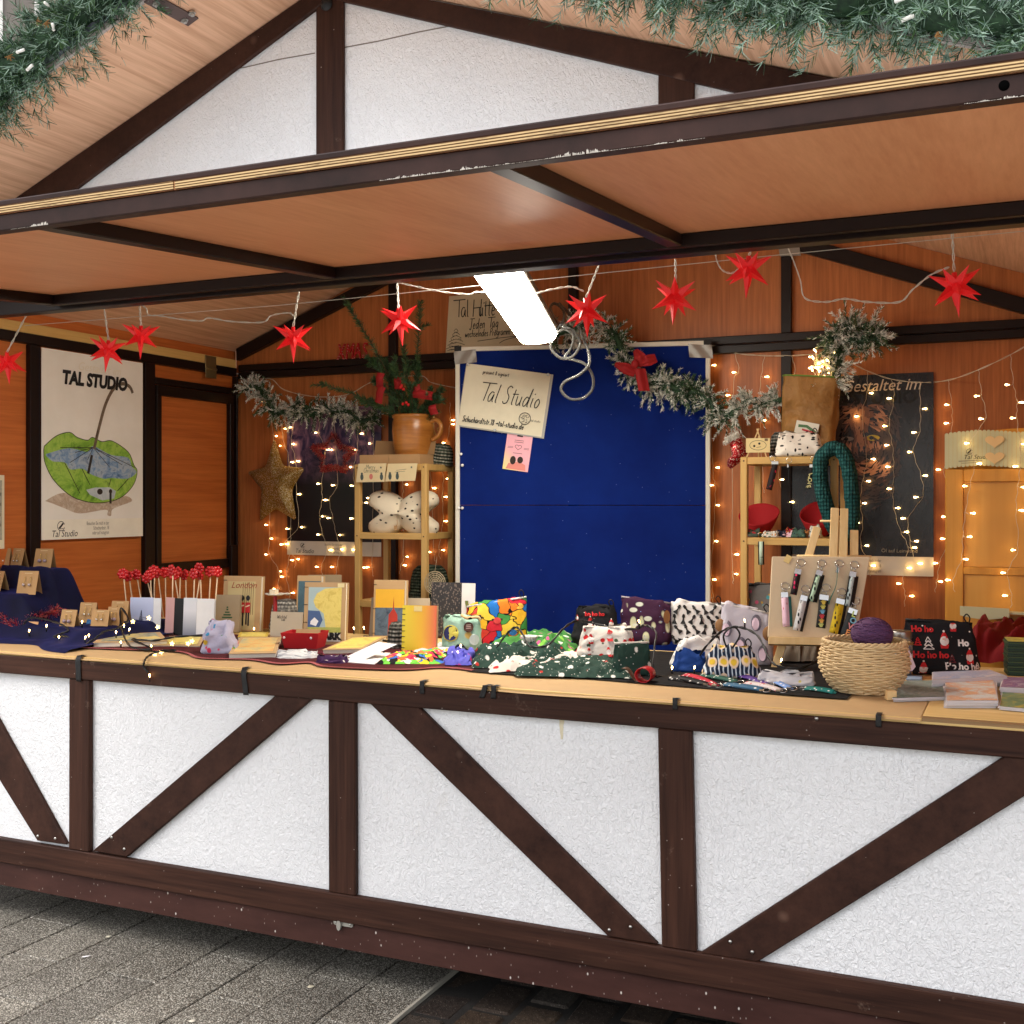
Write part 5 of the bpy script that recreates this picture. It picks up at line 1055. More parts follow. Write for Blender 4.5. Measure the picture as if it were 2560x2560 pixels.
# stocking
p = pzr(*z7b(345, 470), 1.80); st = thing('christmas_stocking', 'small red sequin stocking with white fluffy cuff hanging from the garland', 'stocking', p)
Q = lambda *L: [((q := py(*z7b(*k), 1.80) - p).x, q.z) for k in L]
def puff(mb, pts, d, mi=0, rings=4):
    n = len(pts); cx = sum(a[0] for a in pts) / n; cz = sum(a[1] for a in pts) / n
    for sg in (-1, 1):
        vs_ = []
        for k in range(rings + 1):
            s_ = 1 - k / rings * .98; vs_ += [(cx + (a[0] - cx) * s_, sg * d * math.sqrt(max(0, 1 - s_ ** 2.5)), cz + (a[1] - cz) * s_) for a in pts]
        fs = [(k * n + i, k * n + (i + 1) % n, (k + 1) * n + (i + 1) % n, (k + 1) * n + i) for k in range(rings) for i in range(n)]
        mb.add(vs_, fs if sg < 0 else [x[::-1] for x in fs], mi, True)
mb = MB(); puff(mb, Q((285, 600), (385, 550), (430, 640), (455, 710), (420, 760), (380, 800), (300, 860), (262, 830), (262, 780), (310, 730), (300, 680)), .028); mb.build('sock', glitter('red sequins', (96, 6, 12), (190, 20, 32), 300), st)
mb = MB(); r_ = random.Random(4); cp = [Vector((a, 0, b)) for a, b in Q((240, 590), (375, 530))]
for i in range(500):
    c_ = cp[0].lerp(cp[1], r_.random()) + Vector((r_.gauss(0, .004), r_.gauss(0, .006), r_.gauss(0, .008))); v_ = Vector((r_.gauss(0, 1), r_.gauss(0, 1), r_.gauss(0, 1))).normalized(); w_ = v_.orthogonal().normalized() * .002
    mb.add([c_ - w_, c_ + w_, c_ + v_ * .014], [(0, 1, 2)])
mb.build('fluffy_cuff', plain((226, 222, 212), .9), st, kind='stuff')
mb = MB(); a = Q((345, 530), (345, 400)); mb.tube([(a[0][0], 0, a[0][1]), (a[1][0], 0, a[1][1])], .001, 4); mb.build('thread', WHITE, st)
# mini easel with card
M_pine = wood('pale pine', (206, 172, 116), (232, 204, 152), 2, 50, 6, rough=.6)
q0 = py(*z7b(565, 742), 1.68); me_ = thing('mini_easel', 'tiny pine easel with cream oval logo card on top of the right bamboo rack', 'easel', (q0.x, 1.68, 1.7315), R(12)); k_ = mpp(q0) / 3.864
for a, b in (((-110, 0), (5, 275)), ((75, 0), (-15, 275)), ((0, 0), (0, 200))): mb = MB(); mb.bar((a[0] * k_, .0 if a[0] else .05, 0.0), (b[0] * k_, .012, b[1] * k_), .006, .004); mb.build('leg', M_pine, me_)
mb = MB(); mb.span((-118 * k_, -.008, 42 * k_), (108 * k_, -.004, 180 * k_)); cd_ = mb.build('card', plain((224, 204, 150), .6), me_)
mb = MB(); ribbon(mb, [(-5 * k_ + 78 * k_ * math.cos(R(15 * i)), 112 * k_ + 46 * k_ * math.sin(R(15 * i))) for i in range(25)], .0016, -.0085); mb.poly(circle(-40 * k_, 105 * k_, .005, 8), -.0086); mb.poly(circle(8 * k_, 128 * k_, .005, 8), -.0086); ribbon(mb, [(-20 * k_, 90 * k_), (25 * k_, 98 * k_)], .0014, -.0085); mb.build('print', INK, cd_)
mb = MB(); mb.span((58 * k_, -.0086, 152 * k_), (88 * k_, -.0082, 176 * k_)); mb.build('stamp', plain((120, 96, 70), .6), cd_)
beanie('dark grey knitted wrist warmer behind the tiny easel', (q0.x + .075, 1.78, 1.7315), .048, .11, M_knit3)
# paper bag
a = [py(*z7(*q), 1.83) for q in ((675, 838), (960, 880), (918, 1190), (640, 1190))]; bl_ = a[3]
pb = thing('paper_bag', 'brown crinkled washable paper bag holding fir twigs on the right rack', 'bag', (bl_.x, 1.79, 1.7315), 0)
t = NT('crinkled kraft'); vo = t.voro(t.coord(rot=(.4, .6, .2)), 12, feature='SMOOTH_F1'); n = t.noise(t.coord(), 8, 5); t.col(t.ramp(n, [(.3, srgb(124, 86, 42)), (.7, srgb(160, 116, 62))])); t.rough(.6, .3); t.bump(t.math('ADD', vo, n), .9, .03); M_crink = t.mat
W = a[2].x - a[3].x; H = a[0].z - 1.7315
def pbf(s_, t_):
    an = 6.283 * s_; X = math.copysign(abs(math.cos(an)) ** .4, math.cos(an)); Y_ = math.copysign(abs(math.sin(an)) ** .6, math.sin(an)); n_ = nz((X * 2, Y_ * 2, t_ * 4), 1.2)
    return ((X + 1) / 2 * W + (.02 + .01 * X) * t_ + n_ * .008, .055 + Y_ * .055 + n_ * .012, t_ * H * (1 - .03 * X))
mb = MB(); mb.grid(pbf, 36, 14); mb.build('bag_body', M_crink, pb)
mb = MB(); mb.tube([pbf(i / 36, 1) for i in range(36)], .004, 5, closed=True); mb.build('green_trim', plain((96, 126, 50), .7), pb)
c4 = [py(*z7(*q), 1.785) - pb.location for q in ((728, 1062), (848, 1085), (835, 1150), (712, 1135))]
mb = MB(); mb.prism([(p_.x, p_.z) for p_ in c4][::-1], -.014, -.012); lb = mb.build('label', plain((214, 210, 196), .6), pb)
mb = MB(); cc = (c4[0] + c4[2]) / 2; ribbon(mb, [(cc.x - .035, cc.z + .012), (cc.x, cc.z + .008), (cc.x + .036, cc.z - .02)], .012, -.0145, 0); ribbon(mb, [(cc.x - .02, cc.z - .004), (cc.x + .03, cc.z - .02)], .008, -.0147, 1); mb.build('print', [plain((70, 110, 70), .6), plain((180, 50, 60), .6)], lb)
# lit bulbs bunched in the bag mouth
lbn = thing('light_bunch', 'glowing bunch of fairy lights spilling from the paper bag mouth', 'string lights', py(*z7(850, 790), 1.84)); wr_ = MB(); pp = []
for i in range(26):
    p = py(*z7(rnd.gauss(855, 38), rnd.gauss(785, 38)), 1.84 + rnd.uniform(-.03, .03)) - lbn.location; add_bulb(lbn, p, (rnd.uniform(0, 3), rnd.uniform(0, 3), 0)); pp.append(p)
wr_.tube(spline(pp, 3), .0013, 4); wr_.build('wire', M_cw, lbn)
# white scarf with black print, lanyards on rack top
M_zeb = clothmat('white cotton black print', (222, 216, 206), [((28, 26, 28), 30, .30, (1, 1, 2.2), (0, R(30), 0), (0, 0, 0)), ((28, 26, 28), 22, .22, (2, 1, 1), (0, R(-20), 0), (2, 0, 1))])
P = Vector((1.135, 1.70, 1.7315)); o, f = bag('printed_pouch', 'slumped white pouch with black motif print on top of the right rack', P, 8, .20, .10, .10, M_zeb, seed=3, top=.8)
def strap(o, pts, wd, m, name='strap', nrm=(0, -1, 0), th=.0016):
    S = [Vector(p_) for p_ in pts]; mb = MB(); n = len(S); vs_ = []
    for i, p_ in enumerate(S):
        d_ = (S[min(i + 1, n - 1)] - S[max(i - 1, 0)]).normalized(); s_ = d_.cross(Vector(nrm)).normalized() * wd / 2; vs_ += [p_ - s_, p_ + s_]
    mb.add(vs_, [(2 * i, 2 * i + 1, 2 * i + 3, 2 * i + 2) for i in range(n - 1)], 0, True); ob = mb.build(name, m, o)
    md = ob.modifiers.new('thick', 'SOLIDIFY'); md.thickness = th; return ob
def torus(mb, c, r, rt, nrm=(0, -1, 0), n=18, mi=0):
    nv_ = Vector(nrm).normalized(); a_ = nv_.orthogonal().normalized(); b_ = nv_.cross(a_); mb.tube([Vector(c) + (a_ * math.cos(6.283 * i / n) + b_ * math.sin(6.283 * i / n)) * r for i in range(n)], rt, 5, mi, closed=True)
M_chrome = plain((196, 194, 190), .18, 1.0, name='chrome')
def prmat(name, base_, ink, sc=60, st=(1, 1, 1), rad=.35): return clothmat(name, base_, [(ink, sc, rad, st, (0, 0, 0), (0, 0, 0))], rough=.6, wr=.1)
RS = [(((700, 745), (725, 800), (690, 960), (665, 1060)), (34, 26, 28), (206, 40, 70), 60, 'black strap key ring with pink print hanging from the right rack top'), (((860, 760), (850, 830), (860, 930), (845, 1020)), (24, 24, 26), (150, 150, 150), 12, 'narrow dark strap key ring hanging edge on from the right rack top'), (((1095, 750), (1085, 830), (1060, 950), (1040, 1050)), (22, 22, 24), (190, 180, 120), 46, 'black lettered lanyard hanging from the right rack top')]
for i, (pp, b_, k_, wd, lab) in enumerate(RS):
    A = [py(*z7b(*q), 1.635) for q in pp]; o = thing('key_strap', lab, 'key ring', A[0]); s_ = mpp(A[0]) / 3.864
    mb = MB(); torus(mb, (0, 0, -.006), .011, .0013); mb.build('ring', M_chrome, o); strap(o, [a - A[0] for a in spline(A, 4)][4:], wd * s_, prmat('strap print', b_, k_, 90, (1, 1, .5)))
    mb = MB(); q = A[1] - A[0]; mb.box((q.x, -.001, q.z), (wd * s_ * 1.1, .006, .012)); mb.build('clamp', M_chrome, o)
for zz, col_ in zip('LOVE', ((1065, 905), (1052, 950), (1048, 985), (1044, 1020))):
    q = py(*z7b(*col_), 1.632) - A[0]; text('letter', zz, .022, plain((206, 196, 140), .5), o, (q.x - .006, q.y, q.z), (R(90), R(75), 0), bold=.0006)
A = [py(*z7b(*q), 1.635) for q in ((590, 1500), (590, 1560), (590, 1680), (592, 1785))]; o = thing('key_strap', 'black and mint strap key ring hanging from the middle shelf of right rack', 'key ring', A[0]); s_ = mpp(A[0]) / 3.864
mb = MB(); torus(mb, (0, 0, 0), .011, .0013); mb.build('ring', plain((170, 140, 60), .25, 1.0), o); strap(o, [a - A[0] for a in A][1:], 58 * s_, M_black); strap(o, [a - A[0] + Vector((0, -.002, 0)) for a in A][1:], 34 * s_, prmat('mint print', (176, 196, 176), (24, 24, 26), 42, (.4, 1, 1), .3), 'ribbon')
# knitted cowl
C = [py(*z7b(*q), 1.60) for q in ((1270, 660), (1180, 740), (1160, 900), (1185, 1080), (1230, 1250), (1290, 1420), (1380, 1500), (1450, 1440), (1475, 1250), (1460, 1050), (1440, 880), (1400, 740), (1340, 670))]
cw_ = thing('knitted_cowl', 'teal green chunky knitted loop scarf hanging over the right rack corner', 'scarf', C[0])
t = NT('teal chunky knit'); ch_ = t.new('ShaderNodeTexChecker') if False else None; v_ = t.voro(t.coord((1, 1, .75)), 90, rand=.15); n = t.noise(t.coord(), 9, 3); c = t.ramp(n, [(.3, srgb(34, 82, 82)), (.7, srgb(60, 112, 110))]); t.col(t.mix(t.step(v_, .2, .7), c, srgb(20, 52, 54))); t.rough(.95, .1); t.bump(v_, 1., .012)
S = spline([c_ - C[0] for c_ in C] + [C[0] - C[0]], 5)[:-1]; mb = MB(); mb.tube(S, [.030 + .004 * nz((i * .5, 0, 0)) for i in range(len(S))], 12, closed=True)
mb.v = [Vector((v_.x, v_.y * 1.25, v_.z)) for v_ in mb.v]; mb.build('knit_tube', t.mat, cw_)
# red felt bowls and fabric odds on the middle shelf
def bowl(label, u0, u1, vt, vb, Y):
    a = py((u0 + u1) / 2, vb, Y); s_ = mpp(a); r = (u1 - u0) / 2 * s_; h = (vb - vt) * s_; o = thing('felt_bowl', label, 'bowl', (a.x, Y + .02, 1.3975), 0, 'red felt bowls on the middle shelf of the right rack'); mb = MB()
    mb.grid(lambda p_, q_: ((.35 + .65 * q_ ** .7) * r * math.cos(6.283 * p_) * (1 + .06 * math.sin(12.5 * p_)), (.35 + .65 * q_ ** .7) * r * .72 * math.sin(6.283 * p_), q_ * (h * (.72 + .35 * math.sin(6.283 * p_)))), 28, 8); b_ = mb.build('bowl_body', plain((156, 14, 22), .85), o); md = b_.modifiers.new('thick', 'SOLIDIFY'); md.thickness = .003
    mb = MB(); mb.lathe([(0, .001), (.36 * r, .0015)], 20, TR(sc=(1, .72, 1))); mb.build('bowl_floor', plain((130, 10, 18), .85), o)
bowl('red felt bowl standing at the left end of the middle shelf', *(z7b(365, 0)[0], z7b(755, 0)[0]), z7b(0, 1195)[1], z7b(0, 1490)[1], 1.80); bowl('red felt bowl standing at the scarf end of the middle shelf', *(z7b(960, 0)[0], z7b(1330, 0)[0]), z7b(0, 1160)[1], z7b(0, 1480)[1], 1.83)
r_ = random.Random(8); pal = [(196, 190, 180), (30, 34, 50), (150, 30, 40), (70, 96, 84), (206, 170, 180), (180, 120, 70), (60, 70, 60)]
for i, (x, y_, lab) in enumerate(((690, 1470, 'navy and white folded fabric band'), (790, 1440, 'dark folded fabric band with strap'), (880, 1490, 'green check fabric bundle'), (960, 1480, 'rust and blue fabric bundle'), (910, 1430, 'red and white fabric bundle'), (1020, 1430, 'small white and red fabric roll'), (520, 1495, 'white striped fabric band'), (1120, 1500, 'blue and rust fabric roll'))):
    p = py(*z7b(x, y_), 1.69 + .02 * (i % 3)); bm_ = clothmat('small print', pal[i % 7], [(pal[(i + 3) % 7], 50, .35, (1, 1, 2), (0, 0, 0), (i, 0, 0)), (pal[(i + 5) % 7], 40, .25, (2, 1, 1), (0, 0, 0), (0, i, 0))])
    bag('fabric_bundle', lab + ' on the middle shelf of the right rack', (p.x, p.y - .015, 1.3975), r_.uniform(-30, 40), r_.uniform(.05, .08), r_.uniform(.02, .045), .045, bm_, 'cloth', seed=i, top=.7, pull=False)
# grey monster pouch low on the right rack
P, w, h = base(1846, 1948, 1448, 1525, 14, Y=1.665); M_mon = clothmat('grey cotton with small creatures', (112, 110, 108), [((186, 150, 60), 24, .22, (1, 1, 1), (0, 0, 0), (0, 0, 0)), ((80, 150, 160), 20, .2, (1, 1, 1), (0, 0, 0), (3, 1, 2)), ((190, 90, 120), 20, .18, (1, 1, 1), (0, 0, 0), (5, 2, 1))])
bag('zip_pouch', 'grey pouch with small colourful creatures low on the right rack', (P.x + .02, 1.72, 1.0635), 14, w, .14, .07, M_mon, seed=5, zip_c=(20, 20, 22))

# ================================================================ wooden cabinet with stick trim
CY_ = 1.70; a = py(*zr(700, 325), CY_); a2 = py(2362, 1500, CY_); cx0 = a2.x; top = py(*zr(690, 668), CY_).z
cb_ = thing('wooden_cabinet', 'honey coloured wooden cabinet with panelled door and mint stick trim', 'cabinet', (cx0, CY_, .7585)); WX = 2.28 - cx0; HT = top - .7585
M_hon = wood('honey birch', (186, 126, 44), (212, 156, 70), 2, 40, 4, rough=.35); M_honx = wood('honey birch panel', (190, 132, 52), (218, 166, 84), 2, 12, 3, rough=.35)
mb = MB(); mb.span((0, .02, 0), (WX, .25, HT)); mb.build('carcass', M_hon, cb_, bevel=.003)
dl, dt_, db_ = py(*zr(805, 790), CY_).x - cx0, py(*zr(805, 790), CY_).z - .7585, py(*zr(780, 1610), CY_).z - .7585
for nm, p0, p1 in (('door_stile', (.004, -.004, .02), (dl, .019, HT - .001)), ('door_stile', (WX - dl, -.004, .02), (WX - .004, .019, HT - .001)), ('door_rail', (dl + .0005, -.003, dt_), (WX - dl - .0005, .019, HT - .001)), ('door_rail', (dl + .0005, -.003, db_ - .03), (WX - dl - .0005, .019, db_))):
    mb = MB(); mb.span(p0, p1); mb.build(nm, M_hon, cb_, bevel=.002)
mb = MB(); mb.span((dl + .001, .010, db_ + .001), (WX - dl - .001, .0185, dt_ - .001)); mb.build('door_panel', M_honx, cb_)
mb = MB(); mb.span((dl + .001, .004, .02), (WX - dl - .001, .0185, db_ - .031)); mb.build('lower_panel', M_honx, cb_)
mb = MB(); mb.grid(lambda s_, t_: (.01 + s_ * (WX - .02), .012 + .006 * t_, HT + .001 + (.13 + .024 * math.sin(3.14 * s_)) * t_), 20, 3); ob = mb.build('top_board', M_hon, cb_); ob.modifiers.new('thick', 'SOLIDIFY').thickness = .006
M_mint = plain((196, 196, 158), .6, var=.08, name='mint washed wood'); n_ = 20; sh = top; sw = (py(*zr(745, 400), CY_).x - py(*zr(705, 400), CY_).x)
stick = MB(); Ls = py(*zr(705, 322), CY_).z - py(*zr(705, 668), CY_).z; pts = [(sw * .48 * math.cos(t_), Ls - sw * .48 + sw * .48 * math.sin(t_)) for t_ in [R(18 * i) for i in range(11)]] + [(sw * .48 * math.cos(t_), sw * .48 + sw * .48 * math.sin(t_)) for t_ in [R(180 + 18 * i) for i in range(11)]]
stick.prism(pts, -.003, 0); s0 = None
for i in range(int(WX / sw)):
    s0 = dup(s0, parent=cb_) if s0 else stick.build('stick', M_mint, cb_); s0.location = (sw * (i + .5), -.006, HT + .001 + .010 * math.sin(3.14 * min(1, i / 16)) + rnd.uniform(-.001, .001))
heart = [(.5 * 16 * math.sin(a_) ** 3 / 16, .5 * (13 * math.cos(a_) - 5 * math.cos(2 * a_) - 2 * math.cos(3 * a_) - math.cos(4 * a_)) / 16) for a_ in [R(12 * i) for i in range(30)]]
for i, q in enumerate(((1108, 398), (1108, 556))):
    c_ = py(*zr(*q), CY_); s_ = .5 * 165 / 3.864 * mpp(c_) * 2; mb = MB(); mb.prism([(x * s_ * 1.05, z * s_ * .80) for x, z in heart[::-1]], -.004, 0, TR((c_.x - cx0, -.0095, c_.z - .7585))); mb.build('wooden_heart', plain((226, 196, 142), .6), cb_)
q = py(*zr(865, 500), CY_); logo(cb_, q.x - cx0, q.z - .7585, .011, -.0098); q = py(*zr(805, 572), CY_); text('print', 'Tal Studio', .024, INK, cb_, (q.x - cx0, -.0098, q.z - .7585), shear=.3)
mb = MB(); q = py(*zr(760, 592), CY_); ribbon(mb, [(q.x - cx0, q.z - .7585), (q.x - cx0 + .085, q.z - .7585 + .002)], .003, -.0098); ribbon(mb, [(q.x - cx0 + .01, q.z - .7585 - .008), (q.x - cx0 + .07, q.z - .7585 - .006)], .002, -.0098); mb.build('print', GREYTXT, cb_)
q0, q1 = py(*zF(1425, 250), CY_ - .05), py(*zF(1815, 270), CY_ - .05); mb = MB(); Wp = q1.x - q0.x
mb.prism([(Wp * i / 12, -.014 - .012 * math.sin(3.14 * i / 12)) for i in range(13)] + [(Wp, .018), (0, .022)], 0, .006, TR((q0.x - cx0, -.055, q0.z - .7585))); mb.span((Wp * .5 + q0.x - cx0, -.048, q0.z - .7585 - .004), (Wp * 1.3 + q0.x - cx0, -.0045, q0.z - .7585 + .004)); mb.build('ledge', [M_mint], cb_)
# ================================================================ paper, tapes, runners on the counter
KP = plain((186, 153, 108), .75, bump=.25, bscale=14, name='kraft wrapping paper')
fx = lambda u, v: pz(u, v, .9955)
def paperf(a, b):
    x = -1.99 + a * (1.742 + 1.99); y = -.022 + b * .6; n_ = nz((x * 3, y * 5, 1), 1.3)
    dip = max(0, 1 - b / .05); return (x, y - .004 * dip * (1 + n_), .9953 + .0012 * (n_ + 1) * min(1, b * 9) - .012 * dip ** 1.5 * (.7 + .5 * nz((x * 2.2, 0, 4))) )
mb = MB(); mb.grid(paperf, 150, 40); tag(mb.build('wrapping_paper', KP), 'brown kraft paper sheet covering the counter top', 'paper')
TAPE = plain((18, 18, 19), .6, name='black tape')
def tape(u, v0, v1, wpx, lean=0, lab=''):
    a, b = py(u, v0, -.032), py(u + lean, v1, -.032); w = wpx * mpp(a); o = MB()
    o.grid(lambda s_, t_: (a.x + (s_ - .5) * w + (b.x - a.x) * t_, (-.0295 - .003 * nz((s_ * 3, t_ * 4, u))) if t_ > .12 else (-.026 + .03 * (1 - t_ / .12)), (a.z + (b.z - a.z) * t_) if t_ > .12 else .9985), 4, 10)
    ob = o.build('tape_strip', TAPE); ob.modifiers.new('thick', 'SOLIDIFY').thickness = .0006; tag(ob, 'black tape strip holding the kraft paper ' + lab, 'tape', 'black tape strips on the counter edge')
for a in ((193, 1636, 1704, 17, 2, 'above the post beside the hanging cable'), (606, 1672, 1738, 16, 8, 'above the left brace top'), (1054, 1696, 1735, 13, 0, 'below the ring bound yellow notebook'), (1215, 1706, 1745, 15, -12, 'slanting beside another strip'), (1234, 1706, 1747, 14, -2, 'upright beside a slanting strip'), (1687, 1738, 1774, 13, 0, 'above the post right of the long brace'), (2196, 1782, 1818, 14, 0, 'below the wicker basket')): tape(*a)
# cloths
M_vel = NT('navy velvet'); n = M_vel.noise(M_vel.coord(), 6, 3); M_vel.col(M_vel.ramp(n, [(.3, srgb(5, 6, 26)), (.7, srgb(12, 15, 54))])); M_vel.rough(.8, .2); M_vel.b.inputs['Sheen Weight'].default_value = .25; M_vel.b.inputs['Sheen Tint'].default_value = srgb(60, 70, 170)
S01 = lambda x: 0 if x < 0 else 1 if x > 1 else x * x * (3 - 2 * x)
def vel(a, b):
    x = -1.985 + a * .80; y = .13 + b * .58; rx = S01((-1.60 - x) / .13) * (1 - S01((y - .56) / .09)); n_ = nz((x * 6, y * 5, 2)); n2 = nz((x * 14, y * 11, 7))
    h = .9975 + .045 * S01((y - .20) / .07) * S01((-1.22 - x) / .08) + rx * (.127 * S01((y - .26) / .05) + .093 * S01((y - .42) / .04)) - .05 * S01((y - .62) / .15) * rx
    flat = S01((y - .28) / .03) * rx * (1 - S01((y - .38) / .03)) + S01((y - .46) / .03) * rx
    xx = x + .02 * n_ * (1 - rx); yy = y + (.03 * nz((x * 5, 1, 3)) - .11 * S01((x + 1.5) / .3)) * (1 - S01((b - .1) / .25))
    return (xx, yy, h + (.010 * n_ + .006 * n2 + .012) * (1 - .85 * min(1, flat)) * S01(b / .05))
mb = MB(); mb.grid(vel, 70, 60); tag(mb.build('velvet_drape', M_vel.mat), 'navy velvet cloth draped over the stepped earring display', 'cloth')
def runner(name, label, front, depth, m, z=.9985, edge_m=None):
    P = [pz(*q, z) for q in front]; S = spline(P, 6); mb = MB(); n = len(S) - 1
    def f(a, b): p = S[round(a * n)]; return (p.x + .02 * b, p.y + depth * b, z + .003 + .0035 * nz((p.x * 9, b * 6, 1)) * min(1, 4 * b + .3))
    mb.grid(f, n, 16); o = mb.build(name, m); tag(o, label, 'cloth'); return o, S
M_burg = clothmat('burgundy linen', (74, 26, 30), wr=.3); M_blk = clothmat('black felt', (24, 22, 23), wr=.3)
o, S = runner('table_runner', 'burgundy stitched runner lying under the books', [(185, 1621), (300, 1626), (447, 1632), (500, 1648), (624, 1652), (697, 1662), (772, 1659), (818, 1670), (1000, 1677), (1100, 1672), (1180, 1679)], .55, M_burg)
mb = MB(); r_ = random.Random(2)
for i in range(0, len(S) - 1):
    for k in range(5):
        p = S[i].lerp(S[i + 1], k / 5); mb.bar(p + Vector((0, -.001, .0035)), p + Vector((.003, .007, .006)), .0016, .0012)
o2 = mb.build('edge_stitching', plain((196, 110, 110), .7), o, kind='stuff')
runner('table_runner', 'black felt runner lying under the pouches and lanyards', [(1165, 1680), (1300, 1690), (1450, 1698), (1600, 1710), (1766, 1723), (1950, 1738), (2117, 1750)], .72, M_blk, z=.9978)

# ================================================================ earring cards
EK = plain((176, 138, 92), .8, bump=.1, name='earring kraft'); GOLD = plain((200, 168, 96), .25, 1.0, name='gold hook'); PEARL = plain((176, 160, 156), .25, name='bead')
def tent(label, P, yaw, w, h, style=0, price=True):
    o = thing('earring_card', label, 'earring card', P, R(yaw), 'kraft cards with earring pairs'); d = h * .26
    mb = MB(); mb.add([(-w / 2, -d, 0), (w / 2, -d, 0), (w / 2, 0, h), (-w / 2, 0, h)], [(0, 1, 2, 3)]); mb.build('card_front', EK, o).modifiers.new('t', 'SOLIDIFY').thickness = .0008
    mb = MB(); mb.add([(-w / 2, d, 0), (w / 2, d, 0), (w / 2, .001, h), (-w / 2, .001, h)], [(0, 1, 2, 3)]); mb.build('card_back', EK, o)
    fy_ = lambda z: -d * (1 - z / h) - .002
    mb = MB(); ribbon(mb, [(-w * .2, h * .9), (w * .2, h * .905)], .0018, fy_(h * .9)); mb.build('print', plain((226, 206, 160), .6), o)
    for sx in (-.15, .15):
        x = w * sx; e = MB(); e.tube(spline([(x, fy_(h * .72) - .002, h * .72), (x + .003, fy_(h * .75) - .004, h * .75), (x + .002, fy_(h * .6) - .003, h * .6), (x, fy_(h * .48) - .003, h * .48)], 4), .0012, 4); r0 = (.006, .0045, .009, .0075)[style % 4]
        e.ball((x, fy_(h * .4) - .005, h * .42), (r0, r0, r0 * (1 if style != 2 else 1.3)), 8, 6, mi=1); e.build('earring', [GOLD, (PEARL, plain((206, 200, 190), .2, .8), WHITE, plain((150, 130, 140), .3))[style % 4]], o)
def ecard(u0, u1, vt, vb, Y, yaw, style, lab):
    P, w, h = base(u0, u1, vt, vb, yaw, Y=Y); tent(lab, P + Vector((0, h * .2, 0)), yaw, w, h, style)
for a in ((-32, 20, 1371, 1423, .47, 20, 2, 'kraft card with white drop earrings on the upper velvet step'), (22, 58, 1371, 1424, .49, -4, 1, 'kraft card with tiny studs turned aside on the upper velvet step'), (80, 128, 1372, 1423, .52, 12, 3, 'kraft card with round grey bead earrings at the end of the upper velvet step'),
          (-30, 7, 1428, 1490, .36, -8, 1, 'kraft card turned sideways on the lower velvet step'), (38, 90, 1428, 1486, .35, 14, 0, 'kraft card with silver drops alone on the lower velvet step'),
          (145, 189, 1525, 1573, .30, 4, 3, 'kraft card with pink bead earrings beside the red tinsel'), (193, 237, 1507, 1556, .40, 14, 1, 'kraft card with fine gold earrings behind the pink bead card'), (224, 270, 1525, 1565, .34, 14, 1, 'kraft card half hidden by the blue felt purse'), (262, 298, 1518, 1570, .40, 10, 3, 'kraft card with dark bead earrings beside the blue felt purse'), (272, 317, 1503, 1552, .48, 16, 0, 'kraft card standing behind the other cards near the flower sticks')): ecard(*a)
P, w, h = base(60, 94, 1554, 1584, 10, Y=.27); o = thing('price_card', 'small kraft price card leaning in the red tinsel', 'card', P, (R(-12), 0, R(8))); mb = MB(); mb.span((-w / 2, 0, 0), (w / 2, .0012, h)); mb.build('card', plain((206, 158, 112), .8), o)
mb = MB()
for k in range(3): ribbon(mb, [(-w * .3, h * (.75 - .2 * k)), (w * .25, h * (.75 - .2 * k))], .0016, -.0008)
mb.build('print', plain((130, 96, 70), .7), o)
tn = thing('tinsel_garland', 'red glitter tinsel garland lying on the navy velvet', 'garland', (-1.6, .3, 1.05)); mb = MB()
tinsel(mb, [py(*zl(*q), Y) - tn.location for q, Y in (((-20, 1040), .3), ((60, 1090), .29), ((150, 1160), .28), ((250, 1210), .27), ((330, 1150), .29), ((420, 1080), .32), ((540, 1060), .34), ((640, 1010), .36), ((710, 970), .37))], .032, 2600, 3); mb.build('tinsel', TIN, tn, kind='stuff')
mb = MB(); mb.tube([py(*zl(*q), Y) - tn.location for q, Y in (((-20, 1040), .3), ((150, 1160), .28), ((250, 1210), .27), ((420, 1080), .32), ((710, 970), .37))], .003, 4); mb.build('core_wire', plain((90, 8, 12), .5), tn)

# ================================================================ red flower sticks
FLW = plain((190, 26, 32), .25, spec=.6, name='glossy red'); STK = plain((222, 196, 160), .6, name='pale stick'); fl0 = None
fh = MB(); fh.ball((0, 0, 0), (.012, .010, .012), 8, 5)
for i in range(7): fh.ball((.016 * math.cos(R(51.4 * i)), -.002, .016 * math.sin(R(51.4 * i))), (.0088, .007, .0088), 8, 5)
heads = [(990, 915), (1035, 935), (1098, 922), (1180, 950), (1205, 925), (1238, 890), (1268, 912), (1325, 905), (1385, 885), (1402, 925), (1445, 900), (1490, 925), (1560, 915), (1605, 925), (1607, 868), (1690, 898), (1747, 898)]
foots = [(1020, 1200), (1062, 1110), (1132, 1110), (1230, 1150), (1222, 1150), (1240, 1150), (1302, 1170), (1333, 1150), (1387, 1150), (1440, 1150), (1445, 1150), (1497, 1150), (1556, 1150), (1575, 1150), (1618, 1150), (1680, 1140), (1730, 1140)]
wheref = ['standing over the kraft earring cards at the end', 'tucked behind the end flower', 'with clear gap, over the card behind the notebook', 'lowest in the cluster above the pale blue notebook', 'middle of the cluster above the pale blue notebook', 'tallest in the cluster above the pale blue notebook', 'beside the cluster, its stick slanting', 'above the pink notebook', 'above the black notebook, taller', 'above the black notebook, lower', 'above the black notebook, behind', 'above the grey white notebook', 'above the grey white notebook, second', 'above the grey white notebook, in front', 'highest of all the flower sticks', 'before the London book corner', 'touching the London book cover']
fholder = pz(450, 1575, ZT); hold = thing('stick_holder', 'low wooden block holding the red flower sticks behind the notebooks', 'holder', (-1.28, .74, ZT)); mb = MB(); mb.span((-.22, -.03, 0), (.22, .03, .05)); mb.build('block', M_raw, hold)
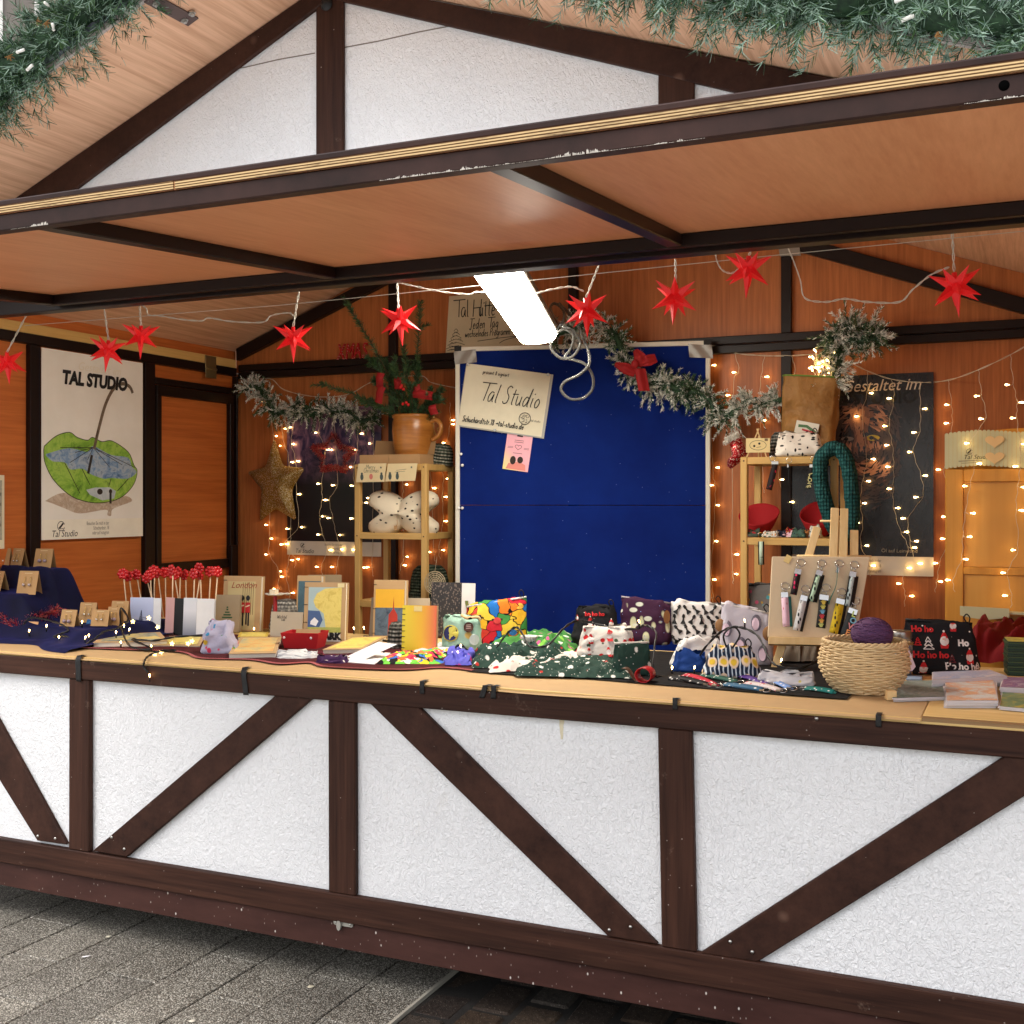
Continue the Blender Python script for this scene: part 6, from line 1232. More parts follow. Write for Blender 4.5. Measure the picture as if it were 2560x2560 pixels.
for i, (hq, fq) in enumerate(zip(heads, foots)):
    Y = .66 + .03 * (i % 4); H_ = py(*z1(*hq), Y); F_ = py(*z1(*fq), Y); F_ = F_ + (F_ - H_) * max(0, (F_.z - 1.0) / (H_.z - F_.z) * .9)
    o = thing('flower_stick', 'glossy red flower on a pale stick, ' + wheref[i], 'flower stick', F_, 0, 'red flower sticks')
    fl0 = dup(fl0, parent=o) if fl0 else fh.build('flower_head', FLW, o); fl0.location = H_ - F_; fl0.rotation_euler = (R(rnd.uniform(-25, 25)), R(rnd.uniform(0, 60)), R(rnd.uniform(-30, 60)))
    mb = MB(); mb.tube([(0, 0, 0), H_ - F_ + Vector((0, .004, -.01))], .0028, 5); mb.build('stick', STK, o)

# ================================================================ books and notebooks
PAGE = plain((222, 214, 196), .7, name='book pages'); PGW = plain((226, 226, 228), .6, name='white pages')
def book(name, label, u0, u1, vt, vb, T, yaw, cover, cat='book', pages=PAGE, lean=-6, back=None, z=None, stitch=None, Y=None):
    P, W, H = base(u0, u1, vt, vb, yaw, z=z, Y=Y); o = thing(name, label, cat, P, (R(lean), 0, R(yaw)))
    mb = MB(); mb.span((-W / 2, 0, 0), (W / 2, .0022, H)); mb.build('front_cover', cover, o)
    mb = MB(); mb.span((-W / 2 + .004, .0028, .003), (W / 2 - .003, T - .003, H - .003)); mb.build('page_block', pages, o)
    mb = MB(); mb.span((-W / 2, T - .0022, 0), (W / 2 + .004, T, H)); mb.build('back_cover', back or cover, o)
    if stitch:
        for k in range(stitch):
            z_ = H * (.08 + .84 * k / (stitch - 1)); mb = MB(); mb.tube([(-W / 2 - .002, T * .5, z_), (-W / 2 - .002, -.0012, z_), (-W / 2 + W * .085, -.0012, z_)], .0013, 4); mb.build('stitch', M_black, o)
    return o, W, H
def fan(name, label, u0, u1, us, vt, vb, yaw, cover, cat='notebook', pages=PGW, lean=-4, openl=52, n=6, back=None):
    """open standing notebook: cover u0..us, fanned pages us..u1"""
    P, W, H = base(u0, us, vt, vb, yaw); m_ = mpp(P); o = thing(name, label, cat, P, (R(lean), 0, R(yaw)))
    mb = MB(); mb.span((-W / 2, 0, 0), (W / 2, .002, H)); mb.build('front_cover', cover, o)
    L = (u1 - us) * m_ / max(.25, math.cos(R(openl * .55)))
    for k in range(n):
        a = R(openl) * (k / (n - 1)) * .8; mb = MB(); M = TR((W / 2, .001 + .001 * k, .002), (0, 0, a)); mb.span((.0005, 0, 0), (L * (1 - .02 * k), .0012, H - .004 - .001 * k), M=M); mb.build('page' if k < n - 1 else 'back_cover', pages if k < n - 1 or not back else back, o)
    return o, W, H
def ink(o, fn, m, name='print'): mb = MB(); fn(mb); return mb.build(name, m, o)
def rect(mb, x0, z0, x1, z1, y=-.0008, mi=0): mb.add([(x0, y, z0), (x1, y, z0), (x1, y, z1), (x0, y, z1)], [(0, 1, 2, 3)], mi)
COVK = plain((186, 154, 112), .75, name='book board')
# pale blue notebook with tower drawing
t = NT('pale blue cover'); n = t.noise(t.coord(), 5, 3); sx_ = t.new('ShaderNodeSeparateXYZ'); t.link(t.coord(), sx_.inputs[0]); t.col(t.ramp(t.math('ADD', t.math('MULTIPLY', sx_.outputs[2], 5), t.math('MULTIPLY', n, .2)), [(.1, srgb(216, 206, 208)), (.5, srgb(176, 188, 222)), (.9, srgb(190, 198, 226))])); t.rough(.5)
o, W, H = fan('notebook', 'pale blue open notebook with a sketched tower on its cover', 322, 400, 382, 1494, 1586, 18, t.mat, openl=48)
ink(o, lambda mb: [ribbon(mb, [(x0, z0), (x1, z1)], .0016, -.001) for x0, z0, x1, z1 in ((.0, .10, .006, .035), (.0, .10, -.010, .05), (-.010, .05, -.012, .025), (.006, .07, .03, .065), (-.005, .08, .004, .04), (-.012, .05, .012, .05), (-.012, .04, .014, .035), (-.008, .062, .010, .062), (-.014, .025, -.03, .01), (.014, .05, .014, .02), (.0, .1, .0, .03))], plain((60, 70, 96), .7))
o, W, H = fan('notebook', 'pink open notebook with black spine standing between white ones', 410, 462, 434, 1494, 1588, 4, plain((206, 160, 156), .6), pages=M_black, openl=60, n=3)
t = NT('grey white fade'); sx_ = t.new('ShaderNodeSeparateXYZ'); t.link(t.coord(), sx_.inputs[0]); t.col(t.ramp(t.math('MULTIPLY', t.math('ADD', sx_.outputs[2], .02), 6), [(.1, srgb(110, 116, 132)), (.75, srgb(210, 212, 220))])); t.rough(.4)
o, W, H = fan('notebook', 'grey to white open notebook next to the black spine', 455, 535, 490, 1495, 1592, 10, t.mat, openl=40)
o, W, H = book('notebook', 'kraft notebook with green lettered christmas tree on cover', 535, 598, 1487, 1580, .012, 18, plain((158, 140, 112), .8), 'notebook')
def treetext(mb): mb.poly(starpts(0, H * .66, .006, .0025), -.0008); [ribbon(mb, [(-.004 - .006 * k, H * (.6 - .07 * k)), (.004 + .006 * k, H * (.6 - .07 * k))], .006 - .0008 * (k % 2), -.0008) for k in range(4)]
ink(o, treetext, plain((40, 84, 54), .7))
# London book
o, W, H = book('book', 'cream London picture book with two red coated guards on the cover', 552, 650, 1440, 1578, .030, 14, COVK, stitch=4)
SC_ = plain((196, 178, 128), .6); ink(o, lambda mb: rect(mb, -W * .38, H * .03, W * .36, H * .9), SC_, 'picture')
ink(o, lambda mb: [rect(mb, W * (.02 + .055 * k), H * .3, W * (.035 + .055 * k), H * .88, -.0012) for k in range(6)], plain((120, 96, 54), .6))
text('print', 'London', W * .22, plain((150, 60, 40), .6), o, (-W * .30, -.0016, H * .78), shear=.35)
for x in (.02, .17):
    ink(o, lambda mb: (mb.poly(circle(W * x, H * .60, W * .055, 12, H * .05), -.0017), rect(mb, W * (x - .05), H * .12, W * (x - .01), H * .34, -.0017), rect(mb, W * (x + .01), H * .10, W * (x + .05), H * .34, -.0017)), plain((22, 22, 24), .5), 'guard_print')
    ink(o, lambda mb: (rect(mb, W * (x - .065), H * .33, W * (x + .065), H * .52, -.0016)), plain((190, 36, 36), .5), 'guard_print'); ink(o, lambda mb: ribbon(mb, [(W * (x - .06), H * .44), (W * (x + .05), H * .47)], .005, -.0018), plain((222, 206, 180), .5), 'guard_print')
# denmark style wheat book
o, W, H = book('book', 'wheat field travel picture book lettered MARK with open stitched spine', 756, 862, 1456, 1613, .028, 16, COVK, stitch=4)
ink(o, lambda mb: rect(mb, -W * .40, H * .06, W * .40, H * .92), plain((168, 190, 192), .6), 'picture')
ink(o, lambda mb: mb.poly([(-W * .28, H * .7), (-W * .2, H * .82), (0, H * .90), (W * .40, H * .92), (W * .40, H * .22), (W * .05, H * .22), (-W * .02, H * .5), (-W * .22, H * .6)], -.0011), wc('wheat yellow', [(196, 170, 70), (226, 206, 110), (206, 184, 84)], 26), 'wheat_print')
ink(o, lambda mb: mb.poly([(-W * .40, H * .28), (-W * .12, H * .28), (-W * .04, H * .40), (-W * .12, H * .54), (-W * .40, H * .55)], -.0013), plain((70, 96, 140), .6), 'sea_print')
ink(o, lambda mb: rect(mb, -W * .40, H * .2, W * .40, H * .285, -.0014), wc('meadow', [(150, 160, 70), (196, 186, 90)], 30), 'meadow_print')
ink(o, lambda mb: mb.poly([(-W * .34, H * .33), (-W * .2, H * .3), (-W * .14, H * .38), (-W * .24, H * .44), (-W * .33, H * .38)], -.0016), WHITE, 'house_print')
ink(o, lambda mb: rect(mb, -W * .40, H * .062, W * .40, H * .2, -.0015), plain((222, 220, 210), .6), 'title_band')
text('print', 'MARK', W * .21, INK, o, (-W * .17, -.002, H * .095), bold=.003)
ink(o, lambda mb: rect(mb, W * .30, H * .92, W * .46, H * .985, -.002), plain((226, 212, 160), .6), 'price_tag')
o, W, H = book('book', 'kraft bound book with teal city picture half hidden behind the wheat book', 738, 800, 1439, 1580, .04, 16, COVK); ink(o, lambda mb: rect(mb, -W * .44, H * .1, W * .48, H * .9), wc('teal print', [(40, 70, 86), (76, 112, 124)], 10), 'picture')
o, W, H = book('book', 'kraft bound book with dark blue figure picture standing far back', 770, 850, 1437, 1560, .04, 30, plain((150, 130, 100), .7))
o, W, H = book('book', 'kraft bound book with red harbour tower on yellow sky cover', 931, 1010, 1450, 1595, .04, 16, COVK, stitch=3)
ink(o, lambda mb: rect(mb, -W * .44, H * .48, W * .48, H * .84), plain((222, 172, 48), .6), 'picture'); ink(o, lambda mb: rect(mb, -W * .44, H * .04, W * .48, H * .52, -.0011), wc('harbour print', [(36, 48, 70), (90, 110, 130), (60, 74, 96)], 14), 'picture')
ink(o, lambda mb: (mb.poly([(-W * .02, H * .05), (W * .3, H * .05), (W * .28, H * .4), (W * .17, H * .5), (W * .15, H * .72), (W * .13, H * .5), (W * .0, H * .4)], -.0014)), plain((176, 52, 40), .6), 'tower_print')
# cards
def card(label, u0, u1, vt, vb, yaw, m, lean=-8, T=.0015, name='greeting_card', cat='card'):
    P, W, H = base(u0, u1, vt, vb, yaw); o = thing(name, label, cat, P, (R(lean), 0, R(yaw))); mb = MB(); mb.span((-W / 2, 0, 0), (W / 2, T, H)); mb.build('card', m, o)
    mb = MB(); mb.add([(-W / 2, T, 0.0005), (W / 2, T, .0005), (W / 2, .002, H), (-W / 2, .002, H)], [(0, 1, 2, 3)], M=TR((0, 0, 0), (0, 0, 0))); mb.v = [Vector((v_.x, v_.y + (.04 if v_.z < .01 else 0), v_.z)) for v_ in mb.v]; mb.build('back_leaf', m, o); return o, W, H
GREYC = plain((186, 172, 150), .7, name='grey card')
o, W, H = card('grey beige gift card lettered in script beside the red felt tray', 672, 756, 1530, 1594, 10, GREYC); mb = MB(); write(mb, 'Wichtel', -W * .30, H * .74, .014, .0013, -.0008, sx=.9); write(mb, 'LiebL', -W * .16, H * .66, .007, .0012, -.0008); mb.build('print', INK, o)
o, W, H = card('narrow grey card with a sketched ship before the harbour book', 921, 953, 1494, 1592, 0, plain((150, 138, 122), .7)); ink(o, lambda mb: [ribbon(mb, [(-.008, H * (.2 + .06 * k)), (.0, H * (.25 + .06 * k)), (.008, H * (.2 + .06 * k))], .0014, -.0008) for k in range(9)], plain((90, 82, 72), .7))
card('plain light grey card standing behind the yellow ring notebook', 985, 1072, 1495, 1590, 12, GREYC)
# ring bound yellow to orange notebook
t = NT('yellow orange fade'); sx_ = t.new('ShaderNodeSeparateXYZ'); t.link(t.coord(), sx_.inputs[0]); t.col(t.ramp(t.math('ADD', t.math('MULTIPLY', sx_.outputs[0], 7.2), .5), [(.1, srgb(226, 204, 40)), (.55, srgb(232, 180, 40)), (.95, srgb(226, 110, 70))])); t.rough(.4)
o, W, H = book('notebook', 'yellow to orange notebook with black ring stitches and price tag', 1003, 1090, 1514, 1629, .010, 14, t.mat, 'notebook', lean=-5, back=COVK, stitch=8); ink(o, lambda mb: rect(mb, -W * .16, H * .87, W * .08, H * .985, -.0016), plain((230, 210, 140), .6), 'price_tag')
# black patterned open notebook
t = NT('black leaf pattern'); v_ = t.voro(t.coord((1, 1, .7)), 130); t.col(t.mix(t.step(v_, .3, .42), srgb(110, 96, 88), srgb(34, 30, 30))); t.rough(.4)
o, W, H = fan('notebook', 'open notebook with black leaf pattern cover before the blue board', 1075, 1182, 1152, 1456, 1592, 8, t.mat, openl=55, n=4)
mb = MB(); mb.grid(lambda a, b: ((a - .5) * .014 + W / 2 + .028 + .004 * math.sin(b * 5), -.006, H * .42 + b * .055), 3, 8); mb.build('bookmark', wc('red green strip', [(196, 40, 40), (70, 130, 60), (206, 60, 50)], 30), o)
# flat books
def flat(label, quad, T, m, name='book', cat='book', pages=PAGE, pic=None, z=ZT):
    Q = [pz(*q, z + T) for q in quad]; c = sum(Q, Vector()) / 4; o = thing(name, label, cat, (c.x, c.y, z)); L = [q - c for q in Q]
    for nm, z0, z1, s_, mm in (('back_cover', 0, .002, 1, m), ('page_block', .0023, T - .0023, .975, pages), ('front_cover', T - .002, T, 1, m)):
        mb = MB(); vs_ = [(q.x * s_, q.y * s_, z0) for q in L] + [(q.x * s_, q.y * s_, z1) for q in L]; mb.add(vs_, [(0, 1, 2, 3), (7, 6, 5, 4), (0, 4, 5, 1), (1, 5, 6, 2), (2, 6, 7, 3), (3, 7, 4, 0)]); mb.build(nm, mm, o)
    if pic:
        mb = MB(); mb.add([(q.x * .84, q.y * .84, T + .0006) for q in L], [(3, 2, 1, 0)]); mb.build('picture', pic, o)
    return o
PIC1 = wc('landscape print', [(196, 150, 70), (222, 196, 110), (96, 120, 130), (206, 170, 90)], 9); PIC2 = wc('yellow print', [(206, 176, 60), (226, 206, 110), (110, 100, 60)], 12); PIC3 = wc('orange print', [(206, 120, 60), (222, 190, 120), (150, 160, 140)], 8)
flat('thick kraft book lying flat under the pale blue notebook', [(262, 1586), (400, 1580), (420, 1602), (232, 1606)], .022, COVK, pic=PIC1); flat('thin cream book lying flat before the grey white notebook', [(425, 1590), (512, 1590), (500, 1614), (372, 1612)], .010, COVK, pic=PIC2)
flat('stitched book with orange landscape cover lying flat beside the red tray', [(602, 1592), (704, 1592), (690, 1632), (571, 1634)], .020, COVK, pic=PIC3); flat('yellow book lying flat behind the stitched landscape book', [(600, 1580), (672, 1580), (668, 1592), (594, 1592)], .014, plain((206, 176, 70), .6), pic=PIC2)
flat('yellow green picture book lying flat before the harbour book', [(880, 1592), (966, 1590), (905, 1622), (806, 1624)], .018, COVK, pic=PIC2)
o = flat('white booklet lying open before the yellow picture book', [(905, 1628), (976, 1632), (936, 1660), (856, 1654)], .006, PGW, 'notebook', 'notebook', PGW)
mb = MB(); mb.add([(-.075, -.02, .006), (.02, -.05, .006), (.09, .05, .05), (-.005, .08, .05)], [(0, 1, 2, 3)]); mb.build('raised_page', PGW, o)

# ================================================================ pouches and small things, left half
M_grey = clothmat('lilac grey cotton with animals', (168, 164, 184), [((206, 60, 90), 26, .24, (1, 1, .7), (0, 0, 0), (0, 0, 0)), ((206, 170, 60), 22, .22, (1, 1, .7), (0, 0, 0), (4, 2, 1)), ((60, 130, 170), 22, .2, (1, 1, 1), (0, 0, 0), (1, 5, 2)), ((80, 150, 90), 24, .16, (1, 1, 1), (0, 0, 0), (2, 2, 7))])
P, w, h = base(500, 597, 1548, 1633, 24); bag('drawstring_pouch', 'lilac grey bunched pouch printed with small colourful animals', P, 24, w, h, w * .8, M_grey, seed=2, top=.55, pull=False, wr=.014)
P, w, h = base(210, 283, 1549, 1596, 20); o, f = bag('felt_purse', 'blue felt purse with lime green flap among the cable', P, 20, w, h, .06, plain((60, 110, 160), .9, bump=.2), cat='purse', seed=6, top=.8, pull=False)
mb = MB(); mb.grid(lambda a, b: (w * (.22 + .34 * a), -.034 + .02 * a - .01 * math.sin(b * 3), h * (.25 + .75 * b) - .02 * a * a), 6, 6); mb.build('lime_flap', plain((150, 196, 60), .9), o); mb = MB(); mb.grid(lambda a, b: (w * (.05 + .2 * a), -.036, h * (.72 + .25 * b)), 4, 3); mb.build('red_edge', plain((150, 40, 50), .9), o)
# candle dish
P = pz(688, 1600, ZT); k_ = mpp(P); P = py(688, 1516, .80); o = thing('candle_dish', 'small white dish with cube candle on a red stand', 'candle holder', (P.x, P.y, ZT)); hh = py(688, 1487, .80).z - ZT
mb = MB(); mb.lathe([(0, hh - .002), (.028, hh - .002), (.042, hh + .004), (.04, hh + .006), (.02, hh + .001), (0, hh + .001)], 22); mb.tube(spline([(.04, 0, hh + .004), (.06, .0, hh + .008), (.065, .01, hh + .004), (.045, .012, hh + .002)], 4), .003, 5); mb.build('dish', plain((216, 210, 198), .4), o); mb = MB(); mb.span((-.018, -.014, hh + .0015), (.008, .012, hh + .022)); mb.build('candle', plain((226, 212, 180), .6), o); mb = MB(); mb.lathe([(.02, 0), (.022, .01), (.009, .03), (.008, hh - .003)], 14); mb.build('stand', plain((150, 20, 26), .4), o)
# red felt tray
P, W, H = base(704, 800, 1582, 1624, 14); o = thing('felt_tray', 'small red felt tray with corner snaps holding kraft cards', 'tray', P, R(14)); D = .09
for (p0, p1, p2, p3) in (((-W / 2 + .012, 0, 0), (W / 2 - .012, 0, 0), (W / 2, -.012, H), (-W / 2, -.012, H)), ((-W / 2 + .012, D, 0), (W / 2 - .012, D, 0), (W / 2, D + .012, H), (-W / 2, D + .012, H)), ((-W / 2 + .012, 0, 0), (-W / 2 + .012, D, 0), (-W / 2, D + .012, H), (-W / 2, -.012, H)), ((W / 2 - .012, 0, 0), (W / 2 - .012, D, 0), (W / 2, D + .012, H), (W / 2, -.012, H)), ((-W / 2 + .012, 0, .001), (W / 2 - .012, 0, .001), (W / 2 - .012, D, .001), (-W / 2 + .012, D, .001))):
    mb = MB(); mb.add([p0, p1, p2, p3], [(0, 1, 2, 3)]); mb.build('side', plain((170, 16, 24), .85), o).modifiers.new('t', 'SOLIDIFY').thickness = .003
for x in (-W * .42, W * .30): mb = MB(); mb.ball((x, -.0115, H * .72), (.005, .003, .005), 8, 5); mb.build('snap', plain((226, 206, 206), .3), o)
mb = MB(); mb.span((-W * .25, .02, .004), (W * .4, .024, H * 1.35), M=TR(rot=(R(-22), 0, 0))); mb.build('kraft_card', KRAFT, o)
P, w, h = base(690, 797, 1622, 1645, 24); o, f = bag('eye_pouch', 'white quilted pouch with blue patch lying before the red tray', P, 24, w, .024, .075, clothmat('white quilt', (206, 206, 206), [((60, 90, 150), 12, .3, (1, 1, 1), (0, 0, 0), (0, 0, 0))]), seed=4, top=.9, pull=False)
mb = MB(); torus(mb, (w * .52, 0, .012), .014, .002, (0, -.5, 1)); mb.build('loop', plain((120, 40, 60), .6), o)
P, w, h = base(790, 872, 1630, 1658, 20); M_pur = clothmat('purple leaf print', (66, 40, 76), [((206, 196, 190), 34, .26, (1, 2.2, 1), (0, 0, R(30)), (0, 0, 0))]); bag('small_pouch', 'small purple pouch with white leaf print lying on the runner', P, 20, w, .026, .07, M_pur, seed=9, top=.9, pull=False)
mb = MB(); P = pz(1000, 1618, ZT); o = beanie('grey striped crocheted cup cover beside the yellow ring notebook', pz(984, 1622, ZT) + Vector((0, .03, 0)), .038, .10, M_knit3)
P = py(720, 1536, .95); beanie('pale grey knitted cap behind the lettered gift card', (P.x, P.y, ZT), .075, .135, knitmat('pale knit', (130, 126, 120), (160, 156, 148), (190, 186, 176)))
P = py(1018, 1456, 1.3); o = thing('crochet_disc', 'beige openwork crochet disc hanging behind the harbour book', 'crochet', (P.x, 1.56, P.z - .02)); mb = MB()
for k in range(1, 7): torus(mb, (0, 0, 0), .009 * k, .0022, (0, -1, 0), 20)
for k in range(14): mb.bar((0, 0, 0), (.054 * math.cos(R(25.7 * k)), 0, .054 * math.sin(R(25.7 * k))), .002, .002)
mb.tube([(0, 0, .054), (0, .02, .12)], .001, 4); mb.build('lace', plain((176, 160, 130), .8), o)
# ================================================================ pouches, right half
# sheep bag
M_sheep = clothmat('rainbow sheep print', (0, 0, 0), cells=([(36, 88, 170), (226, 120, 40), (206, 44, 60), (232, 176, 50), (40, 110, 186), (214, 70, 60), (236, 196, 70), (70, 140, 70)], 21, .03), wr=.2)
P, w, h = base(1165, 1318, 1498, 1612, 20); o, f = bag('zip_pouch', 'rainbow coloured zip pouch printed with outlined sheep against the blue board', P, 20, w, h, .09, M_sheep, seed=1, top=.98, zip_c=(206, 206, 206), wr=.005, skew=.10)
for (x, z) in ((-.33, .62), (.02, .55), (.38, .86), (.28, .30)):
    cx, cz = w * x, h * z; patch(o, f, w, h, [circle(cx, cz, .015, 12, .012)], plain((214, 150, 60) if x < 0 else (206, 60, 60) if x < .1 else (226, 170, 60) if z > .5 else (50, 110, 180), .8), 'sheep_head')
    patch(o, f, w, h, [circle(cx + .016, cz + .006, .006, 8, .003), circle(cx - .016, cz + .004, .006, 8, .003)], plain((60, 40, 40), .8), 'sheep_ear'); patch(o, f, w, h, [circle(cx - .004, cz + .003, .002, 6)], M_black, 'sheep_eye')
# mint pouch with round patches and tag
P, w, h = base(1104, 1206, 1537, 1622, 20); M_mint2 = clothmat('mint cotton', (160, 196, 178), [((206, 176, 100), 9, .18, (1, 1, 1), (0, 0, 0), (3, 0, 0))]); o, f = bag('zip_pouch', 'mint green pouch with navy oval patch and brown round tag', P, 20, w, h, .075, M_mint2, seed=8, top=.9, pull=False)
patch(o, f, w, h, [circle(-w * .26, h * .48, w * .2, 18, h * .24)], plain((206, 196, 90), .8), 'patch_rim'); mb = MB()
for (pts, m_, dy) in ((circle(-w * .26, h * .48, w * .17, 18, h * .21), plain((36, 40, 90), .8), .002), (circle(w * .18, h * .66, w * .12, 18, h * .15), plain((84, 50, 38), .6), .004), (circle(w * .32, h * .3, w * .12, 14, h * .16), plain((196, 206, 200), .8), .001)):
    mb = MB(); n = len(pts); mb.add([(p[0], on_bag(f, p[0], p[1], w, h) - dy, p[1]) for p in pts], [tuple(range(n))]); mb.build('patch', m_, o)
ink(o, lambda mb: [ribbon(mb, [(w * .12, h * (.62 + .05 * k)), (w * .24, h * (.64 + .05 * k))], .003, on_bag(f, w * .18, h * .66, w, h) - .0055) for k in range(3)], plain((206, 180, 170), .6))
mb = MB(); mb.tube(spline([(w * .0, -.012, h), (w * .15, -.03, h * .93), (w * .38, -.02, h * .95), (w * .46, -.01, h * .86)], 5), .006, 6); mb.build('striped_cord', clothmat('striped cord', (226, 190, 140), [((20, 20, 22), 40, .35, (1, 1, 1), (0, 0, 0), (0, 0, 0))]), o)
# flat colourful things along the runner
M_pop = clothmat('pop art print', (20, 20, 22), cells=([(226, 200, 50), (206, 60, 90), (24, 22, 26), (110, 190, 70), (60, 110, 190), (236, 226, 206), (220, 110, 60), (30, 26, 30)], 42, .02)); M_lil = clothmat('lilac swirl', (96, 96, 190), [((206, 206, 236), 24, .18, (1, 1, 2), (0, 0, .5), (0, 0, 0)), ((190, 50, 110), 10, .25, (1, 1, 1), (0, 0, 0), (2, 0, 0))])
heap('folded_cloth', 'brightly coloured pop art print cloth folded flat on the runner edge', [(975, 1640), (1125, 1628), (1098, 1664), (945, 1664)], .022, M_pop, seed=1, fold=3); heap('folded_cloth', 'lilac and pink swirl print cloth bundle beside the pop art cloth', [(1120, 1640), (1185, 1640), (1180, 1668), (1112, 1668)], .040, M_lil, seed=2, fold=3)
heap('white_cloth', 'white quilted cloth corner lying behind the pop art cloth', [(1040, 1622), (1120, 1608), (1120, 1634), (1035, 1640)], .012, clothmat('white quilt cloth', (206, 206, 204)), seed=5, fold=2)
# green floral cloth and dark green christmas cloths
M_grn = clothmat('green floral print', (70, 130, 66), [((226, 230, 216), 18, .28, (1, 1, 1), (0, 0, 0), (0, 0, 0)), ((190, 90, 140), 16, .24, (1, 1, 1), (0, 0, 0), (3, 1, 0)), ((130, 190, 80), 14, .3, (1, 1, 1), (0, 0, 0), (0, 4, 0)), ((40, 90, 50), 16, .2, (1, 1, 1), (0, 0, 0), (6, 4, 0))])
heap('folded_cloth', 'bright green floral cloth spread behind the white baking cup', [(1240, 1594), (1430, 1594), (1440, 1640), (1215, 1640)], .045, M_grn, seed=3, fold=4)
M_xg = clothmat('dark green christmas print', (40, 64, 56), [((226, 226, 218), 20, .20, (1, 1, .6), (0, 0, 0), (0, 0, 0)), ((206, 206, 200), 75, .16, (1, 1, 1), (0, 0, 0), (4, 0, 2)), ((180, 50, 44), 15, .12, (1, 1, 1), (0, 0, 0), (1, 3, 2))]); M_xw = clothmat('white gnome print', (214, 208, 200), [((186, 36, 38), 24, .26, (1, 1, 1), (0, 0, 0), (0, 0, 0)), ((60, 84, 60), 22, .18, (1, 1, 1), (0, 0, 0), (2, 4, 0)), ((60, 40, 36), 26, .12, (1, 1, 1), (0, 0, 0), (5, 1, 0)), ((206, 160, 150), 20, .15, (1, 1, 1), (0, 0, 0), (7, 3, 1))])
heap('folded_cloth', 'dark green christmas cloth with white specks, rolled fold along the runner', [(1185, 1640), (1420, 1636), (1415, 1664), (1180, 1676)], .060, M_xg, seed=4, fold=4); heap('folded_cloth', 'white cloth with red figures showing between the dark green folds', [(1225, 1654), (1480, 1638), (1470, 1672), (1225, 1686)], .036, M_xw, seed=6, fold=5)
heap('folded_cloth', 'dark green christmas cloth spread at the counter edge beside red loop', [(1270, 1668), (1600, 1652), (1590, 1702), (1290, 1694)], .034, M_xg, seed=7, fold=6)
P = pz(1323, 1642, ZT); o = thing('baking_cup', 'small white fluted baking cup on the green floral cloth', 'cup', (P.x, P.y, ZT + .05)); mb = MB()
mb.grid(lambda a, b: ((.020 + .010 * b) * (1 + .07 * math.sin(a * 6.283 * 16)) * math.cos(6.283 * a), (.020 + .010 * b) * (1 + .07 * math.sin(a * 6.283 * 16)) * math.sin(6.283 * a), .024 * b), 96, 3); mb.build('fluted_wall', plain((220, 218, 206), .5), o).modifiers.new('t', 'SOLIDIFY').thickness = .0015; mb = MB(); mb.lathe([(0, .001), (.02, .001)], 16); mb.build('cup_floor', plain((220, 218, 206), .5), o)
# black bag with small santas (behind), big black bag
M_bk = clothmat('black cotton with snow dots', (30, 30, 33), [((226, 226, 222), 34, .10, (1, 1, 1), (0, 0, 0), (0, 0, 0))], wr=.25)
WHT = plain((222, 218, 216), .8); RDP = plain((196, 36, 40), .8); SKN = plain((216, 170, 150), .8)
def capman(o, f, w, h, cx, cz, s):               # bearded figure in a red cap, print
    patch(o, f, w, h, [[(cx - .5 * s, cz - .55 * s), (cx + .5 * s, cz - .55 * s), (cx + .42 * s, cz - 1.0 * s), (cx - .42 * s, cz - 1.0 * s)]], RDP, 'coat_print'); patch(o, f, w, h, [circle(cx, cz - .15 * s, .52 * s, 14, .55 * s)], WHT, 'beard_print')
    patch(o, f, w, h, [[(cx - .45 * s, cz + .18 * s), (cx + .45 * s, cz + .18 * s), (cx + .25 * s, cz + .7 * s), (cx + .02 * s, cz + .9 * s), (cx - .2 * s, cz + .7 * s)]], RDP, 'cap_print'); patch(o, f, w, h, [circle(cx, cz + .05 * s, .26 * s, 10, .14 * s)], SKN, 'face_print'); patch(o, f, w, h, [circle(cx + .02 * s, cz + .95 * s, .13 * s, 8)], WHT, 'bobble_print')
def tree(o, f, w, h, cx, cz, s, m):
    for k in range(3):
        pts = [(cx - s * (.25 + .12 * k), cz - .33 * s * k), (cx, cz + .42 * s - .33 * s * k), (cx + s * (.25 + .12 * k), cz - .33 * s * k)]
        for a, b in ((0, 1), (1, 2), (2, 0)):
            A, B = pts[a], pts[b]; d_ = Vector((B[0] - A[0], B[1] - A[1])).normalized() * .0014; q = [(A[0] - d_.y, A[1] + d_.x), (B[0] - d_.y, B[1] + d_.x), (B[0] + d_.y, B[1] - d_.x), (A[0] + d_.y, A[1] - d_.x)]; patch(o, f, w, h, [q], m, 'tree_print')
P, w, h = base(1425, 1555, 1512, 1612, 24); o, f = bag('zip_pouch', 'black gathered pouch with red and white christmas print before the blue board', P, 24, w, h, .10, M_bk, seed=11, top=.72, wr=.010)
bagtext(o, f, w, h, 'Ho ho ho', .024, WHT, -w * .05, h * .42); bagtext(o, f, w, h, 'ho ho ho', .02, RDP, -w * .22, h * .74)
for (x, z, s) in ((-.12, .60, .020), (.28, .55, .018), (-.38, .7, .014), (.02, .2, .018), (-.25, .28, .012)): capman(o, f, w, h, w * x, h * z, s)
P, w, h = base(2246, 2446, 1552, 1681, 16); o, f = bag('zip_pouch', 'large black zip bag printed with red capped figures, trees and Ho ho ho', P, 16, w, h, .12, M_bk, cat='bag', seed=13, top=.80, zip_c=(24, 24, 26), wr=.005)
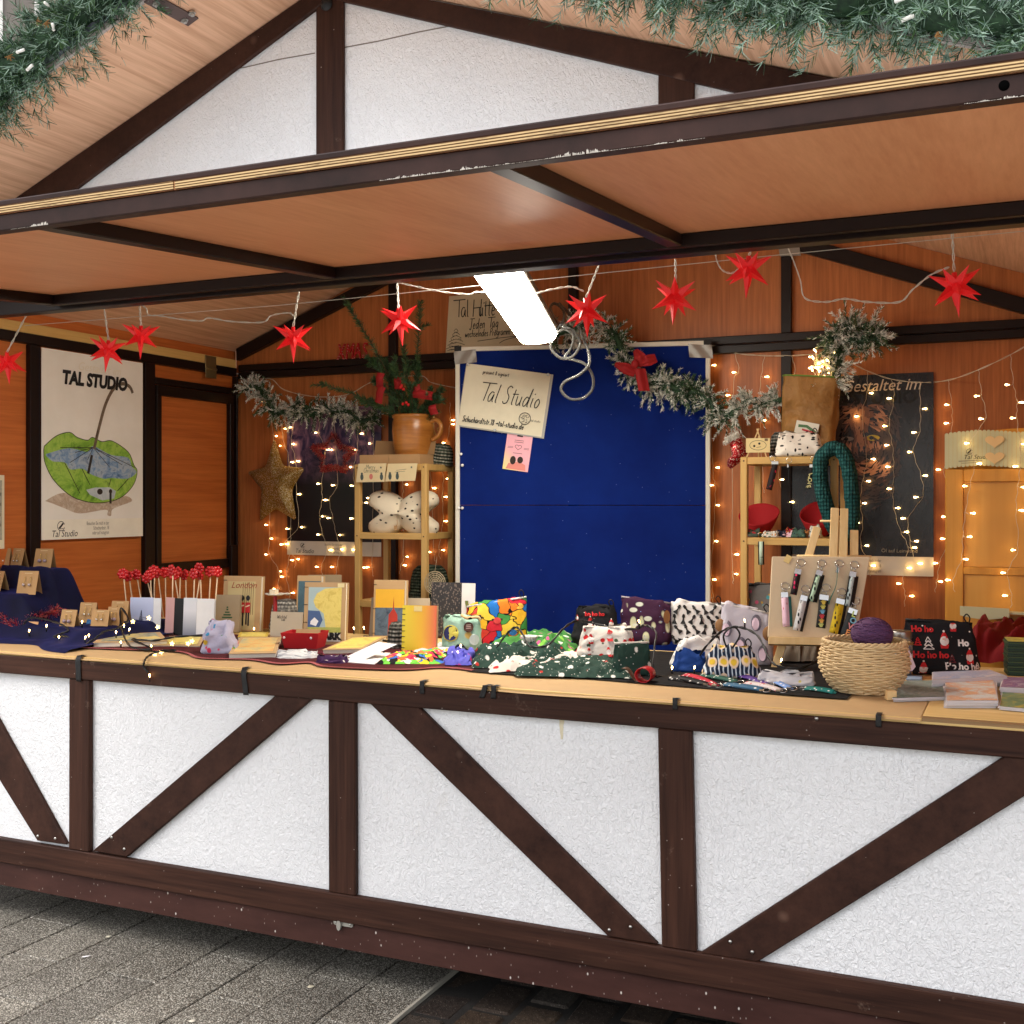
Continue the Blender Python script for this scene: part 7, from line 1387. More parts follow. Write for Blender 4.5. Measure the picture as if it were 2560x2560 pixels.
bagtext(o, f, w, h, 'Ho ho ho', .027, WHT, w * .03, h * .12, .001); bagtext(o, f, w, h, 'Ho ho ho', .028, RDP, -w * .34, h * .32, .0012); bagtext(o, f, w, h, 'Ho ho', .026, RDP, -w * .34, h * .80, .0012); bagtext(o, f, w, h, 'Ho', .026, WHT, w * .2, h * .55, .0014)
for (x, z, s) in ((.04, .66, .027), (.33, .36, .024), (-.22, .12, .024), (.16, .93, .02)): capman(o, f, w, h, w * x, h * z, s)
tree(o, f, w, h, -w * .15, h * .62, .034, WHT); tree(o, f, w, h, -w * .27, h * .64, .022, RDP); tree(o, f, w, h, w * .12, h * .33, .022, plain((96, 30, 34), .8)); tree(o, f, w, h, w * .42, h * .18, .024, WHT)
# white bag with red figures, lying
P, w, h = base(1432, 1592, 1578, 1660, 24); o, f = bag('zip_pouch', 'white slouching pouch with red christmas figures on top of green cloth', P + Vector((0, .02, .02)), 30, w, h * .95, .13, M_xw, seed=14, top=.75, pull=False, wr=.012)
for (x, z, s) in ((-.28, .62, .018), (.02, .72, .020), (.25, .45, .018), (-.02, .25, .016), (-.32, .25, .014)): capman(o, f, w, h, w * x, h * z, s)
P, w, h = base(1530, 1628, 1606, 1690, 24); bag('gift_bag', 'dark green cloth bag with white trim leaning over the red loop', P, 40, w * 1.05, h, .07, M_xg, cat='bag', seed=15, top=.9, zip_c=(206, 200, 190), pull=False)
o = thing('leather_loop', 'red and brown leather loop strap at the end of the green cloth', 'strap', pz(1605, 1706, ZT) + Vector((0, 0, .001))); s_ = mpp(o.location)
mb = MB(); mb.grid(lambda a, b: (.026 * math.sin(6.283 * a) + .01, (b - .5) * .05, .024 + .023 * math.cos(6.283 * a)), 22, 2); ob = mb.build('red_loop', plain((166, 22, 30), .45), o); ob.modifiers.new('t', 'SOLIDIFY').thickness = .002; mb = MB(); mb.grid(lambda a, b: (-.06 + .055 * a, (b - .5) * .03, .04 - .035 * a + .008 * math.sin(a * 6)), 8, 2); mb.build('brown_strap', plain((84, 58, 42), .5), o).modifiers.new('t', 'SOLIDIFY').thickness = .002
# purple floral, chess, penguin pouches
M_pf = clothmat('plum floral print', (62, 34, 58), [((206, 206, 170), 24, .34, (1, 1, .5), (0, R(30), 0), (0, 0, 0)), ((206, 210, 196), 28, .30, (.6, 1, 1), (0, R(-30), 0), (3, 0, 0)), ((120, 150, 210), 50, .10, (1, 1, 1), (0, 0, 0), (5, 0, 0))])
P, w, h = base(1545, 1672, 1499, 1612, 16); o, f = bag('zip_pouch', 'plum purple zip pouch with pale leaf sprays', P + Vector((0, .03, 0)), 16, w, h, .08, M_pf, seed=16, top=.95, zip_c=(150, 140, 146), pull=False, skew=-.08)
mb = MB(); y_ = on_bag(f, w * .40, h * .6, w, h); mb.add([(p[0], y_ - .004, p[1]) for p in circle(w * .41, h * .62, .013, 14, .026)], [tuple(range(14))]); mb.build('brown_tag', plain((130, 84, 44), .6), o)
M_ch = clothmat('white cotton', (222, 218, 216), wr=.25); P, w, h = base(1672, 1806, 1506, 1612, 18); o, f = bag('zip_pouch', 'white zip pouch printed with black chess pieces', P + Vector((0, .02, 0)), 18, w, h, .075, M_ch, seed=17, top=.95, skew=-.04)
r_ = random.Random(6)
for i in range(6):
    for j in range(4):
        cx, cz, a = w * (-.42 + .165 * i + (.06 if j % 2 else 0)), h * (.14 + .23 * j), r_.uniform(-1.2, 1.2); s = .0165; body = [(-.62, -1.1), (.62, -1.1), (.5, -.75), (.22, -.5), (.16, .35), (.4, .5), (.3, .72), (.34, 1.0), (0, 1.25), (-.34, 1.0), (-.3, .72), (-.4, .5), (-.16, .35), (-.22, -.5), (-.5, -.75)]
        patch(o, f, w, h, [[(cx + s * (x * math.cos(a) - z * math.sin(a)), cz + s * (x * math.sin(a) + z * math.cos(a))) for x, z in body]], INK, 'chess_piece')
M_pg = clothmat('pale lilac cotton', (196, 190, 200), wr=.3); P, w, h = base(1800, 1932, 1514, 1662, 18); o, f = bag('zip_pouch', 'pale lilac zip pouch printed with small penguins and wooden tags', P, 14, w, h, .08, M_pg, seed=18, top=.92, zip_c=(206, 200, 196), skew=-.10)
for (x, z) in ((.18, .72), (.30, .22), (-.36, .62), (-.1, .35)):
    cx, cz = w * x, h * z; patch(o, f, w, h, [circle(cx, cz, .017, 14, .028)], plain((110, 104, 116), .8), 'penguin_print'); mb = MB(); mb.add([(p[0], on_bag(f, p[0], p[1], w, h) - .0025, p[1]) for p in circle(cx - .003, cz - .003, .012, 12, .021)], [tuple(range(12))]); mb.build('penguin_belly', plain((216, 190, 206), .8), o)
for (x, z, r0) in ((.40, .55, .020), (-.48, .66, .018)):
    mb = MB(); mb.lathe([(0, .003), (r0 * .9, .003), (r0, 0)], 18, TR((w * x, on_bag(f, w * x, h * z, w, h) - .006, h * z), (R(90), 0, 0), (1, 1.25, 1))); mb.build('wooden_tag', plain((150, 108, 66), .6), o)
# white sketch pouch with blue base
M_sk = clothmat('white sketch print', (214, 212, 210), [((40, 40, 44), 40, .10, (1, 1, 3), (0, R(40), 0), (0, 0, 0)), ((60, 60, 64), 30, .08, (3, 1, 1), (0, R(-20), 0), (3, 1, 0))]); P, w, h = base(1650, 1800, 1600, 1672, 24)
o, f = bag('zip_pouch', 'white sketch print pouch with royal blue base lying over', P + Vector((.02, .03, .0)), 40, w, h, .13, M_sk, seed=19, top=.7, pull=False, wr=.012); P2_, w2, h2 = base(1632, 1725, 1624, 1675, 24)
mb = MB(); f2 = bag_surf(w2 * .98, h2, .10, 21, 0, .75, .008); mb.grid(f2, 36, 12); q = P2_ - o.location; mb.v = [Matrix.Rotation(R(-20), 3, 'Z') @ v_ + Vector((-.055, -.052, .0)) for v_ in mb.v]; mb.build('blue_base', clothmat('royal blue twill', (24, 56, 120), wr=.2), o)
# yellow navy retro pouch
t = NT('navy yellow tulip print'); v_ = t.voro(t.coord((1, 1, .72)), 30, rand=.15); ye = t.step(v_, .34, .26); rim = t.step(v_, .50, .44); st_ = t.new('ShaderNodeTexWave', wave_type='BANDS', bands_direction='X'); st_.inputs['Scale'].default_value = 24; st_.inputs['Distortion'].default_value = 3; t.link(t.coord(), st_.inputs['Vector'])
c = t.mix(t.step(st_.outputs['Fac'], .72, .8), srgb(34, 46, 66), srgb(196, 206, 216)); c = t.mix(rim, c, srgb(226, 200, 170)); t.col(t.mix(ye, c, srgb(214, 180, 60))); t.rough(.8, .15); t.bump(t.noise(t.coord(), 22, 3), .3, .01)
P, w, h = base(1746, 1906, 1618, 1694, 24); o, f = bag('zip_pouch', 'rounded pouch with navy and yellow tulip print and black zip', P + Vector((0, .02, 0)), 22, w, h, .12, t.mat, seed=22, top=.62, zip_c=(20, 20, 22), wr=.006); mb = MB(); q = f(.25, 1); mb.tube(spline([(-.02, -.02, h), (-.03, -.03, h + .04), (.0, -.03, h + .065), (.02, -.03, h + .04), (.0, -.02, h)], 5), .003, 5); mb.build('black_loop', M_black, o)
P, w, h = base(1893, 2038, 1672, 1713, 24); bag('pencil_case', 'long white pencil case with faint print lying before the easel', P, 10, w, .036, .05, clothmat('white faint print', (206, 202, 204), [((206, 190, 120), 26, .14, (1, 1, 1), (0, 0, 0), (0, 0, 0)), ((190, 160, 170), 30, .12, (1, 1, 1), (0, 0, 0), (4, 1, 0))]), cat='pencil case', seed=23, top=.9, pull=False)
heap('grey_bundle', 'grey brown crumpled fabric bundle behind the easel feet', [(1955, 1618), (2045, 1618), (2045, 1660), (1955, 1660)], .075, clothmat('grey brown felt', (96, 86, 76)), seed=12, fold=2)

# lanyards lying on the black felt
LYS = [((420, 1185), (560, 1230), (720, 1290), (186, 44, 62), 'red and white lanyard strap lying beside a green one'), ((580, 1190), (760, 1230), (930, 1260), (40, 84, 72), 'dark green lanyard strap crossing the red one'), ((880, 1180), (1050, 1230), (1220, 1285), (84, 56, 130), 'purple and white lanyard strap before the tulip pouch'), ((1010, 1265), (1160, 1300), (1340, 1340), (206, 196, 196), 'white lanyard strap with red lettering'), ((1210, 1200), (1300, 1265), (1440, 1320), (120, 150, 206), 'light blue lanyard strap beside the pencil case'), ((800, 1280), (960, 1310), (1180, 1335), (60, 100, 130), 'blue grey lanyard strap nearest the counter edge'), ((270, 1225), (380, 1235), (640, 1280), (24, 24, 26), 'black and white lanyard strap beside the red loop'), ((1570, 1320), (1700, 1340), (1870, 1360), (30, 110, 104), 'teal strap key ring lying beside the wicker basket')]
for i, (a, b, c_, cl, lab) in enumerate(LYS):
    A = [pz(*zE(*q), ZT + .006) for q in (a, b, c_)]; o = thing('lanyard', lab, 'lanyard', (A[0].x, A[0].y, ZT + .001), 0, 'lanyards laid out on the black felt'); S = [p - A[0] for p in spline(A, 6)]; m_ = prmat('lanyard print', cl, (226, 222, 216) if i != 3 else (200, 50, 70), 70, (1, 1, 1), .3)
    strap(o, [p + Vector((0, 0, .006 + .006 * math.sin(3.14 * k / len(S)))) for k, p in enumerate(S)], .02, m_, nrm=(0, -.5, 1)); strap(o, [p + Vector((.004, .006, .002)) for p in S], .02, plain(cl, .7), 'strap_back', nrm=(0, -.5, 1))
    E_ = S[-1] if i != 7 else S[0]; mb = MB(); torus(mb, E_ + Vector((.012, 0, .006)), .011, .0017, (0, -.4, 1)); mb.build('ring', M_chrome, o); mb = MB(); mb.box(E_ + Vector((0, 0, .006)), (.014, .02, .006)); mb.build('clasp', M_chrome, o)

# ================================================================ easel with key rings
CQ = [zk(330, 70), zk(1665, 165), zk(1450, 1375), zk(115, 1285)]
cb0 = pz(1930, 1672, ZT); EY = cb0.y - .02; yaw_e = R(14); ex = Vector((math.cos(yaw_e), math.sin(yaw_e), 0)); tilt = R(13)
ez = (Vector((-math.sin(yaw_e), math.cos(yaw_e), 0)) * math.sin(tilt) + UP * math.cos(tilt)); en = ex.cross(ez)         # en points away from viewer? keep front = -cross
en = Vector((math.sin(yaw_e) * math.cos(tilt), -math.cos(yaw_e) * math.cos(tilt), math.sin(tilt)))
E0 = py(*CQ[3], EY + .03); E0 = pplane(*CQ[3], Vector((E0.x, EY + .03, E0.z)), en)
EM = Matrix((ex, -en, ez)).transposed().to_4x4(); EM.translation = E0; EI = EM.inverted()
def el(x, y): p = EI @ pplane(*zk(x, y), E0, en); return p.x, p.z
ea = thing('easel', 'pine table easel with tall twin mast holding the key ring canvas', 'easel', (E0.x, E0.y, ZT)); eo = MB()
def ep(x, z, d=.02): return EM @ Vector((x, d, z)) - Vector((E0.x, E0.y, ZT))
b1, b2 = el(240, 1850), el(1500, 1700); zfoot = lambda x: min(-.02, (EI @ Vector((E0.x, E0.y, ZT))).z)
lz0 = el(330, 1700)[1]; gz = -(E0.z - ZT) / math.cos(tilt)
e7 = lambda x, y: (lambda p: (p.x, p.z))(EI @ pplane(*z7b(x, y), E0, en))
for nm, a, b, w_, d in (('mast', (e7(1240, 1720)[0], gz * .3), e7(1310, 1225), .026, .022), ('mast', (e7(1345, 1720)[0], gz * .3), e7(1400, 1230), .026, .022), ('side_leg', (el(230, 1700)[0], gz), e7(1140, 1405), .026, .030), ('side_leg', (el(1420, 1700)[0], gz), e7(1500, 1435), .026, .030)):
    mb = MB(); mb.bar(ep(a[0], a[1] + .004, d), ep(b[0], b[1], d), .026, .012, up=(-en)); mb.build(nm, M_pine, ea, bevel=.001)
mb = MB(); A, B = el(150, 1330), el(1450, 1420); mb.bar(ep(A[0] - .005, A[1] - .004, -.010), ep(B[0] + .03, A[1] - .004, -.010), .042, .024, up=ez); mb.build('ledge', M_pine, ea, bevel=.001)
for z_ in ((e7(1300, 1350)), (e7(1300, 1690))):
    mb = MB(); xw = .045 if z_[1] > e7(0, 1500)[1] else .12; mb.tube([ep(z_[0] - xw, z_[1], .022), ep(z_[0] + xw, z_[1], .022)], .004, 6); mb.build('cross_rod', M_pine, ea)
mb = MB(); top_ = ep(*e7(1360, 1300), .03); mb.bar(top_, Vector((top_.x - .05, top_.y + .22, .006)), .022, .012); mb.build('rear_leg', M_pine, ea)
cv = thing('key_ring_canvas', 'linen canvas board hung with rows of key ring straps on the easel', 'canvas'); cv.matrix_world = EM
M_lin = clothmat('raw linen', (206, 186, 156), wr=.15); TLc, TRc, BRc = el(330, 70), el(1665, 165), el(1450, 1375); mb = MB(); mb.prism([(0, 0), (BRc[0], .002), (TRc[0], TLc[1] + .002), (TLc[0] * .35, TLc[1])], -.002, .014); mb.build('linen_face', M_lin, cv, bevel=.002)
a_ = el(420, 110); mb = MB(); mb.box((0, 0, 0), (.020, .002, .026), TR((a_[0], -.004, a_[1]), (0, R(28), 0))); mb.build('price_tag', plain((222, 196, 130), .6), cv)
KR = [((620, 165), (575, 270), (500, 660), 62, (38, 30, 32), (206, 40, 90), 'black strap key ring with pink marks on the canvas'), ((930, 180), (900, 290), (760, 760), 62, (24, 24, 26), (176, 206, 180), 'mint and black strap key ring on the canvas'), ((1195, 180), (1170, 250), (1080, 800), 28, (40, 96, 84), (60, 130, 110), 'teal strap key ring seen edge on, on the canvas'), ((1425, 200), (1400, 310), (1310, 830), 62, (22, 24, 26), (190, 206, 206), 'black strap key ring with pale script on the canvas'),
      ((380, 520), (365, 620), (395, 1140), 66, (226, 190, 206), (206, 60, 90), 'pink and teal strap key ring on the canvas'), ((685, 565), (665, 670), (540, 1200), 66, (206, 206, 206), (26, 26, 28), 'white and black piano strap key ring on the canvas'), ((995, 545), (965, 660), (910, 1160), 86, (26, 26, 28), (190, 170, 70), 'black strap key ring with coloured hands on the canvas'), ((1235, 610), (1215, 720), (1100, 1240), 80, (206, 176, 40), (26, 26, 28), 'yellow and black lettered strap key ring on the canvas'), ((1440, 740), (1405, 870), (1265, 1280), 84, (40, 44, 46), (40, 44, 46), 'dark strap key ring with coloured LOVE letters on the canvas')]
for i, (r0, cl0, en0, wd, c1, c2, lab) in enumerate(KR):
    rx, rz_ = el(*r0); k_ = (el(1000, 800)[0] - el(900, 800)[0]) / 100; o = thing('key_ring', lab, 'key ring', EM @ Vector((rx, -.006, rz_)), 0, 'key rings pinned on the linen canvas'); o.matrix_world = EM @ TR((rx, -.006, rz_))
    L_ = lambda q: Vector((el(*q)[0] - rx, 0, el(*q)[1] - rz_)); c_, e_ = L_(cl0), L_(en0)
    mb = MB(); torus(mb, (0, 0, 0), 62 * k_, .0016, (0, -1, .2)); mb.build('ring', M_chrome, o); mb = MB(); d_ = (e_ - c_).normalized(); mb.bar(c_ - d_ * .001 + Vector((0, -.004, 0)), c_ + d_ * .016 + Vector((0, -.004, 0)), wd * k_ * 1.6, .007, up=(0, -1, 0)); mb.tube([c_ + Vector((-wd * k_ * .4, -.003, 0)), c_ + Vector((-wd * k_ * .4, -.003, .014)), c_ + Vector((wd * k_ * .4, -.003, .014)), c_ + Vector((wd * k_ * .4, -.003, 0))], .0014, 4); mb.build('clamp', M_chrome, o)
    if i == 2: strap(o, [c_ + (e_ - c_) * t_ + Vector((.010 * math.sin(t_ * 5) * t_, -.006 - .01 * math.sin(3.1 * t_), 0)) for t_ in [k / 10 for k in range(11)]], .016, plain(c1, .7), nrm=(1, 0, .1)); continue
    mm = plain(c1, .75); S = [c_ + d_ * .012 + (e_ - c_ - d_ * .014) * (k / 8) + Vector((0, -.004 - .006 * math.sin(3.14 * k / 8), 0)) for k in range(9)]; wd *= 1.65; strap(o, S, wd * k_, mm)
    if i in (1, 3, 5, 7, 4): strap(o, [p + Vector((.007, .004, 0)) for p in S], wd * k_ * 1.2, M_black if i != 4 else plain((40, 110, 104), .7), 'strap_back')
    S2 = [p + Vector((0, -.0022, 0)) for p in S]; perp = Vector((d_.z, 0, -d_.x))
    if i == 8:
        for ch, cc, tt in zip('LOVE', ((196, 214, 120), (120, 180, 206), (220, 140, 140), (226, 150, 90)), (.26, .48, .70, .93)):
            q = c_ + (e_ - c_) * tt; text('letter', ch, .026, plain(cc, .6), o, (q.x - d_.z * .008 - .008, -.012, q.z), (R(90), math.atan2(d_.x, -d_.z) * -1 * 1, 0), bold=.0008)
    elif i == 6:
        for tt, cc in zip((.24, .38, .52, .66, .80, .92), ((206, 180, 70), (196, 190, 90), (110, 170, 200), (196, 50, 60), (214, 160, 70), (190, 196, 110))):
            q = c_ + (e_ - c_) * tt; mb = MB(); mb.poly(circle(q.x, q.z, .0058, 8), -.0125); [ribbon(mb, [(q.x, q.z), (q.x + .010 * math.cos(R(30 + 30 * k)), q.z + .010 * math.sin(R(30 + 30 * k)))], .0022, -.0126) for k in range(5)]; mb.build('hand_print', plain(cc, .6), o)
    else:
        strap(o, S2, wd * k_ * .62, prmat('key strap print', c2 if i in (1, 3) else c1, c1 if i in (1, 3) else c2, 95, (1, 1, .45), .34), 'ribbon')

# ================================================================ basket, yarn, jar, leaflets
P = pz(2153, 1736, ZT) + Vector((0, .06, 0)); k_ = mpp(P); BR_ = 105 * k_ * 1.03; bh = 140 * k_ * .86
bk = thing('wicker_basket', 'round pale wicker basket with braided rim holding purple yarn', 'basket', (P.x, P.y, ZT + .001)); M_wick = plain((216, 188, 142), .6, var=.25, name='pale cane')
prof = lambda t_: BR_ * (.62 + .38 * math.sin(min(1, t_ * 1.5 + .08) * 1.57) - .10 * max(0, t_ - .62) / .38)
rows = 22; NS = 26
for j in range(rows):
    t_ = j / (rows - 1); mb = MB(); n_ = NS * 4
    pts = [((prof(t_) + .0032 * math.sin(i / n_ * 6.283 * NS / 2 + (3.14 if j % 2 else 0))) * math.cos(6.283 * i / n_), (prof(t_) + .0032 * math.sin(i / n_ * 6.283 * NS / 2 + (3.14 if j % 2 else 0))) * math.sin(6.283 * i / n_), .004 + t_ * bh + .0012 * math.sin(i * .7 + j)) for i in range(n_)]
    mb.tube(pts, bh / rows * .56, 5, closed=True); mb.build('weave_row', M_wick, bk)
for i in range(NS): mb = MB(); a = 6.283 * i / NS; mb.tube([(prof(k / 8) * math.cos(a) * .99, prof(k / 8) * math.sin(a) * .99, .003 + k / 8 * bh) for k in range(9)], .0022, 5); mb.build('stake', M_wick, bk)
for s in range(3):
    mb = MB(); n_ = 120; mb.tube([((prof(1) + .004 * math.cos(i / n_ * 6.283 * 13 + 2.09 * s)) * math.cos(6.283 * i / n_), (prof(1) + .004 * math.cos(i / n_ * 6.283 * 13 + 2.09 * s)) * math.sin(6.283 * i / n_), bh + .004 + .005 * math.sin(i / n_ * 6.283 * 13 + 2.09 * s)) for i in range(n_)], .0034, 5, closed=True); mb.build('rim_braid', M_wick, bk)
mb = MB(); mb.lathe([(0, .003), (BR_ * .62, .003)], 24); mb.build('basket_floor', M_wick, bk)
q = py(2180, 1592, P.y + .03); yr = thing('yarn_ball', 'purple cotton yarn ball lying in the wicker basket', 'yarn', q + Vector((0, 0, .008))); ry = 50 * mpp(q); M_yarn = plain((92, 58, 96), .8, var=.3, bump=.2, name='purple yarn'); mb = MB(); mb.ball((0, 0, 0), (ry * .95, ry * .95, ry * .78), 24, 14); mb.build('core', M_yarn, yr)
mb = MB()
for s in range(44):
    ax = Vector((rnd.gauss(0, .25), rnd.gauss(0, .25), 1)).normalized() if s % 4 else Vector((rnd.gauss(0, 1), rnd.gauss(0, 1), .4)).normalized(); o_ = ax.orthogonal().normalized(); p_ = ax.cross(o_); h_ = rnd.uniform(-.75, .75); rr = math.sqrt(1 - h_ * h_)
    mb.tube([Vector((v.x * ry, v.y * ry, v.z * ry * .82)) for v in [ax * h_ + (o_ * math.cos(6.283 * i / 26) + p_ * math.sin(6.283 * i / 26)) * rr for i in range(26)]], .0018, 4, closed=True)
mb.build('strands', M_yarn, yr, kind='stuff')
P = pz(2243, 1690, ZT) + Vector((.01, .02, 0)); k_ = mpp(P); jr = thing('glass_jar', 'lidded glass jar with white label and twine bow behind the basket', 'jar', P); H = 112 * k_; r0 = 27 * k_
t = NT('jar glass'); t.col((.86, .88, .86, 1)); t.rough(.05, .5); t.b.inputs['Transmission Weight'].default_value = .85; mb = MB(); mb.lathe([(0, .001), (r0, .002), (r0, H * .72), (r0 * .86, H * .82), (r0 * .86, H * .86)], 24); mb.build('glass', t.mat, jr); mb = MB(); mb.lathe([(0, .003), (r0 * .92, .003), (r0 * .92, H * .55), (0, H * .56)], 20); mb.build('contents', plain((206, 196, 186), .7), jr)
mb = MB(); mb.lathe([(r0 * .93, H * .83), (r0 * .95, H * .84), (r0 * .95, H * .97), (r0 * .9, H), (0, H)], 24); mb.build('lid', plain((150, 146, 140), .3, .9), jr); mb = MB(); mb.lathe([(r0 * 1.01, H * .12), (r0 * 1.01, H * .5)], 24); mb.build('label', WHITE, jr); mb = MB(); torus(mb, (0, 0, H * .74), r0 * 1.02, .003, (0, 0, 1)); torus(mb, (0, 0, H * .70), r0 * 1.02, .003, (0, .1, 1)); mb.build('twine', plain((150, 118, 74), .9), jr)
mb = MB(); mb.prism([(0, 0), (.012, -.012), (.026, .002), (.014, .055), (-.008, .052)], -.001, 0, TR((r0 * .6, -r0 * .85, H * .2), (0, R(-8), 0))); mb.build('pink_tag', plain((222, 196, 206), .6), jr)
def leaf(label, quad, T, m, pic=None, n=6, name='leaflet_stack', cat='leaflets', z=ZT):
    Q = [pz(*q, z + T) for q in quad]; c = sum(Q, Vector()) / 4; o = thing(name, label, cat, (c.x, c.y, z)); L = [q - c for q in Q]
    for k in range(n):
        ja, dx, dy = rnd.uniform(-.03, .03) * (k < n - 1), rnd.uniform(-.004, .004) * (k < n - 1), rnd.uniform(-.004, .004) * (k < n - 1); z0, z1 = T * k / n + .0002, T * (k + 1) / n - .0003; Rm = Matrix.Rotation(ja, 3, 'Z')
        vs_ = [Rm @ Vector((q.x, q.y, 0)) + Vector((dx, dy, z0)) for q in L] + [Rm @ Vector((q.x, q.y, 0)) + Vector((dx, dy, z1)) for q in L]; mb = MB(); mb.add(vs_, [(0, 1, 2, 3), (7, 6, 5, 4), (0, 4, 5, 1), (1, 5, 6, 2), (2, 6, 7, 3), (3, 7, 4, 0)]); mb.build('leaflet', m, o)
    if pic: mb = MB(); mb.add([(q.x * .97, q.y * .97, T + .0005) for q in L], [(3, 2, 1, 0)]); mb.build('print', pic, o)
    return o, L
LWH = plain((214, 210, 212), .45, name='leaflet paper')
leaf('stack of pale brochures with blue bar under the black bag', [(2330, 1680), (2475, 1674), (2518, 1690), (2330, 1700)], .030, LWH, wc('brochure print', [(206, 200, 200), (150, 160, 190), (214, 190, 176)], 8), 6); leaf('fanned stack of leaflets with two hands on pastel ground', [(2362, 1706), (2484, 1700), (2496, 1752), (2366, 1752)], .020, LWH, wc('hands print', [(226, 200, 170), (206, 150, 110), (196, 206, 206), (222, 190, 160)], 10), 6)
o, L = leaf('misty green jetty leaflets beside the basket', [(2236, 1702), (2364, 1700), (2366, 1742), (2230, 1746)], .010, LWH, wc('misty green print', [(60, 80, 66), (110, 128, 116), (150, 160, 156), (76, 96, 80)], 10), 4); leaf('green leaflets with yellow ribbon at the counter corner', [(2505, 1730), (2600, 1736), (2606, 1776), (2498, 1766)], .010, LWH, wc('green yellow print', [(60, 96, 70), (100, 130, 96), (206, 176, 50)], 9), 4); leaf('white and purple patterned leaflets by the green card stack', [(2510, 1692), (2600, 1694), (2604, 1722), (2500, 1718)], .022, LWH, wc('purple print', [(206, 200, 200), (110, 70, 130), (190, 170, 160)], 12), 5)
leaf('small blue card lying behind the jetty leaflets', [(2268, 1688), (2306, 1688), (2304, 1698), (2264, 1698)], .004, plain((150, 176, 206), .5), n=2, name='card', cat='card')
P = pz(2230, 1752, ZT); bl_o = thing('wooden_block', 'small plain wooden cube leaning on the jetty leaflets', 'block', P, R(20)); mb = MB(); s_ = 24 * mpp(P); mb.span((-s_ / 2, 0, .0005), (s_ / 2, s_, s_)); mb.build('cube', plain((222, 188, 132), .6), bl_o, bevel=.001)
P = pz(2552, 1690, ZT); gsx = thing('card_stack', 'tall stack of dark green cards beside the red cloth', 'cards', P + Vector((.03, .05, 0)), R(8))
r_ = random.Random(9)
for k in range(30):
    mb = MB(); mb.box((r_.uniform(-.002, .002), r_.uniform(-.002, .002), .002 + .0037 * k), (.15, .10, .0030), TR(rot=(0, 0, r_.uniform(-.02, .02)))); mb.build('card', plain(((26, 52, 44), (40, 72, 50), (30, 60, 60), (70, 96, 60))[k % 4], .5) if k < 29 else wc('top card', [(206, 190, 80), (120, 140, 80)], 12), gsx)
heap('red_cloth', 'deep red crumpled cloth behind the black bag', [(2405, 1610), (2600, 1600), (2620, 1668), (2420, 1664)], .12, plain((120, 12, 22), .9, bump=.3, bscale=12), seed=31, fold=2.0)

# ================================================================ black light cable on the counter
CBL = plain((14, 14, 15), .4, name='black cable')
def cable(name, label, pts, bulbs, r=.0032, starb=()):
    P = [py(*q[:2], q[2]) if len(q) > 2 else pz(*q, ZT + .008) for q in pts]; o = thing(name, label, 'string lights', P[0]); S = spline([p - P[0] for p in P], 7)
    for k in (0, 1): mb = MB(); mb.tube([p + Vector((0, .0024 * math.cos(i * .9 + 3.14 * k), .0024 * math.sin(i * .9 + 3.14 * k))) for i, p in enumerate(S)], r * .8, 5); mb.build('wire', CBL, o)
    for q in bulbs:
        p = (py(*q[:2], q[2]) if len(q) > 2 else pz(*q, ZT + .02)) - P[0]; add_bulb(o, p, (rnd.uniform(-.4, .4), rnd.uniform(-.4, .4), 0), .7); mb = MB(); mb.tube([p + Vector((0, 0, -.02)), p + Vector((0, 0, -.003))], .003, 5); mb.build('socket', CBL, o)
    for q in starb:
        p = (py(*q[:2], q[2]) if len(q) > 2 else pz(*q, ZT + .02)) - P[0]; mb = MB(); mb.prism(starpts(0, 0, .0095, .0045), -.002, .002, TR(p, (0, rnd.uniform(0, 1), R(20)))); mb.build('star_bulb', M_starb, o)
M_starb = glow((255, 226, 140), 2.2, 'lit star'); Y1 = .22
cable('cable_lights', 'black light chain with warm bulbs tangled over the velvet and books', [(58, 1562, .24), (75, 1545, .25), (110, 1548, .24), (150, 1560, .22), (172, 1575, .2), (150, 1585, .19), (135, 1592, .19), (160, 1590, .18), (185, 1600, .17), (160, 1605, .17), (172, 1620, .15), (200, 1618, .15), (235, 1598, .18), (262, 1578, .22), (290, 1572, .26), (320, 1550, .32), (302, 1520, .36), (302, 1560, .3), (310, 1590, .24), (330, 1618, .18), (380, 1622, .17), (330, 1598, .25), (380, 1602, .28), (440, 1592, .32), (520, 1588, .36)],
 [(73, 1578, .22), (116, 1566, .22), (147, 1594, .17), (213, 1595, .17), (222, 1590, .2), (205, 1556, .28), (302, 1607, .2), (323, 1575, .27), (290, 1582, .24), (378, 1617, .18), (310, 1565, .28)], starb=[(372, 1545, .4), (394, 1568, .36), (332, 1554, .34), (430, 1609, .22), (470, 1609, .22), (403, 1630, .12), (387, 1637, .1), (480, 1603, .25)])
cable('cable_lights', 'short black cable end with lit star hanging over the counter edge', [(440, 1626, .12), (400, 1628, .08), (372, 1640, .03), (362, 1652, -.03), (360, 1668, -.034), (372, 1682, -.036)], [(374, 1690, -.036)])
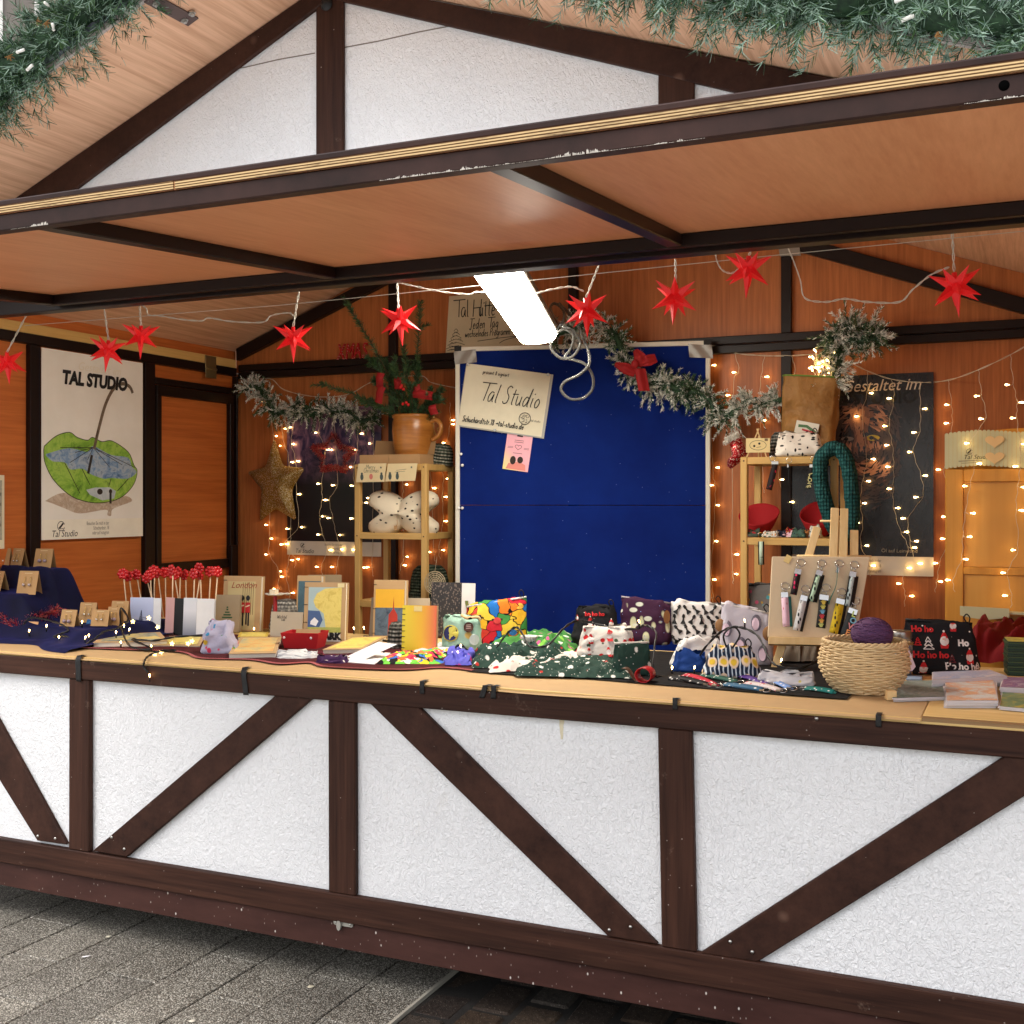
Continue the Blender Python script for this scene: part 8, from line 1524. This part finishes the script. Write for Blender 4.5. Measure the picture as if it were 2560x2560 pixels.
cable('cable_lights', 'black light chain arching over the pouches in front of the blue board', [(910, 1590), (1000, 1610), (1110, 1632), (1150, 1612, .45), (1180, 1634), (1230, 1630, .38), (1262, 1590, .42), (1290, 1568, .45), (1310, 1590, .42), (1325, 1616, .38), (1370, 1612, .40), (1410, 1570, .5), (1450, 1552, .6), (1530, 1570, .62), (1590, 1572, .55), (1612, 1563, .5), (1640, 1580, .45), (1636, 1620, .38), (1640, 1690), (1720, 1672), (1770, 1610, .5), (1810, 1575, .55), (1850, 1568, .55), (1895, 1590, .5), (1920, 1640, .42), (1945, 1665, .36), (2000, 1670, .36), (2048, 1650, .42)],
 [(635, 1573, .80), (885, 1572, .72), (910, 1571, .70), (960, 1618), (1152, 1616, .42), (1143, 1633, .36), (1598, 1555, .5), (1680, 1671), (1736, 1670), (1862, 1553, .54), (1953, 1652, .38), (960, 1622)])

# ================================================================ scraps on the paving
for i, (u, v, w_, cl, lab) in enumerate(((215, 2391, .022, (226, 224, 226), 'small white paper scrap on the speckled slabs'), (272, 2341, .020, (196, 190, 170), 'flattened pale chewing gum spot near the skirt board'), (777, 2466, .024, (200, 192, 168), 'flattened pale chewing gum spot below the skirt latch'), (480, 2552, .020, (206, 200, 184), 'flattened pale chewing gum spot far from the skirt board'))):
    P = pz(u, v, .003); mb = MB(); r_ = random.Random(i); n = 11; pts = [(w_ * (.5 if i else .7) * r_.uniform(.7, 1.1) * math.cos(6.283 * k / n), w_ * (.5 if i else .2) * r_.uniform(.7, 1.1) * math.sin(6.283 * k / n)) for k in range(n)]
    mb.add([(x, y, .0) for x, y in pts] + [(x * .7, y * .7, .0018) for x, y in pts], [tuple(range(n, 2 * n))] + [(k, (k + 1) % n, n + (k + 1) % n, n + k) for k in range(n)], 0, True); o = mb.build('paper_scrap' if i == 0 else 'gum_spot', plain(cl, .8)); o.location = P; o.rotation_euler = (0, 0, r_.uniform(0, 1)); tag(o, lab, 'litter')
mb = MB(); a = py(1404, 1742, -.0006)
mb.grid(lambda s_, t_: (a.x + (s_ - .5) * .016 * (1 - .6 * t_) + .002 * nz((t_ * 4, 0, 0)), -.0006, .9143 - t_ * .06), 3, 6); mb.build('drip_stain', plain((214, 204, 176), .8), hut)
